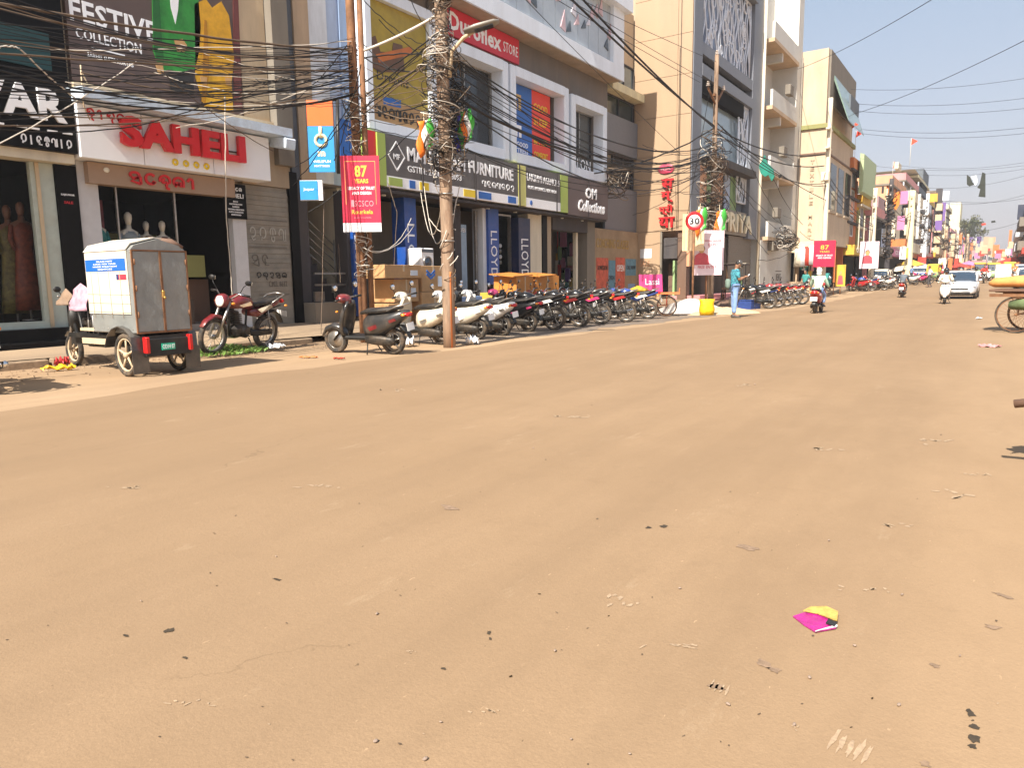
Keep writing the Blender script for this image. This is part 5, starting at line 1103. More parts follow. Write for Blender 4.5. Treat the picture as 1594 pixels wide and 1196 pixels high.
rider(1517, 452, -88, scoot('greyp'), 'grey scooter coming towards the camera beside the silver car', 'person in white riding the grey scooter behind the silver car', 'white', 'dgrey', 'helmet', 'blackp')
rider(1531, 441, -88, moto('blackp', style='spoke', accent='redp'), 'black motorcycle coming down the middle of the far road', 'person in a red shirt on the far black motorcycle', 'red', 'dgrey', None, 'black')
cr = car(M['silverp']); tag(cr, 'silver hatchback driving towards the camera behind the white scooter', 'car'); p = G(1488, 466); cr.location = (p.x+.1, p.y+1.9, gz(p.y)); cr.rotation_euler = (0, 0, R(-91))
def park_car(px, py, hd, c, lb, kind='hatch'):
    o = get('car', c+kind, lambda: car(M[c], kind)); p = G(px, py); o.location = (p.x, p.y, gz(p.y)); o.rotation_euler = (0, 0, R(hd)); tag(o, lb, 'car', None); return o
park_car(1371, 447, 88, 'creamp', 'cream car parked at the left kerb under the small poster')
park_car(1432, 437, 88, 'whitep', 'white car parked under the pale umbrellas on the left')
park_car(1602, 450, -88, 'whitep', 'white car with dark windows at the right edge, above the orange load', 'sedan')
park_car(1590, 434, 92, 'silverp', 'small silver car on the right far up the road')
mt = mini_truck(M['whitep']); p = G(1560, 441); mt.location = (p.x, p.y, gz(p.y)); mt.rotation_euler = (0, 0, R(-90)); tag(mt, 'white mini truck with a tall pale load in the right lane', 'truck')
ar = auto_rickshaw(C['green'], C['yellow']); p = G(1545, 436); ar.location = (p.x, p.y, gz(p.y)); ar.rotation_euler = (0, 0, R(-90)); tag(ar, 'green and yellow auto rickshaw left of the white mini truck', 'rickshaw', 'auto rickshaws up the road')
for px, py, hd, lb in ((1524, 433, -90, 'green and yellow auto rickshaw in the far left lane'), (1570, 432, 90, 'green and yellow auto rickshaw at the right far up the road'), (1455, 437, 80, 'green and yellow auto rickshaw waiting at the left kerb')):
    o = copy_tree(ar); p = G(px, py); o.location = (p.x, p.y, gz(p.y)); o.rotation_euler = (0, 0, R(hd)); tag(o, lb)
pr_ = pedal_rickshaw(); tag(pr_, 'rusty pedal cargo rickshaw with big spoked wheels at the right edge', 'rickshaw')
p = G(1582, 519); pr_.location = (p.x+.78, p.y+.25, 0); pr_.rotation_euler = (0, 0, R(-14)); pr_.scale = (1.15,)*3
ml = MB(); ml.loft([(-1.45, .0, .35, .05), (-1.35, .02, .52, .11), (-.6, .05, .56, .15), (.1, .02, .52, .12), (.2, 0, .38, .05)], 16, 3); mo = ml.build('mattress_load', mat('orange_sheet', hexc('dd9a58'), .8, var=.25, scale=5, bump=.9)); mo.location = (p.x+.90, p.y+.22, 1.10); mo.rotation_euler = (0, 0, R(-14)); tag(mo, 'orange wrapped bundle lying on the pedal rickshaw', 'bundle')
gsk = MB().loft([(-.5, 0, .25, .10), (-.2, .03, .34, .15), (.2, .02, .36, .16), (.5, 0, .2, .1)], 14, 2.4).build('sack', mat('green_sack', hexc('5f6e48'), .8, var=.4, scale=6, bump=.8)); gsk.location = (p.x+.35, p.y+.05, .62); gsk.rotation_euler = (0, 0, R(-14)); tag(gsk, 'dull green sack slung under the orange bundle on the pedal rickshaw', 'sack')
hc = empty('handcart', (0, 0, 0), 0, 'dark handcart cut off by the right edge, only a shaft tip in view', 'cart')
tip = YY(1579, 629, 5.7); MB().tube([tip, tip+V((.35, -.06, .08)), tip+V((1.3, -.2, .12))], .028, 8).build('shaft', C['brown'], hc); MB().tube([tip+V((.35, -.75, .06)), tip+V((1.3, -.8, .12))], .03, 8).build('shaft', M['black'], hc)
MB().bb(.55, 1.9, 4.2, 5.3, .50, .56).build('bed', C['brown'], hc); big_wheel(hc, (1.2, 4.15, .34)); big_wheel(hc, (1.2, 5.4, .34))
shadow_sheet = cloth('sheet', M['black'], 8, 5, lambda u, v: (.19+.5*u+.03*sin(v*9), 5.86+.30*v+.05*sin(u*11), .42+.03*sin(u*8+v*5))); shadow_sheet.parent = hc  # unseen sheet added to the cart to throw a shadow into frame
o2 = copy_tree(pr_); o2.scale = (1, 1, 1); p = G(1585, 470); o2.location = (p.x+.6, p.y, 0); o2.rotation_euler = (0, 0, R(-60)); tag(o2, 'pedal rickshaw with a dark frame behind the orange load')
# vendor cart with a pink board, beside the end of the row
vc = empty('vendor_cart', (0, 0, 0), 0, 'vendor tricycle cart carrying a pink board, between the parked bikes and the yellow sack', 'cart')
big_wheel(vc, (-.5, -.42, .36)); big_wheel(vc, (-.5, .42, .36)); big_wheel(vc, (.75, 0, .36))
MB().bb(-.95, .25, -.45, .45, .78, .84).bb(-.95, -.92, -.45, .45, .84, .98).bb(.22, .25, -.45, .45, .84, .98).build('tray', C['orange'], vc)
MB().tube([(-.5, -.45, .36), (-.5, .45, .36)], .014, 6).tube([(-.5, -.35, .36), (-.5, -.35, .8)], .014, 6).tube([(-.5, .35, .36), (-.5, .35, .8)], .014, 6).tube([(-.5, 0, .4), (.3, 0, .35), (.75, 0, .9)], .016, 6).tube([(.75, 0, .36), (.70, 0, 1.0), (.62, .25, 1.02)], .014, 6).tube([(.70, 0, 1.0), (.62, -.25, 1.02)], .014, 6).build('frame', C['red'], vc)
p = G(1030, 493); vc.location = (p.x-.4, p.y+.1, 0); vc.rotation_euler = (0, 0, R(200))
pb = part('board', mat('pink_board', hexc('c9407c'), .5, var=.15), None, -.03, 0, -.42, .42, 0, .62); text('Lassi', WHT, pb, (.005, -.2, .25), YD, .5, .22); pb.location = (p.x-.45, p.y+.1, .86); pb.rotation_euler = (.0, -.15, R(-50)); tag(pb, 'pink advertising board standing on the vendor cart', 'board')
tm = MB().loft([(-.3, 0, .22, .05), (0, .05, .28, .12), (.3, 0, .18, .05)], 12).build('sheet_bundle', mat('yellow_sheet', hexc('dcae2c'), .7, bump=.6)); tm.location = (p.x-.75, p.y-.3, .92); tag(tm, 'yellow sheet heaped on the vendor cart', 'cloth')
# covered stall cart behind the man
sc_ = empty('stall_cart', (0, 0, 0), 0, 'canopied stall cart with hanging cloths behind the standing man', 'cart')
MB().bb(-.7, .7, -.5, .5, .75, .85).build('counter', C['brown'], sc_)
f = MB()
for a in (-.68, .68):
    for b in (-.48, .48): f.tube([(a, b, .35), (a, b, 1.95)], .018, 6)
f.build('post', M['black'], sc_); MB().bb(-.85, .85, -.65, .65, 1.95, 2.0).build('canopy', C['dgrey'], sc_); MB().bb(-.86, .86, -.66, .66, 2.003, 2.02).build('canopy_trim', C['cream'], sc_)
big_wheel(sc_, (-.45, .5, .36)); big_wheel(sc_, (-.45, -.5, .36)); big_wheel(sc_, (.45, .5, .36)); big_wheel(sc_, (.45, -.5, .36))
for k, c_ in enumerate(('green', 'beige', 'red', 'cream', 'teal')): MB().loft([(0, -.35+.17*k, .06, .05), (.2, -.35+.17*k, .09, .07), (.42, -.35+.17*k, .03, .03)], 8, 2.2, axis='z').build('goods', C[c_], sc_).location = (0, 0, .86)
MB().loft([(1.15, .3, .10, .06), (1.5, .35, .06, .05), (1.92, .4, .02, .02)], 8, axis='z').build('hanging_cloth', C['beige'], sc_)
p = G(1176, 474); sc_.location = (p.x-1.1, p.y, gz(p.y)); sc_.rotation_euler = (0, 0, R(100))
# =============================================================== PEOPLE
chk = bpy.data.materials.new('blue_patterned_shirt'); chk.use_nodes = True; n_ = chk.node_tree.nodes; l_ = chk.node_tree.links
vn = n_.new('ShaderNodeTexNoise'); vn.inputs['Scale'].default_value = 26; vn.inputs['Detail'].default_value = 3; tc_ = n_.new('ShaderNodeTexCoord'); l_.new(tc_.outputs['Object'], vn.inputs['Vector'])
cr_ = n_.new('ShaderNodeValToRGB'); cr_.color_ramp.elements[0].position = .42; cr_.color_ramp.elements[0].color = (.02, .10, .16, 1); cr_.color_ramp.elements[1].position = .56; cr_.color_ramp.elements[1].color = (.08, .36, .42, 1)
l_.new(vn.outputs['Fac'], cr_.inputs[0]); l_.new(cr_.outputs[0], n_['Principled BSDF'].inputs['Base Color']); n_['Principled BSDF'].inputs['Roughness'].default_value = .8
den = mat('light_denim', hexc('7f9cc8'), .8, var=.3, scale=9)
P = stand_pose('greyp', .03); P.update(head=(.10, 0, 1.55), neck=(.03, 0, 1.43), ell=(.04, .23, 1.10), elr=(.04, -.23, 1.10), wrl=(.26, .10, 1.17), wrr=(.27, -.08, 1.19), anl=(.03, .10, .09), anr=(-.03, -.10, .09), toel=(.17, .13, .035), toer=(.11, -.13, .035))
mn = person(P, chk, den, headgear='cap', shoes='greyp', tilt=.5, label='person in patterned blue shirt, jeans and cap looking at a phone at the road edge', shirt_len=-.02)
p = G(1142, 495); mn.location = (p.x, p.y, 0); mn.rotation_euler = (0, 0, R(38)); mn.scale = (1.12,)*3
ph = MB().box((0, 0, 0), (.012, .075, .15), bev=.004).build('phone', M['white']); h = V((cos(R(38)), sin(R(38)), 0)); sd = V((-sin(R(38)), cos(R(38)), 0)); q = V(mn.location)+h*.45+sd*.01; ph.location = (q.x, q.y, 1.37); ph.rotation_euler = (0, .6, R(38)); tag(ph, 'pale phone held in front of the standing man', 'phone')
bg = MB().loft([(-.2, 0, .10, .06), (-.1, 0, .15, .10), (.12, 0, .15, .10), (.2, 0, .08, .06)], 12, 2.6, axis='z').build('shoulder_bag', mat('grey_bag', hexc('6f8278'), .8, var=.2)); q = V(mn.location)-h*.24-sd*.02; bg.scale = (.75, .75, .8); bg.location = (q.x, q.y, 1.12); bg.rotation_euler = (0, 0, R(128)); tag(bg, 'grey green bag on the back of the standing man', 'bag')
GP = 'people walking far up the street'; random.seed(8)
for px, py, shirt, trou, hd, lb in ((1446, 447, 'white', 'dgrey', 200, 'person in a white shirt walking at the left edge of the far road'), (1330, 446, 'red', 'slate', 90, 'person in a red shirt by the orange building'), (1340, 444, 'purple', 'dgrey', 270, 'person in purple beside the yellow sign'),
        (1418, 441, 'blue', 'dgrey', 20, 'person in blue near the white parked car'), (1462, 439, 'yellow', 'brown', 180, 'person in yellow behind the white scooter rider'), (1537, 434, 'pink', 'white', 90, 'person in pink crossing the far road'), (1578, 438, 'orange', 'dgrey', 270, 'person in orange at the right of the mini truck'), (1253, 462, 'teal', 'dgrey', 240, 'person in teal by the clothes stall')):
    po = person(stand_pose('black', .16, .1), C[shirt], C[trou], label=lb, group=GP, hands=False); p = G(px, py); po.location = (p.x, p.y, gz(p.y)); po.rotation_euler = (0, 0, R(hd))
cm = mat('mannequin_shell', hexc('d9d2c2'), .35, var=.05)
def mq(px, py, X, dress, lb, s=1., skin=cm):
    p = W(px, py, X); m_ = mannequin(skin, dress, (X, p.y, p.z-1.2*s), R(90), lb); m_.scale = (s,)*3
mq(148, 335, -15.35, mat('teal_sari', hexc('2c8280'), .6, var=.5, scale=9), 'white headed mannequin in teal, first from the left in the white signed shop')
mq(199, 340, -15.3, mat('grey_dress', hexc('8d979a'), .6, var=.2, scale=6), 'white mannequin in a pale grey dress, tallest in the shop window')
mq(227, 352, -15.6, mat('gold_dress', hexc('7a5a2c'), .6, var=.4, scale=9), 'small bare headed mannequin behind the cargo box, left of its neighbour', .8)
mq(252, 352, -15.5, mat('maroon_dress', hexc('6a2a2c'), .6, var=.4, scale=9), 'rightmost mannequin in the white signed shop, above the cargo box', .88)
dk = mat('dark_mannequin', hexc('6e4a38'), .5); ssr = mat('rust_sari', hexc('7a3a24'), .6, var=.6, scale=10)
mq(10, 330, -16.0, mat('olive_sari', hexc('6a5f30'), .6, var=.7, scale=10), 'dark mannequin in an olive sari, left of two behind the black shop window', 1.0, dk)
mq(31, 325, -15.8, ssr, 'dark mannequin in a rust coloured sari, right of two behind the black shop window', 1.0, dk)
# =============================================================== BOXES, SACKS, LITTER
def carton(px, py, X, w, d, h, lb, m='card', rz=0, z=None, gr='cartons stacked outside the shops'):
    p = W(px, py, X); o = MB().bb(-d/2, d/2, -w/2, w/2, 0, h, bev=.008).build('carton', M[m] if isinstance(m, str) else m)
    MB().bb(-d/2+.01, d/2-.01, -.03, .03, h, h+.004).bb(d/2, d/2+.004, -.03, .03, h*.5, h-.01).build('packing_tape', C['sand'], o)
    MB().bb(d/2, d/2+.004, w*.18, w*.38, h*.2, h*.6).build('label_print', C['white'], o)
    o.location = (X, p.y, p.z if z is None else z); o.rotation_euler = (0, 0, R(rz)); tag(o, lb, 'box', gr); return o
carton(612, 475, -13.2, 1.5, .8, .34, 'long low carton on top of the pile behind the charcoal scooter', rz=3, z=1.42); carton(608, 475, -13.2, .8, .7, .62, 'tall dark shaded carton under the long low one', z=.15, rz=-4); carton(618, 475, -13.3, 1.0, .7, .60, 'plain carton supporting the right end of the long low one', z=.80, rz=2)
bxl = carton(661, 470, -13.3, 1.0, .7, .70, 'carton with a blue arrow emblem right of the blue pillar', z=1.05); strokes([[(0, .6), (.5, .2), (1, .6)], [(0, .9), (.5, .5), (1, .9)]], BLUS, bxl, (.355, -.3, .3), YD, .35, .3, th=.06)
carton(660, 470, -13.3, 1.1, .8, .88, 'plain carton under the one with the blue emblem', z=.16); carton(683, 470, -13.4, .8, .7, .60, 'carton half hidden behind the near pole', z=.85, rz=5); carton(684, 470, -13.3, .9, .8, .68, 'lowest carton behind the near pole', z=.16)
om = mat('orange_carton', hexc('c07c34'), .7, var=.15, scale=4)
carton(800, 440, -13.0, 1.3, .8, 1.30, 'tall orange carton, left of the two with open tops', om, rz=8, z=.16); carton(838, 440, -13.0, 1.3, .8, 1.30, 'tall orange carton, right of the two with open tops', om, rz=-6, z=.16)
for px, nm in ((795, 'left'), (835, 'right')): q = W(px, 405, -13.0); f = MB().bb(-.42, .46, -.70, .66, 0, .03).build('cardboard_flap', om); f.location = (-13.0, q.y, 1.50); f.rotation_euler = (.04, .1, .1); tag(f, f'flat piece of cardboard lying on the {nm} orange carton', 'cardboard')
carton(770, 452, -13.2, .9, .5, .8, 'yellow and pink printed carton left of the orange ones', C['yellow'], z=.16)
carton(722, 450, -13.4, 1.2, .5, .7, 'white carton printed in blue below the glass door', C['blue'], z=.16)
wm = empty('washing_machine', (0, 0, 0), 0, 'white front loading washing machine beside the blue pillar', 'washing machine'); MB().bb(-.3, .3, -.32, .32, 0, .88, bev=.03).build('casing', M['white'], wm)
MB().ring((.305, 0, .42), (1, 0, 0), .19, .03, 24, 6).build('door_ring', M['steel'], wm); MB().cyl((.29, 0, .42), (.32, 0, .42), .17, n=20).build('door_glass', M['winc'], wm); MB().bb(.30, .306, -.28, .28, .74, .84).build('control_panel', C['slate'], wm)
q = W(655, 415, -14.1); wm.scale = (.9, .9, .9); wm.location = (-14.1, q.y, 1.50); MB().bb(-14.5, -13.8, q.y-.5, q.y+.5, .3, 1.495).build('display_stand', C['dgrey']).update_tag(); tag(bpy.data.objects['display_stand'], 'dark stand under the washing machine', 'stand')
ck = MB().bb(-.45, .45, -.3, .3, 0, .34).bb(-.45, .45, -.3, .3, .36, .40).build('plastic_crate', mat('crate_blue', hexc('27407e'), .5, var=.3, scale=8)); q = G(1166, 481); ck.location = (q.x, q.y, 0); ck.rotation_euler = (0, 0, R(80)); tag(ck, 'dark blue plastic crate on the ground behind the standing man', 'crate')
sk = MB().loft([(0, 0, .28, .22), (.25, .0, .32, .25), (.5, .01, .28, .2), (.62, 0, .3, .18), (.70, 0, .34, .14)], 16, 2.6, axis='z').build('sack', mat('yellow_bag', hexc('e8b400'), .6, var=.12, scale=8, bump=.8)); q = G(1100, 491); sk.location = (q.x, q.y, 0); sk.scale = (.85, .85, .82); sk.rotation_euler = (0, 0, .6); tag(sk, 'bright yellow open sack standing on the sand heap edge', 'sack')
def heap(px, py, rx, ry, h, m, name, lb, cat, n=22, kind=None):
    random.seed(px); vs = [(0, 0, h)]; ph = [random.random()*6 for _ in range(4)]
    for i in range(1, 7):
        r_ = i/6
        for k in range(n): a = 2*pi*k/n; w_ = 1+.18*sin(3*a+ph[0])+.1*sin(7*a+ph[1]); vs.append((rx*r_*w_*cos(a), ry*r_*w_*sin(a), h*max(0, (1-r_**1.4))+random.uniform(-.02, .03)*(i < 6)))
    fs = [(0, 1+k, 1+(k+1) % n) for k in range(n)]+[(1+(i-1)*n+k, 1+i*n+k, 1+i*n+(k+1) % n, 1+(i-1)*n+(k+1) % n) for i in range(1, 6) for k in range(n)]
    o = MB().add(vs, fs, True).build(name, m); q = G(px, py); o.location = (q.x, q.y, gz(q.y)-.01); tag(o, lb, cat, None, kind); return o
snd = mat('sand', hexc('cdb28c'), .95, var=.2, scale=12, bump=.8)
heap(1076, 486, 1.3, 1.6, .55, mat('grey_sheet', hexc('b9b3ac'), .8, var=.15, scale=5, bump=.8), 'covered_heap', 'heap under pale grey sheeting between the bicycle wheel and the yellow sack', 'heap'); heap(1125, 487, 1.2, 2.0, .22, snd, 'sand_heap', 'low sand heap right of the yellow sack', 'heap')
heap(1128, 476, .8, 1.2, .30, C['brown'], 'brick_rubble', 'low heap of broken bricks before the lattice building', 'rubble')
def litter(name, px, py, m, s, lb, cat, z=0., gr=None, n=9, h=.04):
    random.seed(int(px*3+py)); q = G(px, py, z); mb = MB(); vs = []
    for i in range(n+1):
        for j in range(n+1):
            u, v = i/n-.5, j/n-.5; e = 1-.4*(u*u+v*v)*2
            vs.append((u*s[0]*e+random.uniform(-1, 1)*s[0]*.05, v*s[1]*e+random.uniform(-1, 1)*s[1]*.05, max(.004, abs(sin(u*9+px)*cos(v*8+py))*h+random.uniform(0, h*.6))))
    o = mb.add(vs, [(i*(n+1)+j, i*(n+1)+j+1, (i+1)*(n+1)+j+1, (i+1)*(n+1)+j) for i in range(n) for j in range(n)], True).build(name, m); o.location = (q.x, q.y, q.z+.006); o.rotation_euler = (0, 0, random.random()*3); tag(o, lb, cat, gr); return o
pw = M['white']
litter('plastic_bag', 735, 537, pw, (.35, .28), 'crumpled white plastic bag at the foot of the near pole', 'bag', h=.14); litter('plastic_bag', 636, 540, pw, (.3, .45), 'white plastic bag under the cream scooter behind the charcoal one', 'bag', h=.16); litter('plastic_bag', 430, 543, pw, (.5, .3), 'white plastic scrap lying by the maroon motorcycle rear wheel', 'bag', z=.05, h=.08)
litter('wrapper', 97, 573, mat('wrapper_red', hexc('c23a3a'), .5, var=.5, scale=14), (.30, .22), 'red crumpled wrapper by the three wheeler front wheel', 'litter', h=.14); litter('wrapper', 92, 578, mat('wrapper_yellow', hexc('e6b81c'), .5), (.55, .16), 'yellow wrapper lying by the three wheeler front wheel', 'litter', h=.08)
litter('paper_scrap', 1540, 541, C['rose'], (.45, .25), 'pale red paper scrap on the right side of the road', 'litter'); litter('paper_scrap', 1524, 497, C['white'], (.3, .2), 'white paper scrap near the rickshaw wheels', 'litter')
litter('paper_scrap', 480, 558, C['orange'], (.4, .12), 'orange scrap of litter on the road before the charcoal scooter', 'litter', h=.03); litter('paper_scrap', 528, 560, C['red'], (.3, .1), 'reddish scrap of litter nearest the charcoal scooter', 'litter', h=.03)
# magenta and yellow packet on the road
pk = empty('packet', (0, 0, 0), 0, 'magenta and yellow snack packet lying on the road in the foreground', 'litter')
Z = .012; g = lambda x, y, dz=0: V(G(x, y, 0))+V((0, 0, Z+dz))
MB().add([g(1234, 964), g(1252, 958), g(1280, 962, .006), g(1301, 984, .004), g(1269, 989), g(1250, 977)], [(0, 1, 2, 3, 4, 5)]).build('magenta_part', mat('magenta_foil', (.42, .015, .20), .35, var=.35, scale=30, coat=.3, bump=.4), pk)
MB().add([g(1250, 959, .006), g(1262, 955, .012), g(1286, 957, .018), g(1304, 965, .018), g(1303, 977, .012), g(1296, 975, .012), g(1272, 964, .008)], [(0, 1, 2, 3, 4, 5, 6)]).build('yellow_part', mat('yellow_foil', (.58, .36, .09), .4, var=.35, scale=30, bump=.4), pk)
MB().add([g(1290, 972, .008), g(1303, 978, .008), g(1299, 984, .008), g(1285, 979, .008)], [(0, 1, 2, 3)]).build('dark_part', BLKL, pk)
MB().add([g(1269, 991, .007), g(1303, 980, .007), g(1303, 983, .006), g(1269, 989.5, .006)], [(0, 1, 2, 3)]).build('silver_edge', pw, pk)
for c_ in pk.children:
    s_ = c_.modifiers.new('s', 'SOLIDIFY'); s_.thickness = .004
# stains, pale tyre scuffs
def blot(px, py, rx, ry, rot=0, n=12, seed=0):
    random.seed(int(px+py+seed)); return [V(G(px+(cos(a)*rx*cos(rot)-sin(a)*ry*sin(rot))*w_, py+(cos(a)*rx*sin(rot)+sin(a)*ry*cos(rot))*w_, 0))+V((0, 0, .0085)) for a, w_ in [(2*pi*k/n, random.uniform(.55, 1.3)) for k in range(n)]]
sb = MB()
for a in ((1511, 1115, 9, 5, .5), (1518, 1137, 10, 4, .35), (1518, 1155, 11, 6, .45), (1514, 1167, 8, 4, .2), (1514, 1126, 2, 1, 0), (1010, 824, 5, 2, 0), (1033, 822, 6, 2, .1), (761, 989, 4, 3, 0), (763, 998, 3, 2, 0), (690, 1045, 4, 2, .2), (196, 993, 5, 2, .3), (431, 905, 8, 1.5, .2), (263, 985, 8, 3, -.3), (288, 1028, 5, 2, .3)): sb.add(blot(*a), [tuple(range(12))])
tag(sb.build('road_stains', mat('damp_stain', (.05, .035, .02), .7, var=.3, scale=30)), kind='structure')
sb = MB()
for a in ((1190, 1038, 16, 5, .4), (1205, 1047, 12, 5, .3), (1455, 1040, 8, 3, .2), (700, 793, 14, 4, .2), (1165, 855, 18, 4, .2), (1440, 1195, 10, 5, .4), (1115, 1073, 14, 5, .3), (1560, 930, 16, 3, .3), (1545, 980, 14, 4, .2)): sb.add(blot(*a), [tuple(range(12))])
tag(sb.build('faint_stains', mat('faint_stain', (.235, .155, .098), .9, var=.4, scale=40)), kind='structure')
random.seed(501); sb = MB()
for k in range(45): yy_ = 620+576*random.random()**.8; sz_ = .6+1.6*(yy_-600)/600; sb.add(blot(random.uniform(0, 1590), yy_, sz_*random.uniform(.6, 1.8), sz_*random.uniform(.3, .8), random.uniform(-.5, .5)), [tuple(range(12))])
tag(sb.build('road_specks', mat('speck', (.10, .065, .04), .9, var=.5, scale=60)), kind='structure')
sb = MB()
for k in range(5): sb.add(blot(1298+13*k, 1155+6*k, 5, 18, .55), [tuple(range(12))])
for k in range(4): sb.add(blot(1108+8*k, 1070+3*k, 2.5, 8, .5), [tuple(range(12))])
random.seed(19); frag = []
for (x_, y_, rx_, ry_, ro_) in ((960, 940, 22, 7, -.1), (640, 1018, 7, 3, .3), (1490, 770, 40, 4, .03), (1450, 688, 30, 2.5, .05), (1520, 740, 20, 2, .1), (1350, 920, 30, 3, .2), (1235, 1135, 9, 3, .3), (620, 608, 18, 1.5, 0), (1160, 600, 14, 1, 0), (300, 1100, 26, 4, -.2), (1050, 1010, 30, 3, .1), (760, 1110, 20, 3, .3), (1400, 820, 34, 2, .1), (500, 760, 30, 2, 0), (200, 760, 26, 2, 0), (900, 650, 30, 1.5, 0), (1280, 700, 30, 2, .05)):
    for _ in range(7): frag.append((x_+random.gauss(0, rx_*.7), y_+random.gauss(0, ry_*.8), rx_*random.uniform(.08, .3), ry_*random.uniform(.15, .4)+.4, ro_+random.gauss(0, .2), 12, random.random()*99))
for a in frag: sb.add(blot(*a), [tuple(range(12))])
for k in range(150): yy_ = 620+576*random.random()**.8; sz_ = .5+1.5*(yy_-600)/600; sb.add(blot(random.uniform(0, 1590) if k % 3 else random.uniform(1250, 1590), yy_, sz_*random.uniform(.5, 2.2), sz_*random.uniform(.3, .8), random.uniform(-.5, .5)), [tuple(range(12))])
tag(sb.build('pale_scuffs', mat('pale_scuff', (.355, .25, .158), .95, var=.3, scale=60)), kind='structure')
peb = MB().ball((0, 0, 0), (.016, .012, .010), 7, 5).build('pebble', mat('stone', (.30, .22, .17), .8, var=.5, scale=40)); first = True; random.seed(77)
for px, py in ((1236, 1134), (1133, 1102), (1058, 920), (864, 1018), (889, 1157), (587, 960), (686, 1130), (1399, 1103), (1494, 1026), (1404, 930), (220, 940), (1260, 1060), (980, 1180), (1175, 600), (830, 700), (430, 870), (585, 1160), (662, 1188), (1290, 845), (1330, 1010)):
    o = peb if first else copy_tree(peb); first = False; q = G(px, py); o.location = (q.x, q.y, .012); s_ = random.uniform(.25, .55)*(1+q.y*.06); o.scale = (s_, s_*random.uniform(.6, 1), s_*.8); o.rotation_euler = (0, 0, random.random()*6); tag(o, 'small stone lying on the dusty road', 'stone', 'small stones scattered on the road')
# weeds
wd = MB(); random.seed(2); wm_ = mat('weed_leaf', (.14, .24, .04), .6, var=.4, scale=9)
q0 = G(352, 548, .05)
for k in range(900):
    a = random.random()*6.28; r_ = random.random()**.6; p_ = V((q0.x+cos(a)*r_*.55, q0.y+sin(a)*r_*.9, .04+random.random()*.14*(1-r_)+.02)); d1 = V((random.uniform(-1, 1), random.uniform(-1, 1), random.uniform(.1, 1))).normalized()*.05; d2 = d1.cross(V((random.random(), random.random(), 1))).normalized()*.022
    wd.add([p_-d1, p_+d2, p_+d1, p_-d2], [(0, 1, 2, 3)])
tag(wd.build('weeds', wm_), 'bright green weeds growing at the kerb under the maroon motorcycle', 'weeds', None, 'stuff')
gr_ = MB(); random.seed(9); gm1 = mat('grit', (.40, .28, .18), .95, var=.5, scale=30)
for k in range(1500):
    y_ = random.uniform(1.5, 34); x_ = kerbX(y_)+abs(random.gauss(0, .6))+.02+.5*max(0, sin(y_*1.3+2)*sin(y_*.45))*random.random(); s_ = random.uniform(.005, .018); z_ = .01
    gr_.box((x_, y_, z_), (s_*2, s_*1.6, s_), Matrix.Rotation(random.random()*3, 3, 'Z'))
tag(gr_.build('gravel', gm1), 'fine gravel and rubble lying along the kerb', 'gravel', None, 'stuff')
# =============================================================== POLES
def wobble_pole(name, x, y, z1, r0, r1, m, label, lean=0., n=14, z0=-.1, amp=.012):
    t = empty(name, (x, y, gz(y)), 0, label, 'pole'); random.seed(int(x*10+y))
    pts = [(lean*(z/z1)+random.uniform(-amp, amp), random.uniform(-amp, amp), z) for z in [z0+(z1-z0)*i/n for i in range(n+1)]]
    MB().tube(pts, [r0+(r1-r0)*i/n for i in range(n+1)], 12).build('shaft', m, t); return t
P1y = W(565, 475, -11.6).y
P1 = wobble_pole('utility_pole', -11.6, P1y, 9.0, .10, .09, M['rust'], 'rust brown pole carrying the red and white anniversary banner')
MB().tube([(.15, .12, 0), (.15, .12, 9)], .06, 8).build('side_pipe', M['rust'], P1); MB().tube([(-.12, .1, 2.4), (-.12, .1, 9)], .05, 8).build('side_pipe', C['olive'], P1)
P2 = wobble_pole('utility_pole', -9.06, 11.3, 8.2, .125, .12, M['polew'], 'weathered brown concrete pole wrapped in tangled cables, nearest the road', amp=.008)
MB().tube([(.10, -.06, 0), (.10, -.06, 1.45), (.11, -.06, 1.5)], .022, 6).build('earth_pipe', C['orange'], P2)
for z in (2.1, 3.0, 5.35, 5.9): MB().ring((0, 0, z), (0, 0, 1), .135, .014, 16, 6).build('clamp', M['steel'], P2)
def tangle(name, cx, cy, z0, z1, rad, n, ms, label, seed, r=.007, flat=1.):
    random.seed(seed); mb = MB()
    for k in range(n):
        mb.use(random.choice(ms)); z = z0+(z1-z0)*random.random(); a0 = random.random()*6.28; R_ = rad*random.uniform(.45, 1.05); off = V((random.gauss(0, rad*.22), random.gauss(0, rad*.35*flat), 0))
        tot = random.choice((-1, 1))*random.uniform(1.5, 7.5); dz = random.uniform(-.5, .5)*min(1, (z1-z0)*.4); amp = random.uniform(.02, .28)*rad*2; ph = random.random()*6.28; fq = random.uniform(2, 7); m = 18; pts = []
        for j in range(m+1):
            u = j/m; a = a0+tot*u; rr = R_*(1+.35*sin(fq*u+ph)); pts.append(V((cx+cos(a)*rr, cy+sin(a)*rr*flat, z+dz*u+amp*sin(fq*u*1.3+ph*2)-rad*.8*4*u*(1-u)*(k % 3 == 0)))+off)
        mb.tube(pts, r*random.uniform(.7, 1.5), 4, cap=False)
    return tag(mb.build(name, None), label, 'cables', None, 'stuff')
WM = [M['wire'], M['wire'], M['wireg'], M['wireg'], M['wirew']]
tangle('cable_tangle', -9.06, 11.3, 3.5, 5.6, .24, 170, WM, 'dense tangle of cables round the upper part of the near pole', 1, flat=1.4)
tangle('cable_tangle', -9.06, 11.3, 5.5, 6.9, .17, 90, WM, 'tangle of cables at the top of the near pole', 2)
tangle('cable_tangle', -9.06, 11.3, .9, 3.4, .12, 40, [M['wireg'], M['wirew']], 'loose pale ties and cable ends round the lower part of the near pole', 3)
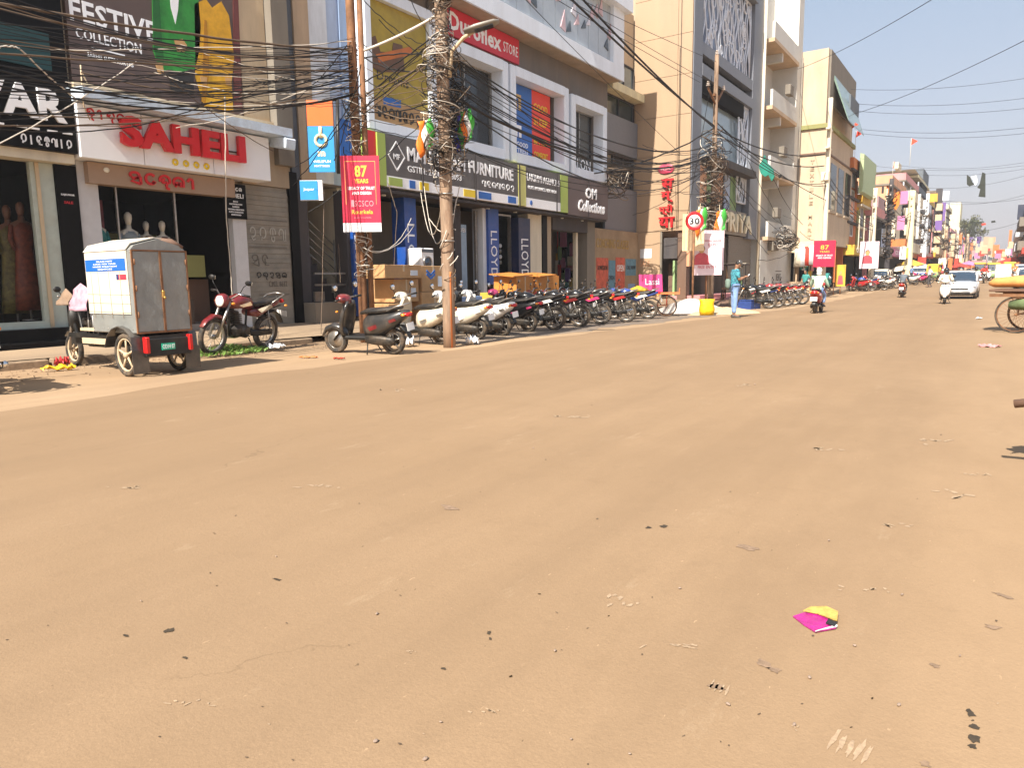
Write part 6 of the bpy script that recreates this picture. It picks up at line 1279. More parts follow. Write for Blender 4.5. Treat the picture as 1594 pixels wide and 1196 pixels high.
tangle('cable_tangle', -9.0, 11.62, 3.7, 5.2, .22, 60, [M['wire'], M['wire'], M['wireg']], 'black loops of spare cable hanging right of the near pole', 4, flat=1.2)
tangle('cable_tangle', -11.55, P1y, 4.0, 5.3, .20, 60, WM, 'tangle of cables round the banner pole', 5); tangle('cable_tangle', -11.5, P1y, 1.45, 2.35, .14, 36, [M['wirew'], M['wireg']], 'pale rope and cable ends tied low round the banner pole', 6)
for k in range(3): pass
# coil
cl = MB(); random.seed(31)
for k in range(9): cl.ring((random.uniform(-.02, .02), random.uniform(-.03, .03), random.uniform(-.03, .03)), (1, random.uniform(-.2, .2), random.uniform(-.2, .2)), .20+random.uniform(-.03, .03), .007, 22, 4)
co = cl.build('cable_coil', M['wire']); co.location = (-8.98, 11.05, 3.62); tag(co, 'round coil of black cable hanging left of the near pole before the long signboard', 'cable')
# street lamp on the near pole
sl = empty('street_lamp', (-9.0, 11.3, 0), 0, 'grey street lamp on a curved arm fixed to the near pole', 'street lamp')
q = W(700, 120, -8.9); q1 = W(703, 80, -8.9); q2 = W(722, 58, -8.6); q3 = W(742, 46, -8.3)
L0 = V(sl.location); MB().tube([q-L0, q1-L0, q2-L0, q3-L0], .035, 8).build('arm', C['sand'], sl)
q = W(748, 41, -8.2)-L0; lm = MB().loft([(-.32, 0, .10, .03), (-.1, .0, .15, .05), (.25, .0, .14, .04), (.36, 0, .06, .02)], 10, 3).build('lamp_head', mat('lamp_grey', hexc('86837c'), .5, .3, dirt=.3), sl); lm.location = q; lm.rotation_euler = (0, -.25, .55)
MB().box((.05, 0, -.045), (.36, .2, .02)).build('lens', M['glassd'], lm)
# far pole with insulator arms
def ins_pole(x, y, zt, lb):
    t = wobble_pole('utility_pole', x, y, zt, .14, .09, M['polew'], lb); zb = zt
    a = MB(); a.tube([(-.02, -1.0, zb-1.55), (0, 0, zb-2.1)], .05, 5).tube([(-.02, 1.0, zb-1.3), (0, 0, zb-2.1)], .05, 5); a.bb(-.05, .05, -.25, .25, zb-1.75, zb-1.65); a.build('cross_arm', M['rust'], t)
    i_ = MB()
    for yy, zz in ((-1.05, zb-1.5), (1.05, zb-1.25), (0, zb+.02), (0, zb-.5), (0, zb-1.2)):
        for k in range(3): i_.cyl((0, yy, zz+.07*k), (0, yy, zz+.07*k+.035), .085-.015*k, n=10)
    i_.build('insulator', M['insul'], t); return t
P3x = -10.9; q = W(1108, 400, P3x); P3y = q.y; zt = W(1119, 88, P3x).z; ins_pole(P3x, P3y, zt, 'brown concrete pole with red crossarms and insulators before the lattice building')
zz0 = W(1112, 330, P3x).z; zz1 = W(1114, 215, P3x).z
tangle('cable_tangle', P3x, P3y, zz0-.8, zz1, .42, 150, WM, 'dense cable tangle on the pole before the lattice building', 12, r=.013, flat=2.0); tangle('cable_tangle', P3x, P3y, 1.6, zz0, .3, 50, [M['wireg'], M['wirew'], M['wire']], 'cable ends on the lower pole before the lattice building', 13, r=.012)
MB().tube([(0, 0, 0), (0, 0, 3.1)], .05, 8)
def simple_pole(px, ptop, X, m, r, lb, pb=None, name='street_pole', extra=True, base=None):
    q = W(px, 420, X); y = q.y; tp = W(pb or px, ptop, X); t = wobble_pole(name, X, y, tp.z-gz(y), r, r*.75, m, lb, amp=.004)
    if extra:
        for dz in (.8, 1.6): MB().bb(-.08, .08, -.5, .5, tp.z-gz(y)-dz, tp.z-gz(y)-dz+.09).build('cross_arm', m, t)
        i_ = MB()
        for yy in (-.45, .45):
            for dz in (.8, 1.6): i_.cyl((0, yy, tp.z-gz(y)-dz+.09), (0, yy, tp.z-gz(y)-dz+.22), .06, n=8)
        i_.build('insulator', M['insul'], t)
    return t, V((X, y, tp.z))
P4, P4t = simple_pole(1281, 157, -8.9, C['cream'], .17, 'slim cream steel pole before the beige corner block', 1298, extra=False)
MB().bb(-.30, .12, -.3, .3, 7.0, 7.5).build('junction_box', C['cream'], P4); MB().bb(-.1, .1, -.55, .55, 9.9, 10.0).bb(-.1, .1, -.55, .55, 8.8, 8.9).build('cross_arm', C['cream'], P4)
GPo = 'poles along the far left kerb'; PL = []
for px, pt, tx, X, m, r, lb in ((1356, 292, 1362, -8.6, 'cream', .22, 'pale pole between the orange building and the small poster'), (1380, 275, 1385, -8.4, 'dgrey', .24, 'dark pole thick with cables, under the orange flag'), (1413, 300, 1424, -8.2, 'tower', .42, 'broad cream pole before the pink panels'), (1437, 298, 1442, -8.0, 'white', .26, 'tall white lamp pole right of the broad cream one'),
        (1469, 350, 1471, -8.0, 'beige', .3, 'pale pole under the purple banner'), (1487, 355, 1488, -7.8, 'cream', .3, 'pale pole before the cream tower'), (1503, 360, 1504, -7.8, 'beige', .4, 'thin pole right of the cream tower'), (1517, 366, 1518, -7.6, 'cream', .5, 'most distant pale pole of the left kerb')):
    t, tp = simple_pole(px, pt, X, C[m], r, lb, tx); PL.append(tp)
tangle('cable_tangle', PL[1].x, PL[1].y, 3.0, PL[1].z-1, .42, 60, [M['wire'], M['wireg']], 'mass of cables hanging on the dark far pole', 15, r=.035, flat=1.2)
random.seed(40)
for i, tp in enumerate(PL[3:7]): tangle('cable_tangle', tp.x, tp.y, gz(tp.y)+4, tp.z-2, .5, 26, [M['wire'], M['wireg']], ('cables on the white lamp pole', 'cables on the pole under the purple banner', 'cables on the pole before the cream tower', 'cables on the thin pole right of the tower')[i], 50+i, r=.04)
# =============================================================== WIRES
GW = 'overhead cables strung between poles and shop fronts'
def wire(a, b, sag, r, m, label='thin dark cable among many crossing before the shop fronts', n=14, grp=GW, jit=0.):
    a, b = V(a), V(b); pts = []
    for i in range(n+1):
        u = i/n; p_ = a.lerp(b, u); p_.z -= sag*4*u*(1-u)
        if jit and 0 < i < n: p_ += V((random.uniform(-jit, jit), 0, random.uniform(-jit, jit)))
        pts.append(p_)
    return tag(MB().tube(pts, r, 5, cap=False).build('cable', m), label, 'cable', grp)
random.seed(101)
LB = {'l': 'dark cable among the many crossing before the two clothing shops', 'm': 'dark cable strung between the banner pole and the near pole', 'r': 'dark cable among the bundle from the near pole towards the lattice building', 'f': 'cable among those running from the lattice building pole along the far left side', 's': 'thin cable among those crossing the open sky over the street'}
# left frame edge -> banner pole
A1 = V((-11.6, P1y, 0))
for y0, x1, y1 in ((2, 556, 60), (40, 557, 76), (66, 557, 94), (88, 556, 108), (106, 557, 102), (122, 558, 106), (134, 556, 118), (140, 557, 124), (26, 556, 70), (56, 558, 84), (158, 556, 112), (180, 557, 136), (8, 556, 70), (14, 556, 78), (22, 557, 84), (30, 556, 88), (46, 557, 92), (60, 558, 96), (72, 556, 104), (84, 557, 118), (96, 556, 112), (104, 556, 122), (118, 557, 116), (112, 557, 130), (128, 557, 92), (60, 556, 100), (90, 556, 140), (18, 556, 96), (36, 556, 110), (150, 557, 86), (170, 558, 128), (200, 556, 112), (12, 558, 66), (52, 558, 108), (78, 558, 90), (100, 557, 100)):
    X0 = random.uniform(-13.2, -10.2); a = W(-6, y0+random.uniform(-22, 22), X0); b = W(x1, y1+random.uniform(-14, 22), -11.55); wire(a, b, random.uniform(.0, .40), random.choice((.005, .006, .008, .011, .014)), random.choice((M['wire'], M['wire'], M['wire'], M['wire'], M['wireg'])), LB['l'], jit=.008)
for k in range(16):
    wire(W(random.uniform(60, 420), random.uniform(60, 215), -13.6), W(556, random.uniform(60, 170), -11.5), random.uniform(.0, .35), random.choice((.005, .007, .009)), random.choice((M['wire'], M['wire'], M['wireg'], M['wirew'])), LB['l'], jit=.02)
for (xa, ya, Xa), (xb, yb, Xb), sg_, r_, m_ in (((-6, 4, -11.6), (556, 78, -11.6), .1, .022, 'wireg'), ((-6, 226, -11.8), (212, 96, -12.4), .05, .009, 'wirew'), ((-6, 200, -12.4), (330, 158, -13.4), .25, .011, 'wire'), ((0, 196, -12.4), (245, 190, -13.3), .02, .014, 'wireg'), ((245, 190, -13.3), (440, 118, -12), .12, .009, 'wireg'), ((250, 110, -12.2), (425, 235, -13), .1, .008, 'wireg'), ((30, 75, -12), (126, 160, -13.5), .03, .012, 'wirew'), ((-6, 75, -12), (30, 75, -12), -.03, .012, 'wirew'), ((126, 112, -13.5), (470, 165, -12.2), .1, .012, 'wireg'), ((350, 150, -13.8), (352, 330, -14.3), 0, .014, 'wirew'), ((352, 330, -14.3), (362, 465, -14.6), 0, .012, 'wirew')):
    wire(W(xa, ya, Xa), W(xb, yb, Xb), sg_, r_, M[m_], 'separate cable or cord looped across the clothing shop fascias', jit=.01)
# banner pole -> near pole
for i in range(20):
    a = W(562, random.uniform(60, 190), -11.55); b = W(690, random.uniform(30, 200), -9.1); wire(a, b, random.uniform(-.05, .45), random.choice((.007, .010, .014)), random.choice(WM[:4]), LB['m'], jit=.015)
wire(W(562, 80, -11.5), W(690, 18, -9.1), .05, .03, M['wirew'], 'thick pale cable rising from the banner pole to the near pole')
for (xa, ya), (xb, yb) in (((690, 160), (480, 330)), ((562, 130), (455, 290)), ((562, 100), (520, 250)), ((540, 70), (440, 170)), ((640, 0), (690, 90)), ((566, 0), (660, 70)), ((590, 30), (700, 110)), ((560, 195), (690, 210)), ((560, 160), (460, 260))): wire(W(xa, ya, -11.0), W(xb, yb, -13.4), .12, .010, M['wire'], LB['m'], jit=.02)
for (xa, ya, Xa), (xb, yb, Xb), sg_ in (((572, 392, -11.4), (645, 350, -14.0), .25), ((572, 388, -11.4), (640, 340, -14.0), .35), ((604, 285, -14), (618, 330, -13.6), 0), ((618, 330, -13.6), (612, 440, -13.5), 0), ((655, 300, -13.9), (690, 300, -9.2), 1.0), ((660, 290, -13.9), (700, 300, -9.2), 1.3), ((668, 340, -9.4), (695, 362, -9.1), .08), ((702, 370, -9.0), (716, 290, -9.0), -.1), ((505, 300, -13.8), (500, 520, -12.9), 0), ((527, 380, -14.4), (530, 440, -14.2), 0)):
    wire(W(xa, ya, Xa), W(xb, yb, Xb), sg_, .010, M['wirew'] if sg_ else M['wireg'], 'pale loose cable hanging between the poles and the long signboard', jit=.01)
# near pole -> lattice building pole
for i in range(16):
    a = W(702, random.uniform(70, 230), -9.0); b = W(1106, random.uniform(225, 265), P3x+.1); wire(a, b, random.uniform(.5, 1.5), random.choice((.008, .011, .015)), M['wire'], LB['r'], n=18, jit=.01)
wire(W(705, 150, -9), W(1100, 243, P3x), .9, .035, M['wire'], 'thick black twisted cable bundle sagging from the near pole to the next one', jit=.02)
for dx, sg_ in ((0, .15), (.22, .18)): wire(W(850+dx*100, -40, -9.9), W(1112, 196+dx*12, P3x), sg_, .034, M['wire'], 'thick black overhead cable crossing before the white framed windows', n=24)
for z, px, py in ((10.6, 1110, 130), (11.2, 1090, 128), (11.5, 1116, 96), (9.2, 1060, 240)): wire(W(px-270, -30, -9.7), W(px, py, P3x), .06, .009, M['wire'], 'thin conductor running to the crossarms of the lattice building pole', n=18)
for (xa, ya, Xa), (xb, yb, Xb), sg_, r_ in (((1110, 200, P3x), (925, 270, -14.3), .3, .03), ((1100, 245, P3x), (945, 262, -14.3), .35, .014), ((1100, 250, P3x), (960, 280, -14.9), .4, .012), ((1100, 255, P3x), (950, 300, -14.8), .5, .010), ((1105, 260, P3x), (985, 335, -15), .3, .012), ((1105, 235, P3x), (1000, 225, -13.5), .3, .012), ((1105, 250, P3x), (1000, 250, -14), .2, .012), ((1108, 118, P3x), (1068, 340, -12.5), .3, .012), ((1110, 300, P3x), (1030, 290, -13), .2, .012)): wire(W(xa, ya, Xa), W(xb, yb, Xb), sg_, r_, M['wire'], 'dark service cable from the lattice building pole to the grey link building', jit=.03)
tangle('cable_tangle', -14.2, W(958, 270, -14.2).y, 5.2, 6.2, .5, 40, WM, 'knot of cables at the corner of the furniture building', 14, r=.013)
# onward along the left
tops = [V((P3x, P3y, zz1+.8)), P4t-V((0, 0, 4.6))]+[t_-V((0, 0, 2.2)) for t_ in PL]
for k in range(len(tops)-1):
    for i in range(3 if k < 2 else 3):
        wire(tops[k]+V((0, random.uniform(-.3, .3), random.uniform(-1.4, .3))), tops[k+1]+V((0, random.uniform(-.3, .3), random.uniform(-1.4, .3))), random.uniform(.3, .9), .02+.004*k, M['wire'], LB['f'])
wire(W(1112, 198, P3x), W(1283, 240, -8.9), .5, .03, M['wire'], 'thick black cable from the lattice building pole to the cream pole'); wire(W(1112, 205, P3x), W(1283, 258, -8.9), .55, .03, M['wire'], 'second thick black cable from the lattice building pole to the cream pole')
for (xa, ya, Xa), (xb, yb, Xb) in (((1130, 270, P3x), (1230, 372, -12)), ((1130, 262, P3x), (1228, 356, -12)), ((1165, 250, -11.5), (1240, 380, -11.9)), ((1120, 280, P3x), (1200, 400, -12.3)), ((1240, 385, -11.5), (1180, 405, -12.2)), ((1250, 350, -10.5), (1200, 270, -11.8)), ((1245, 360, -11), (1290, 376, -9))): wire(W(xa, ya, Xa), W(xb, yb, Xb), .3, .016, M['wire'], 'dark cable hanging before the balcony building', jit=.03)
tangle('cable_tangle', -11.3, W(1225, 380, -11.3).y, 3.3, 4.3, .5, 50, WM, 'bunched cables above the clothes stall', 16, r=.016, flat=3)
# across the open sky
SK = [((1310, 138), (1600, 121)), ((1315, 160), (1600, 152)), ((1316, 171), (1600, 168)), ((1330, 200), (1600, 198)), ((1335, 207), (1600, 207)), ((1395, 257), (1600, 252)), ((1395, 268), (1600, 262)), ((1360, 258), (1600, 257)), ((1435, 292), (1600, 272)), ((1500, 361), (1600, 341)), ((1480, 318), (1600, 302)), ((1470, 312), (1600, 308))]
for (xa, ya), (xb, yb) in SK:
    Yv = 62 if ya < 240 else 88 if ya < 300 else 130
    wire(YY(xa, ya, Yv), YY(xb, yb, Yv), .35 if ya < 240 else .5, .013 if ya < 300 else .022, M['wire'], LB['s'])
wire(YY(1240, 108, 53), YY(1455, -4, 30), .2, .014, M['wire'], 'thin cable slanting up to the right above the beige corner block'); wire(YY(1310, 183, 62), YY(1600, 60, 40), .3, .016, M['wire'], 'thin cable slanting up to the right edge of the sky')
# cloth scraps on the wires
def scrap(pts, Y, m, lb, name='cloth_scrap'):
    ps = [YY(x, y, Y) for x, y in pts]; o = MB().prism(ps, (0, 1, 0), .15).build(name, m); tag(o, lb, 'cloth'); return o
dkc = mat('dark_rag', (.025, .03, .022), .8, var=.4, scale=3)
scrap([(1505, 272), (1510, 275), (1514, 284), (1517, 287), (1509, 290), (1505, 287)], 88, dkc, 'dark green rag hanging on the wire over the street, left of the black one'); scrap([(1511, 275), (1520, 273), (1522, 283), (1518, 289), (1515, 280)], 88.2, C['white'], 'pale rag hanging on the wire between two dark ones')
scrap([(1529, 268), (1534, 270), (1534, 307), (1523, 306), (1526, 294), (1521, 292), (1525, 286)], 88, dkc, 'long black rag hanging on the wire over the street'); scrap([(1514, 344), (1519, 345), (1516, 368), (1512, 366)], 130, dkc, 'short black rag on the lower wire over the far road')
for k, (x, y) in enumerate(((1524, 347), (1531, 349), (1546, 345))): scrap([(x-3, y-1), (x+3, y-2), (x+4, y+1), (x-3, y+2)], 130, dkc if k != 1 else C['red'], ('small dark rag left on the lower far wire', 'small red rag on the lower far wire', 'small dark rag right on the lower far wire')[k])
tb = W(1190, 240, -11.3); scrap([(1190, 241), (1194, 253), (1203, 262), (1205, 275), (1201, 282), (1196, 272), (1191, 275), (1184, 270), (1181, 258), (1186, 250)], tb.y, mat('teal_rag', hexc('0f7a68'), .7, var=.4, scale=3), 'torn teal cloth caught on the cables before the balcony building'); scrap([(1211, 273), (1216, 271), (1215, 276), (1212, 277)], tb.y, dkc, 'tiny dark scrap beside the teal cloth')
# =============================================================== SIGNS AND BANNERS
rv = V((.80, .60, 0)).normalized(); nv = rv.cross(V((0, 0, 1)))
bn = empty('banner', (0, 0, 0), 0, 'red and white banner reading 87 YEARS tied to the rust brown pole', 'banner')
crm = mat('banner_red', hexc('cf2748'), .5, var=.08, scale=3, bump=.3)
c0 = W(562, 302, -11.25); k_ = c0; wd_ = .80; ht_ = 1.56; o0 = k_-rv*wd_/2-V((0, 0, ht_/2))
def bquad(name, m, u0, u1, v0, v1, d=.0, th=.012, par=bn):
    a = o0+rv*(u0*wd_)+V((0, 0, v0*ht_))+nv*d
    return MB().prism([a, a+rv*((u1-u0)*wd_), a+rv*((u1-u0)*wd_)+V((0, 0, (v1-v0)*ht_)), a+V((0, 0, (v1-v0)*ht_))], nv, th).build(name, m, par)
sh = bquad('sheet', crm, 0, 1, .12, 1); bquad('white_hem', WHT, 0, 1, 0, .118)
oln = mat('banner_gold', hexc('e8a060'), .5)
for a in ((.10, .115, .36, .92), (.885, .90, .36, .92), (.10, .90, .92, .93)): bquad('outline', oln, *a, d=.013, th=.004)
def btext(s, m, uc, v, w, h, **k): return text(s, m, bn, o0+rv*(uc*wd_-w/2)+V((0, 0, v*ht_))+nv*.013, rv, w, h, depth=.006, **k)
ycr = mat('banner_yellow', hexc('f5c04a'), .5, var=.05)
btext('87', ycr, .52, .72, .26, .24, off=.03); btext('YEARS', ycr, .52, .64, .30, .09, off=.04); btext('LEGACY OF TRUST', WHT, .52, .555, .56, .065, off=.03); btext('AND DESIGN', WHT, .52, .49, .40, .065, off=.03)
lgp = mat('banner_pale', hexc('f0a0a8'), .5); bquad('emblem', lgp, .24, .31, .33, .42, .013, .004); btext('SCSCO', lgp, .57, .335, .40, .12, off=.0); btext('Rourkela', ycr, .52, .235, .44, .09, off=.02); btext('www rourkela', lgp, .52, .18, .36, .025, off=.01)
# blue and orange sign left of the pole, with bracket
bs = empty('hanging_sign', (0, 0, 0), 0, 'tall orange and blue hanging sign with a pale hand emblem, left of the banner pole', 'sign')
Xs = -14.0; q = W(500, 212, Xs); o0 = W(482, 268, Xs); up_l = W(482, 157, Xs).z-o0.z; rv0 = rv; rv = V((.80, .60, 0)).normalized(); nv = rv.cross(V((0, 0, 1))); wd_ = .62; ht_ = up_l
bl_ = mat('sign_sky', hexc('2a8fd0'), .45, var=.06)
bquad('panel', bl_, 0, 1, 0, .64, par=bs); bquad('panel', ORS, 0, 1, .645, 1, par=bs)
for a in ((-.03, 0, 0, 1.01), (1, 1.03, 0, 1.01)): bquad('edge', BLKL, *a, d=-.01, th=.03, par=bs)
hnd = MB(); cc = o0+rv*.31+V((0, 0, ht_*.44))+nv*.02
hnd.use(mat('emblem_cream', hexc('f2ddb0'), .5)); hnd.ring(cc, nv, .13, .035, 20, 6); hnd.tube([cc+V((0, 0, .06)), cc+V((0, 0, .32))], .04, 8); hnd.build('emblem', None, bs)
bn_ = bn; bn = bs; btext('m', mat('emblem_cream', hexc('f2ddb0'), .5), .5, .22, .18, .12, off=.04); btext('WELSPUN', WHT, .5, .13, .42, .06, off=.02); btext('MATTRESS', WHT, .5, .07, .36, .05, off=.02); bn = bn_
MB().tube([W(425, 165, -14.6), W(525, 155, -14.2)], .03, 6).tube([W(525, 155, -14.2), W(527, 270, -14.1)], .045, 6).build('bracket', BLKL, bs)
jb = empty('box_sign', (0, 0, 0), 0, 'small blue and white box sign below the tall hanging sign', 'sign'); o0 = W(468, 311, -14.0); wd_ = .42; ht_ = .44; bquad('face', bl_, 0, 1, 0, 1, par=jb); bquad('casing', WHT, -.0, 1.25, -.03, 1.03, d=-.10, th=.095, par=jb)
bn = jb; btext('Jaquar', WHT, .5, .45, .26, .08, off=.01); bn = bn_
b2s = empty('shop_sign', (0, 0, 0), 0, 'blue sign behind the top of the banner, with a red piece beside it', 'sign'); q0, q1 = W(527, 190, -14.3), W(556, 190, -14.3); zb = W(540, 262, -14.3).z
part('blue_panel', BLUS, b2s, -14.35, -14.28, q0.y, q1.y+.05, zb, q0.z+.1); q2 = W(568, 200, -14.2); q3 = W(586, 205, -14.2); part('red_panel', REDL, b2s, -14.3, -14.24, q2.y, q3.y, W(575, 250, -14.2).z, q2.z)
# round speed sign and portrait posters on the lattice building pole
ss = empty('speed_sign', (0, 0, 0), 0, 'round white speed limit sign with a red rim on the lattice building pole', 'sign'); cc = W(1081, 344, -10.2); rvv = V((.82, .57, 0)).normalized(); nvv = rvv.cross(V((0, 0, 1)))
rr = .36; MB().cyl(cc-nvv*.01, cc+nvv*.01, rr, n=28).build('disc', WHT, ss); MB().ring(cc+nvv*.015, nvv, rr-.05, (.06, .015), 28, 6).build('red_rim', REDL, ss); text('30', BLKL, ss, cc-rvv*.20-V((0, 0, .13))+nvv*.015, rvv, .40, .26, depth=.01, off=.02); MB().tube([cc-nvv*.05, V((cc.x-nvv.x*.05, cc.y-nvv.y*.05, 0))], .045, 8).build('post', M['rust'], ss)
for x, y, Y_ in ((1081, 344, 0), ): pass
def poster(name, px, py, X, w, h, m, lb, rvv=rvv, writing=(), fig=None, post=False, cat='poster'):
    cc = W(px, py, X); nn = rvv.cross(V((0, 0, 1))); t = empty(name, (0, 0, 0), 0, lb, cat); o = cc-rvv*w/2-V((0, 0, h/2)); U = V((0, 0, 1))
    MB().prism([o, o+rvv*w, o+rvv*w+U*h, o+U*h], nn, .03).build('board', m, t)
    for s_, m_, u, v, ww, hh in writing: text(s_, m_, t, o+rvv*(u*w-ww/2)+U*(v*h)+nn*.031, rvv, ww, hh, depth=.006, off=.01)
    if fig:
        f = o+rvv*w*fig[0]+U*h*fig[1]+nn*.031; s_ = fig[2]; fm = MB()
        fm.use(fig[3]).prism([f+rvv*x*s_+U*y*s_ for x, y in ((-.30, -.4), (.30, -.4), (.26, -.05), (.10, .06), (-.10, .06), (-.26, -.05))], nn, .006)
        fm.use(pr_sk).prism([f+rvv*x*s_+U*(y+.18)*s_ for x, y in arc((0, 0), .11, 0, 350, 12, .14)], nn, .009)
        fm.use(BLKL).prism([f+rvv*x*s_+U*(y+.20)*s_ for x, y in arc((0, 0), .13, -10, 190, 12, .16)], nn, .005); fm.build('printed_figure', None, t)
    if post: MB().tube([V((cc.x, cc.y, gz(cc.y)))-nn*.06, cc-nn*.06], .05, 6).build('post', M['rust'], t)
    return t
pinkw = mat('pale_pink_print', hexc('ead3da'), .5, var=.10, scale=4); rpk = mat('print_rose', hexc('c8505a'), .5, var=.2)
poster('poster', 1101, 396, -10.3, 1.25, 1.75, pinkw, 'white poster with a woman in red print fixed to the lattice building pole', writing=(('NATIONAL HANDLOOM', rpk, .68, .80, .7, .08), ('EXPO', rpk, .68, .70, .4, .1), ('FREE ENTRY', rpk, .5, .16, .8, .12)), fig=(.30, .50, 1.1, rpk), post=True)
poster('poster', 1111, 390, -10.2, 1.0, 1.7, pinkw, 'second pale poster fixed behind the one with the woman', rvv=V((.6, .8, 0)).normalized())
part_w = mat('cream_card', hexc('e6c9a0'), .5); poster('board', 1079, 362, -10.6, .9, 1.5, part_w, 'cream board behind the round speed sign')
poster('poster', 1283, 395, -8.7, 1.30, 1.55, crm, 'red banner board on the cream pole above the red scooter rider', writing=(('87', ycr, .5, .66, .5, .26), ('YEARS', ycr, .5, .54, .6, .12), ('LEGACY OF TRUST', WHT, .5, .40, 1.0, .1), ('AND DESIGN', WHT, .5, .31, .8, .1)))
poster('poster', 1353, 397, -8.5, 1.5, 2.1, pinkw, 'small pale poster on the pale pole beyond the orange building', fig=(.4, .45, 1.4, rpk))
def rboard(px0, px1, py0, py1, X, c, lb, name='banner', cat='banner', fig=False, post=True, th=.05):
    y = W((px0+px1)/2, (py0+py1)/2, X).y; a = YY(px0, py1, y); b = YY(px1, py0, y); w = b.x-a.x; h = b.z-a.z
    t = empty(name, (a.x, y, a.z), 0, lb, cat); bx('panel', C[c] if isinstance(c, str) else c, t, 0, w, -th/2, th/2, 0, h)
    if fig: MB().use(rpk).prism([(w*.2, -th/2-.004, h*.1), (w*.8, -th/2-.004, h*.1), (w*.7, -th/2-.004, h*.5), (w*.3, -th/2-.004, h*.5)], (0, -1, 0), .01).use(pr_sk).prism([(w*.5+w*.13*cos(q), -th/2-.004, h*.62+h*.1*sin(q)) for q in [k*.63 for k in range(10)]], (0, -1, 0), .012).build('printed_figure', None, t)
    if post: MB().tube([(w/2, th, 0), (w/2, th, gz(y)-a.z)], .04, 5).build('post', M['rust'], t)
    return t
rboard(1300, 1317, 412, 446, -8.9, 'yellow', 'yellow sign with a red figure standing at the kerb', fig=True); rboard(1296, 1302, 376, 440, -9.1, 'orange', 'narrow orange sign beside the red banner board')
rboard(1428, 1442, 400, 411, -7.9, 'red', 'red poster on the white lamp pole'); rboard(1460, 1473, 402, 421, -7.9, 'white', 'white poster with a red figure under the purple banner', fig=True); rboard(1475, 1483, 402, 420, -7.8, 'orange', 'orange banner right of the white poster'); rboard(1484, 1492, 402, 421, -7.7, 'red', 'red banner beside the orange one'); rboard(1493, 1498, 397, 408, -7.6, 'tower', 'pale banner before the thin pole')
# flags
def flag(px, py, X, s, lb, cols, ang, pole=True, drop=.9):
    cc = W(px, py, X); t = empty('flag', cc, 0, lb, 'flag', None)
    for k, c_ in enumerate(cols):
        def f(u, v, k=k): a = R(ang); w_ = (k+u)/len(cols); x = (w_-.5)*.42*s; return (x*cos(a)+.03*sin(v*8+w_*5)*s, x*sin(a)+.05*sin(v*7+w_*4)*s, -v*drop*s*(1-.25*w_)+.12*s*w_)
        o = cloth('stripe', c_, 3, 8, f, .006); o.parent = t
    if pole: MB().tube([(0, 0, -1.0*s), (-.05*s, 0, .25*s)], .010*s, 5).build('stick', C['sand'], t)
    return t
fo, fw, fg_, fb = mat('flag_saffron', hexc('f07a1c'), .6), mat('flag_white', hexc('e6e4e0'), .6), mat('flag_green', hexc('3a9a34'), .6), mat('flag_violet', hexc('3a34a8'), .6)
flag(662, 190, -9.2, .75, 'saffron, white and green flag hanging at the left of the near pole', (fo, fw, fg_), 60); flag(722, 176, -8.9, .85, 'orange, white, green and violet flags at the right of the near pole', (fb, fg_, fo, fw, fg_), 50)
flag(1092, 328, -10.3, 1.2, 'saffron, white and green flag over the round speed sign', (fo, fw, fg_), 50); flag(1122, 330, -10.4, 1.3, 'saffron, white and green flag before the cream raised letters', (fo, fw, fg_), 50)
for px, py, X, lb in ((1326, 200, -9.5, 'red pennant on a bamboo stick above the green billboard'), (1332, 214, -10, 'small red pennant on the green billboard roof'), (1390, 262, -11.5, 'orange pennant on the roof of the cream topped building'), (1418, 226, -11, 'tiny red flag on a mast over the cream topped building')):
    cc = W(px, py, X); s_ = cc.y/130.; t = empty('pennant', cc, 0, lb, 'flag'); MB().prism([(0, 0, 0), (.9*s_, .1, .55*s_), (.1, 0, 1.0*s_)], YD, .03).build('cloth', sign_mat('pennant', hexc('e0401c')), t); MB().tube([(0, 0, -3*s_), (0, 0, 1.05*s_)], .03*s_, 5).build('stick', C['cream'], t)
y_ = W(1392, 312, -8.6).y; ps = [YY(x, y, y_) for x, y in ((1384, 306), (1401, 297), (1400, 318), (1394, 328), (1386, 320))]
tag(MB().prism(ps, (0, 1, 0), .06).build('flag', sign_mat('bright_orange', hexc('e07a2c'))), 'square orange flag before the pink panels', 'flag')
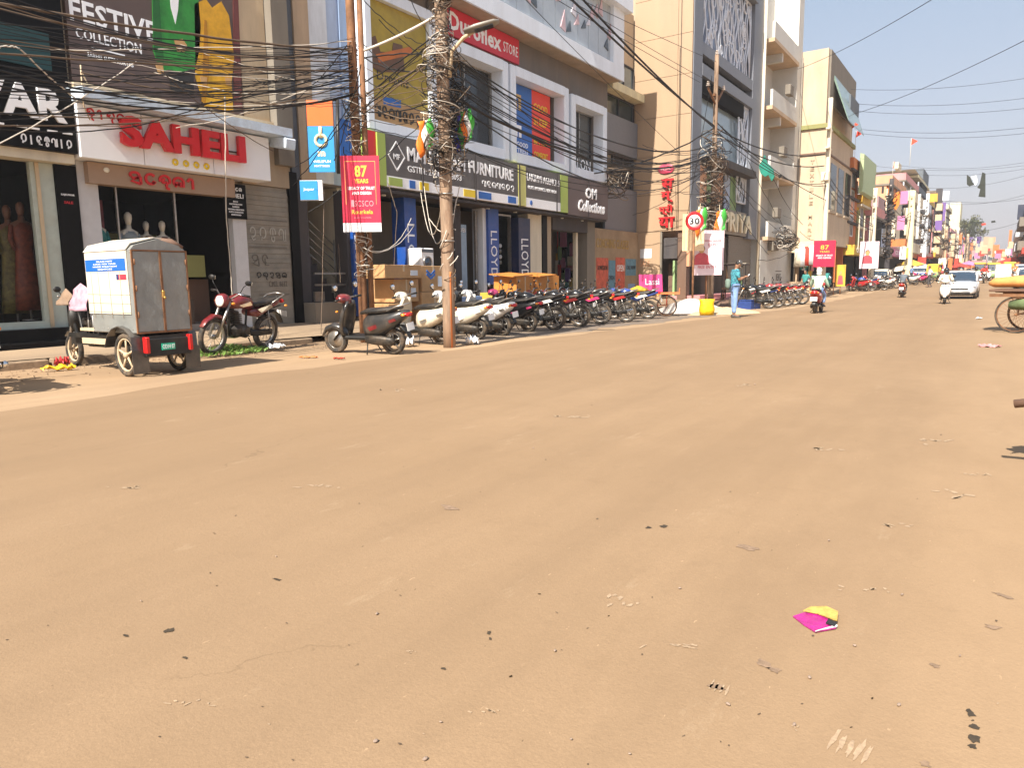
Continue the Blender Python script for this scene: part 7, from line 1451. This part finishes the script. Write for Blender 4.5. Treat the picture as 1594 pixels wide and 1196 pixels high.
# =============================================================== FAR STREET
def winmesh(m1, m2):
    f = MB().bb(-.12, .03, -.6, -.52, 0, 1.4).bb(-.12, .03, .52, .6, 0, 1.4).bb(-.12, .03, -.52, .52, 0, .08).bb(-.12, .03, -.52, .52, 1.32, 1.4).bb(-.1, .02, -.03, .03, .08, 1.32); return f
_wf = winmesh(0, 0).build('window', C['white']); _wp = bx('pane', M['glassd'], _wf, -.02, 0, -.52, .52, .08, 1.32); _wf_used = [False]
def addwin(par, loc, s, rz=0):
    if not _wf_used[0]: f = _wf; _wf_used[0] = True
    else: f = copy_tree(_wf)
    f.parent = par; f.location = loc; f.scale = (1, s, s*1.05); f.rotation_euler = (0, 0, rz); return f
cnt = [0]
def far_building(lb, X, y0, y1, H, c, side=1, c2='cream', floors=None, shop='red', balcony=None, roofc='grey', parapet=.8):
    """side=+1: left row, front faces +x; -1: right row, front faces -x"""
    t = empty('building', (X, y0, gz(y0)), 0, lb, 'building'); D_ = 12; s = side; Wd = y1-y0; zs_ = -2.5
    bx('wall', C[c], t, *((-D_, -.02) if s > 0 else (.02, D_)), 0, Wd, zs_, H); fl = floors or max(1, int(H/3.4)); fh = (H-3.4)/max(1, fl-1) if fl > 1 else H
    bx('front', C[c2], t, *((-.019, .10) if s > 0 else (-.10, .019)), .15, Wd-.15, 3.4, H-.3); bx('roof_slab', C[roofc], t, *((-D_, .5) if s > 0 else (-.5, D_)), -.1, Wd+.1, H+.003, H+.2)
    p_ = MB(); p_.bb(*((.35, .5) if s > 0 else (-.5, -.35)), -.1, Wd+.1, H+.2, H+.2+parapet).bb(*((-D_, .34) if s > 0 else (-.34, D_)), -.1, .05, H+.2, H+.2+parapet); p_.build('parapet', C[c], t)
    bx('shop_opening', DARK, t, *((-.018, .12) if s > 0 else (-.12, .018)), .4, Wd-.4, 0, 2.7); sg_ = bx('shop_sign', C[shop] if shop in C else shop, t, *((.0, .8) if s > 0 else (-.8, .0)), .2, Wd-.2, 2.75, 3.55)
    text(random.choice(('STORE', 'CLOTH', 'JEWELS', 'MEDICAL', 'SHOES')), WHT, sg_, ((.81 if s > 0 else -.81), (Wd*.25 if s > 0 else Wd*.75), 2.95), (0, s, 0), Wd*.5, .42)
    for k in range(1, fl):
        z = 3.4+(k-1)*fh; nW = max(1, int(Wd/3.2))
        for i in range(nW): addwin(t, ((.11 if s > 0 else -.11), Wd*(i+.5)/nW, z+.9), 1.2, 0 if s > 0 else pi)
        if s > 0: 
            for i in range(2): addwin(t, (-2.5-4.2*i, -.03, z+.9), 1.0, -pi/2)
        else:
            for i in range(2): addwin(t, (2.5+4.2*i, -.03, z+.9), 1.0, -pi/2)
        bx('floor_band', C[roofc], t, *((.101, .3) if s > 0 else (-.3, -.101)), 0, Wd, z-.1, z+.1)
        if balcony: b = MB(); b.bb(*((.3, 1.3) if s > 0 else (-1.3, -.3)), Wd*.1, Wd*.9, z-.12, z+.08); b.bb(*((1.2, 1.3) if s > 0 else (-1.3, -1.2)), Wd*.1, Wd*.9, z+.08, z+1.1); b.bb(*((.31, 1.19) if s > 0 else (-1.19, -.31)), Wd*.1, Wd*.1+.1, z+.08, z+1.1); b.build('balcony', C[balcony], t)
    cnt[0] += 1; return t
FX_ = -10.3
def yb(px): return W(px, 400, FX_).y
def ht(px, py): q = W(px, py, FX_); return q.z-gz(q.y)
rows = [(1314, 1331, 240, 'orange', 'orange', 'yellow', None, 'orange building with a green billboard, next to the beige corner block', 4), (1331.5, 1345, 300, 'yellow', 'olive', 'red', None, 'low yellow fronted building left of the small poster', 3), (1345.5, 1372, 320, 'rose', 'lblue', 'grey', None, 'low building with a faded pink sheet roof behind the pale pole', 2),
 (1372.5, 1396, 268, 'paleor', 'cream', 'pink', None, 'terracotta building with a broad cream roof terrace', 5), (1396.5, 1418, 262, 'rose', 'cream', 'orange', 'cream', 'rose balconied building behind the broad cream pole', 5), (1418.5, 1432, 283, 'slate', 'white', 'red', 'white', 'grey building hung with black and white signs', 5),
 (1432.5, 1447, 297, 'yellow', 'dgrey', 'red', None, 'dark fronted building with a yellow side, right of the white lamp pole', 6), (1447.5, 1456, 293, 'brown', 'rose', 'yellow', 'sand', 'brown building with a dark upper corner', 6), (1456.5, 1464, 326, 'purple', 'white', 'purple', None, 'building with a tall purple banner front', 5), (1464.5, 1471, 313, 'tower', 'tower', 'red', None, 'cream tower block rising over the far street', 8),
 (1471.5, 1481, 352, 'rose', 'sand', 'orange', 'sand', 'rose building right of the cream tower', 5), (1481.5, 1489, 358, 'brown', 'paleor', 'red', 'white', 'brown building with pale balconies far up the left side', 5), (1489.5, 1496, 350, 'cream', 'orange', 'yellow', None, 'cream building with an orange front far up the left side', 6), (1496.5, 1503, 368, 'orange', 'rose', 'red', 'sand', 'orange building near the end of the left row', 5), (1503.5, 1509, 372, 'sand', 'beige', 'blue', None, 'sand building near the end of the left row', 5), (1509.5, 1514, 366, 'purple', 'rose', 'red', None, 'purple fronted building last but one of the left row', 6), (1514.5, 1519, 376, 'beige', 'sand', 'orange', None, 'beige building last of the left row', 6)]
random.seed(60)
for a, b, yt, c, c2, shp, bal, lb, fl in rows:
    y0, y1 = yb(a), yb(b); H = ht(a, yt)-1.0; far_building(lb, FX_+random.uniform(-.3, .3), y0, y1-.15, H, c, 1, c2, fl, shp, bal, roofc=random.choice(('grey', 'cream', 'dgrey')))
# extras on the far row
y0 = yb(1316); o = MB().prism([(0, 0, 0), (.3, 0, -.1), (.3, 0, -3.0), (0, 0, -3.1)], YD, 7).build('billboard', mat('sage_board', hexc('a3b48c'), .6, var=.12)); q = W(1318, 240, FX_); o.location = (FX_+.55, y0+1, q.z+.4); tag(o, 'pale green billboard on the roof edge of the orange building', 'billboard')
def fblock(par, name, px0, px1, py0, py1, c, dep=5, X=-9.5, m=None):
    """block of a far building: its near right edge stands at px1 on the street line"""
    y = W(px1, 400, X).y; a = YY(px0, py1, y); b_ = YY(px1, py0, y); return bx(name, m or C[c], par, a.x, b_.x, y, y+dep, a.z, b_.z)
t = empty('building', (0, 0, 0), 0, 'low building with a faded pink corrugated upper wall over a dark open shop bay', 'building')
fblock(t, 'dark_bay', 1333, 1362, 338, 384, 'dgrey', m=DARK); fblock(t, 'sheet_wall', 1331, 1368, 305, 337, 'rose', m=mat('corrugated_pink', hexc('9d7f84'), .6, var=.5, scale=6, stretch=(6, 1, .05)))
for a_ in (1336, 1344, 1353, 1361): fblock(t, 'post', a_, a_+1.6, 336, 388, 'cream', X=-9.35, dep=.3)
fblock(t, 'shop_front', 1333, 1364, 385, 440, 'dgrey', m=DARK, X=-9.6); fblock(t, 'fascia', 1332, 1366, 379, 386, 'paleor', X=-9.3, dep=.4)
t = empty('building', (0, 0, 0), 0, 'terracotta building topped by stacked cream roof terraces', 'building')
fblock(t, 'upper_wall', 1339, 1386, 283, 307, 'orange'); fblock(t, 'lower_wall', 1364, 1396, 307, 385, 'cream'); fblock(t, 'terrace', 1338, 1430, 272, 283, 'tower', dep=20); fblock(t, 'terrace', 1342, 1424, 263, 270, 'cream', dep=18); fblock(t, 'recess', 1396, 1436, 284, 297, 'dgrey', m=DARK, dep=8); fblock(t, 'roof_slab', 1420, 1438, 262, 283, 'slate', dep=10)
for a_ in (1396, 1405, 1416, 1428): fblock(t, 'column', a_, a_+2.4, 283, 298, 'white', X=-9.35, dep=.6)
for a_, b_, c0_ in ((1346, 290, 1349), (1358, 288, 1362), (1372, 290, 1376), (1380, 318, 1387), (1372, 345, 1379), (1386, 348, 1392)): fblock(t, 'window', a_, c0_, b_, b_+11, 'dgrey', m=M['glassd'], X=-9.38, dep=.2)
fblock(t, 'water_tank', 1392, 1399, 252, 263, 'cream', dep=3)
t = empty('building', (0, 0, 0), 0, 'grey building with arched pink trim under the cream terraces', 'building')
fblock(t, 'wall', 1396, 1423, 298, 384, 'grey'); fblock(t, 'arch_opening', 1401, 1412, 319, 336, 'dgrey', m=DARK, X=-9.4, dep=.4); fblock(t, 'window', 1398, 1407, 359, 370, 'dgrey', m=DARK, X=-9.4, dep=.4); fblock(t, 'shop_bay', 1397, 1420, 385, 420, 'dgrey', m=DARK)
t = empty('building', (0, 0, 0), 0, 'brown grey building with rough dark balconies left of the purple banner', 'building')
fblock(t, 'wall', 1434, 1466, 296, 400, 'brown', m=mat('rough_tan', hexc('8f7a64'), .8, var=.8, scale=1.2)); random.seed(3)
for k in range(26): a_ = random.uniform(1436, 1462); b_ = random.uniform(300, 390); fblock(t, 'balcony_piece', a_, a_+random.uniform(1.5, 4), b_, b_+random.uniform(3, 9), random.choice(('dgrey', 'rose', 'cream', 'sand', 'grey', 'paleor')), X=-9.3-.01*k, dep=.6)
t = empty('building', (0, 0, 0), 0, 'plain cream tower block rising over the far left roofs, left of the hazy tree', 'building')
fblock(t, 'wall', 1473, 1496, 315, 405, 'tower', dep=12); fblock(t, 'side_wall', 1468, 1473.5, 318, 405, 'sand', dep=10)
for k, (px0, px1, py, c, lb) in enumerate(((1462, 1475, 357, 'rose', 'rose block below the cream tower'), (1476, 1487, 356, 'sand', 'sand coloured block before the foot of the cream tower'), (1488, 1498, 362, 'paleor', 'pale orange block right below the cream tower'), (1498, 1507, 366, 'brown', 'brown block below the hazy tree'), (1507, 1515, 372, 'beige', 'beige block right of the brown one below the tree'))):
    t = empty('building', (0, 0, 0), 0, 'low '+lb, 'building'); fblock(t, 'wall', px0, px1, py, 408, c, dep=6, X=-9.2); random.seed(k+5)
    for j in range(16): a_ = random.uniform(px0+.5, px1-2.5); b_ = random.uniform(py+3, 398); fblock(t, 'facade_piece', a_, a_+random.uniform(1, 2.6), b_, b_+random.uniform(2.5, 6), random.choice(('dgrey', 'dgrey', 'cream', 'white', 'orange', 'grey', 'red', 'brown')), X=-9.1-.012*j, dep=.8)
dgw = mat('figure_sign', hexc('c8c8c6'), .5, var=.9, scale=2.2)
for px0, px1, py0, py1, X, c, lb in ((1463, 1473, 315, 344, -9.0, 'purple', 'tall purple vertical banner beside the cream tower'), (1455, 1467, 343, 359, -8.8, 'purple', 'lower purple sign projecting from the brown building'), (1423, 1434, 302, 372, -9.0, dgw, 'black and white vertical sign before the grey building'), (1401, 1414, 297, 318, -9.2, 'pink', 'bright pink hoarding panel under the cream terraces'), (1396, 1409, 336, 358, -9.0, 'pink', 'lower bright pink panel over the far shopfront'),
        (1445, 1460, 301, 315, -9.3, 'yellow', 'yellow panel at the top of the dark fronted building'), (1455, 1468, 293, 330, -9.6, 'dgrey', 'dark panel over the yellow topped building'), (1520, 1528, 368, 379, -5.5, 'purple', 'small far purple banner at the end of the street'), (1535, 1550, 369, 378, -2.5, 'paleor', 'far pale orange banner across the end of the street'), (1491, 1498, 365, 382, -8.2, 'orange', 'orange vertical sign right of the cream tower'), (1383, 1412, 372, 384, -9.2, 'orange', 'terracotta shop fascia under the pink panels'), (1375, 1394, 341, 370, -9.6, 'cream', 'cream wall panel behind the dark far pole'),
        (1569, 1576, 358, 386, 2.3, 'orange', 'upright orange banner left of the dark blue billboard'), (1583, 1600, 318, 342, 2.6, sign_mat('night_blue', hexc('2c3348')), 'dark blue billboard at the right edge over the far street'), (1467, 1478, 297, 312, -9.4, 'white', 'white rooftop panels above the purple banner'), (1400, 1411, 384, 404, -8.4, 'white', 'white board at the far shopfront'), (1409, 1414, 386, 402, -8.3, 'yellow', 'yellow strip beside the white shopfront board')): rboard(px0, px1, py0, py1, X, c, lb, 'signboard', 'sign', post=False, th=.15)
random.seed(66)
for i in range(60):
    px = 1462+i*1.9; X = FX_+2.0+random.random()*1.6 if px < 1530 else random.uniform(-7, 2.0); Yv = yb(min(px, 1510))*.9 if px < 1520 else random.uniform(200, 255)
    q = YY(px, random.uniform(380, 412), Yv); w_ = random.uniform(.3, .8)*Yv/120; cn = random.choice(('red', 'orange', 'pink', 'white', 'sand', 'beige', 'rose', 'sand', 'brown', 'tan'))
    o = MB().bb(-w_/2, w_/2, -.06, .06, 0, w_*random.uniform(.6, 2.2)).build('street_banner', C[cn]); o.location = q; tag(o, 'small %s banner or shop sign in the crowded far street' % dict(sand='pale tan', rose='dusty pink').get(cn, cn), 'banner', 'small banners and signs far up the street')
# buildings closing the street and the right hand row
ends = [(-16, -8, 262, 8.6, 'sand', 'far sand coloured building left of the end of the street'), (-7.8, -3.5, 300, 7.4, 'rose', 'far rose building closing the end of the street'), (-3.3, .5, 320, 6.6, 'beige', 'far beige building in the middle of the end of the street'), (.7, 6.5, 290, 7.2, 'cream', 'far cream building at the right of the end of the street')]
for x0, x1, y, H, c, lb in ends:
    t = empty('building', (x0, y, 2.3), 0, lb, 'building'); bx('wall', C[c], t, 0, x1-x0, 0, 15, -3, H); 
    for k in range(int(H/3.2)):
        for i in range(3): addwin(t, ((x1-x0)*(i+.5)/3, -.03, .8+k*3.2), 1.1, -pi/2)
for lb, X, y0, y1, H, c, c2, shp, bal in (('dark blue topped building at the right edge of the far street', 3.3, 119, 140, 9.8, 'sand', 'paleor', 'red', 'grey'), ('orange fronted building on the right, behind the dark blue topped one', 3.3, 141, 158, 8, 'paleor', 'sand', 'grey', 'white'), ('cream building on the far right side', 3.5, 159, 185, 8.5, 'cream', 'rose', 'red', 'white'), ('rose building on the far right side', 3.6, 186, 220, 7.5, 'rose', 'sand', 'orange', None), ('grey building last on the far right side', 3.8, 221, 270, 9, 'slate', 'cream', 'red', None)):
    far_building(lb, X, y0, y1, H, c, -1, c2, 3, shp, bal)
# stall umbrellas and canopies
GU = 'stall umbrellas and canopies along the kerb'; random.seed(71)
um = None
def umbrella(px, py, X, c, s, lb):
    cc = W(px, py, X) if X is not None else G(px, py); t = empty('stall_umbrella', (cc.x, cc.y, gz(cc.y)), random.random(), lb, 'umbrella', GU); z = cc.z-gz(cc.y); mb = MB(); n = 10
    vs = [(0, 0, z+.35*s)]+[(s*cos(2*pi*k/n), s*sin(2*pi*k/n), z-.12*s*(k % 2)) for k in range(n)]; mb.add(vs, [(0, 1+k, 1+(k+1) % n) for k in range(n)]); o = mb.build('canopy', C[c], t); md = o.modifiers.new('s', 'SOLIDIFY'); md.thickness = .02
    MB().tube([(0, 0, 0), (0, 0, z+.3*s)], .03, 6).build('pole', C['brown'], t)
for px, py, X, c, s, lb in ((1432, 419, -7.9, 'lblue', 2.3, 'pale blue stall umbrella beyond the cream parked car'), (1418, 412, -8.6, 'yellow', 1.8, 'yellow stall umbrella left of the pale blue one'), (1405, 420, -8.8, 'cream', 1.6, 'cream stall umbrella beside the orange shopfront'), (1519, 416, -5.5, 'orange', 3.4, 'orange canopy in the middle of the far street'), (1508, 412, -6.5, 'pink', 2.8, 'pink canopy left of the orange one'), (1494, 415, -7, 'red', 2.2, 'red canopy behind the silver car'), (1548, 410, -1.6, 'yellow', 2, 'yellow canopy behind the mini truck'), (1576, 410, 2.0, 'red', 3.2, 'red canopy on the right side of the far street'), (1586, 418, 2.4, 'orange', 2.6, 'orange canopy over the parked cars on the right')): umbrella(px, py, None if False else X, c, s, lb) if X < -2 or X > 0 else umbrella(px, py, X, c, s, lb)
# parked bikes and riders up the street
GB = 'two wheelers parked far up the left side'; random.seed(90)
for i, (px, py) in enumerate(((1348, 454), (1357, 453), (1366, 452), (1376, 452), (1386, 450), (1395, 449), (1440, 443), (1448, 441), (1425, 444), (1476, 437))):
    k = random.choice(('redp', 'blackp', 'bluep')); o = moto(k, style='spoke', accent='whitep') if i % 2 else scoot(random.choice(('pinkp', 'whitep', 'redp'))) ; put(o, 'small %s parked among others far up the left side' % o['category'], GB, px, py, random.uniform(150, 215))
GC = 'two wheelers on the far road'
for i, (px, py, hd) in enumerate(((1538, 437, -88), (1528, 437, -92), (1572, 441, 90), (1583, 444, 90), (1550, 433, 90), (1510, 441, -88))):
    o = scoot(('whitep', 'redp', 'greyp')[i % 3]); put(o, 'tiny %s scooter on the crowded far road' % ('white', 'red', 'grey')[i % 3], GC, px, py, hd, lean=0)
# clothes stall of the beige block
for k, (px, c, lb) in enumerate(((1250, 'white', 'white garment hanging at the clothes stall, leftmost'), (1256, 'red', 'red patterned garment hanging at the clothes stall'), (1263, 'white', 'white garment hanging right of the red one'), (1243, 'cream', 'cream garment hanging at the left post of the clothes stall'))):
    q = W(px, 382, -10.6); o = MB().loft([(-1.3, 0, .34, .05), (-.6, 0, .28, .06), (-.1, 0, .30, .05), (0, 0, .12, .03)], 10, 2.4, axis='z').build('hanging_garment', C[c]); o.location = (-10.6+.0, 52.6, q.z); o.location.x = YY(px, 382, 52.4).x; tag(o, lb, 'garment', 'garments hung at the clothes stall')
# hazy tree beyond the tower
tt = empty('tree', (-13.5, 262, 2.3), 0, 'hazy olive tree rising behind the far left roofs, right of the cream tower', 'tree'); q = YY(1506, 352, 262)
tt.location = (q.x, 262, 2.3); tk = MB(); tk.tube([(0, 0, 0), (.2, 0, 4), (0, .3, 9)], [.5, .38, .2], 8)
for k in range(7): a = k*.9; tk.tube([(0, .2, 6+k*.4), (2.2*cos(a), 2.2*sin(a), 9.5+k*.5)], [.16, .05], 5)
tk.build('trunk', C['brown'], tt); lf = MB(); random.seed(13); lms = [mat('leaf_olive', (.10, .11, .035), .7, var=.3), mat('leaf_light', (.15, .15, .05), .7, var=.3), mat('leaf_deep', (.05, .065, .02), .7, var=.3)]; cl_ = [(random.gauss(0, 2.6), random.gauss(0, 2.4), 9.5+random.random()*5) for _ in range(26)]
for cx, cy, cz in cl_:
    lf.use(random.choice(lms))
    for k in range(80):
        d = V((random.gauss(0, 1), random.gauss(0, 1), random.gauss(0, .8))).normalized()*random.random()**.4*1.25; p_ = V((cx, cy, cz))+d; a = V((random.uniform(-1, 1), random.uniform(-1, 1), random.uniform(-1, 1))).normalized()*.30; b = a.cross(V((random.random(), random.random(), 1))).normalized()*.16; lf.add([p_-a, p_+b, p_+a, p_-b], [(0, 1, 2, 3)])
lf.build('crown', None, tt); zt_ = q.z-2.3; tt.scale = (1, 1, max(.6, (zt_+1.5)/14))
# =============================================================== AIR
hz = MB().bb(-420, 420, -60, 900, -1.0, 45).build('haze'); hm_ = bpy.data.materials.new('haze'); hm_.use_nodes = True; hn = hm_.node_tree.nodes; hn.clear()
ho_ = hn.new('ShaderNodeOutputMaterial'); pv_ = hn.new('ShaderNodeVolumePrincipled'); pv_.inputs['Color'].default_value = (.93, .92, .95, 1); pv_.inputs['Density'].default_value = .0007; pv_.inputs['Anisotropy'].default_value = .2; hm_.node_tree.links.new(pv_.outputs[0], ho_.inputs['Volume'])
hm_.cycles.homogeneous_volume = True; hz.data.materials.clear(); hz.data.materials.append(hm_); tag(hz, kind='stuff')
# =============================================================== LIGHT
wld = bpy.data.worlds.new('World'); sc.world = wld; wld.use_nodes = True; n = wld.node_tree.nodes; l = wld.node_tree.links
SUN_EL, SUN_AZ = R(46), (.07, -1.0)      # the sun stands down the street, behind the camera
sky = n.new('ShaderNodeTexSky'); sky.sky_type = 'NISHITA'; sky.sun_disc = False; sky.sun_elevation = SUN_EL; sky.sun_rotation = math.atan2(SUN_AZ[0], SUN_AZ[1]); sky.air_density = 1.1; sky.dust_density = 5.5; sky.ozone_density = 1.6; sky.altitude = 200
tcw = n.new('ShaderNodeTexCoord'); sx = n.new('ShaderNodeSeparateXYZ'); l.new(tcw.outputs['Generated'], sx.inputs[0])
cr = n.new('ShaderNodeValToRGB'); e = cr.color_ramp.elements; e[0].position = 0.; e[0].color = (2.25, 2.00, 2.06, 1); e[1].position = .75; e[1].color = (1.02, 1.36, 1.86, 1)
k_ = e.new(.16); k_.color = (1.62, 1.66, 1.88, 1); k_ = e.new(.40); k_.color = (1.10, 1.44, 1.82, 1); l.new(sx.outputs[2], cr.inputs[0])
mxs = n.new('ShaderNodeMix'); mxs.data_type = 'RGBA'; mxs.inputs[0].default_value = .78; l.new(sky.outputs[0], mxs.inputs[6]); l.new(cr.outputs[0], mxs.inputs[7])   # thin dry season haze whitens the sky
l.new(mxs.outputs[2], n['Background'].inputs[0]); n['Background'].inputs[1].default_value = .13
sl_ = bpy.data.lights.new('sun', 'SUN'); sl_.energy = 3.9; sl_.angle = R(.5); sl_.color = (1, .93, .82); so = bpy.data.objects.new('sun', sl_); col.objects.link(so)
dv = V((SUN_AZ[0], SUN_AZ[1], 0)).normalized()*cos(SUN_EL)+V((0, 0, sin(SUN_EL))); so.rotation_euler = dv.to_track_quat('Z', 'Y').to_euler(); so.location = (0, -10, 30)
sc.view_settings.view_transform = 'Standard'; sc.view_settings.look = 'None'; sc.view_settings.gamma = 1; sc.view_settings.exposure = 1.38
sc.cycles.volume_bounces = 0; sc.cycles.max_bounces = 6; sc.cycles.use_denoising = True
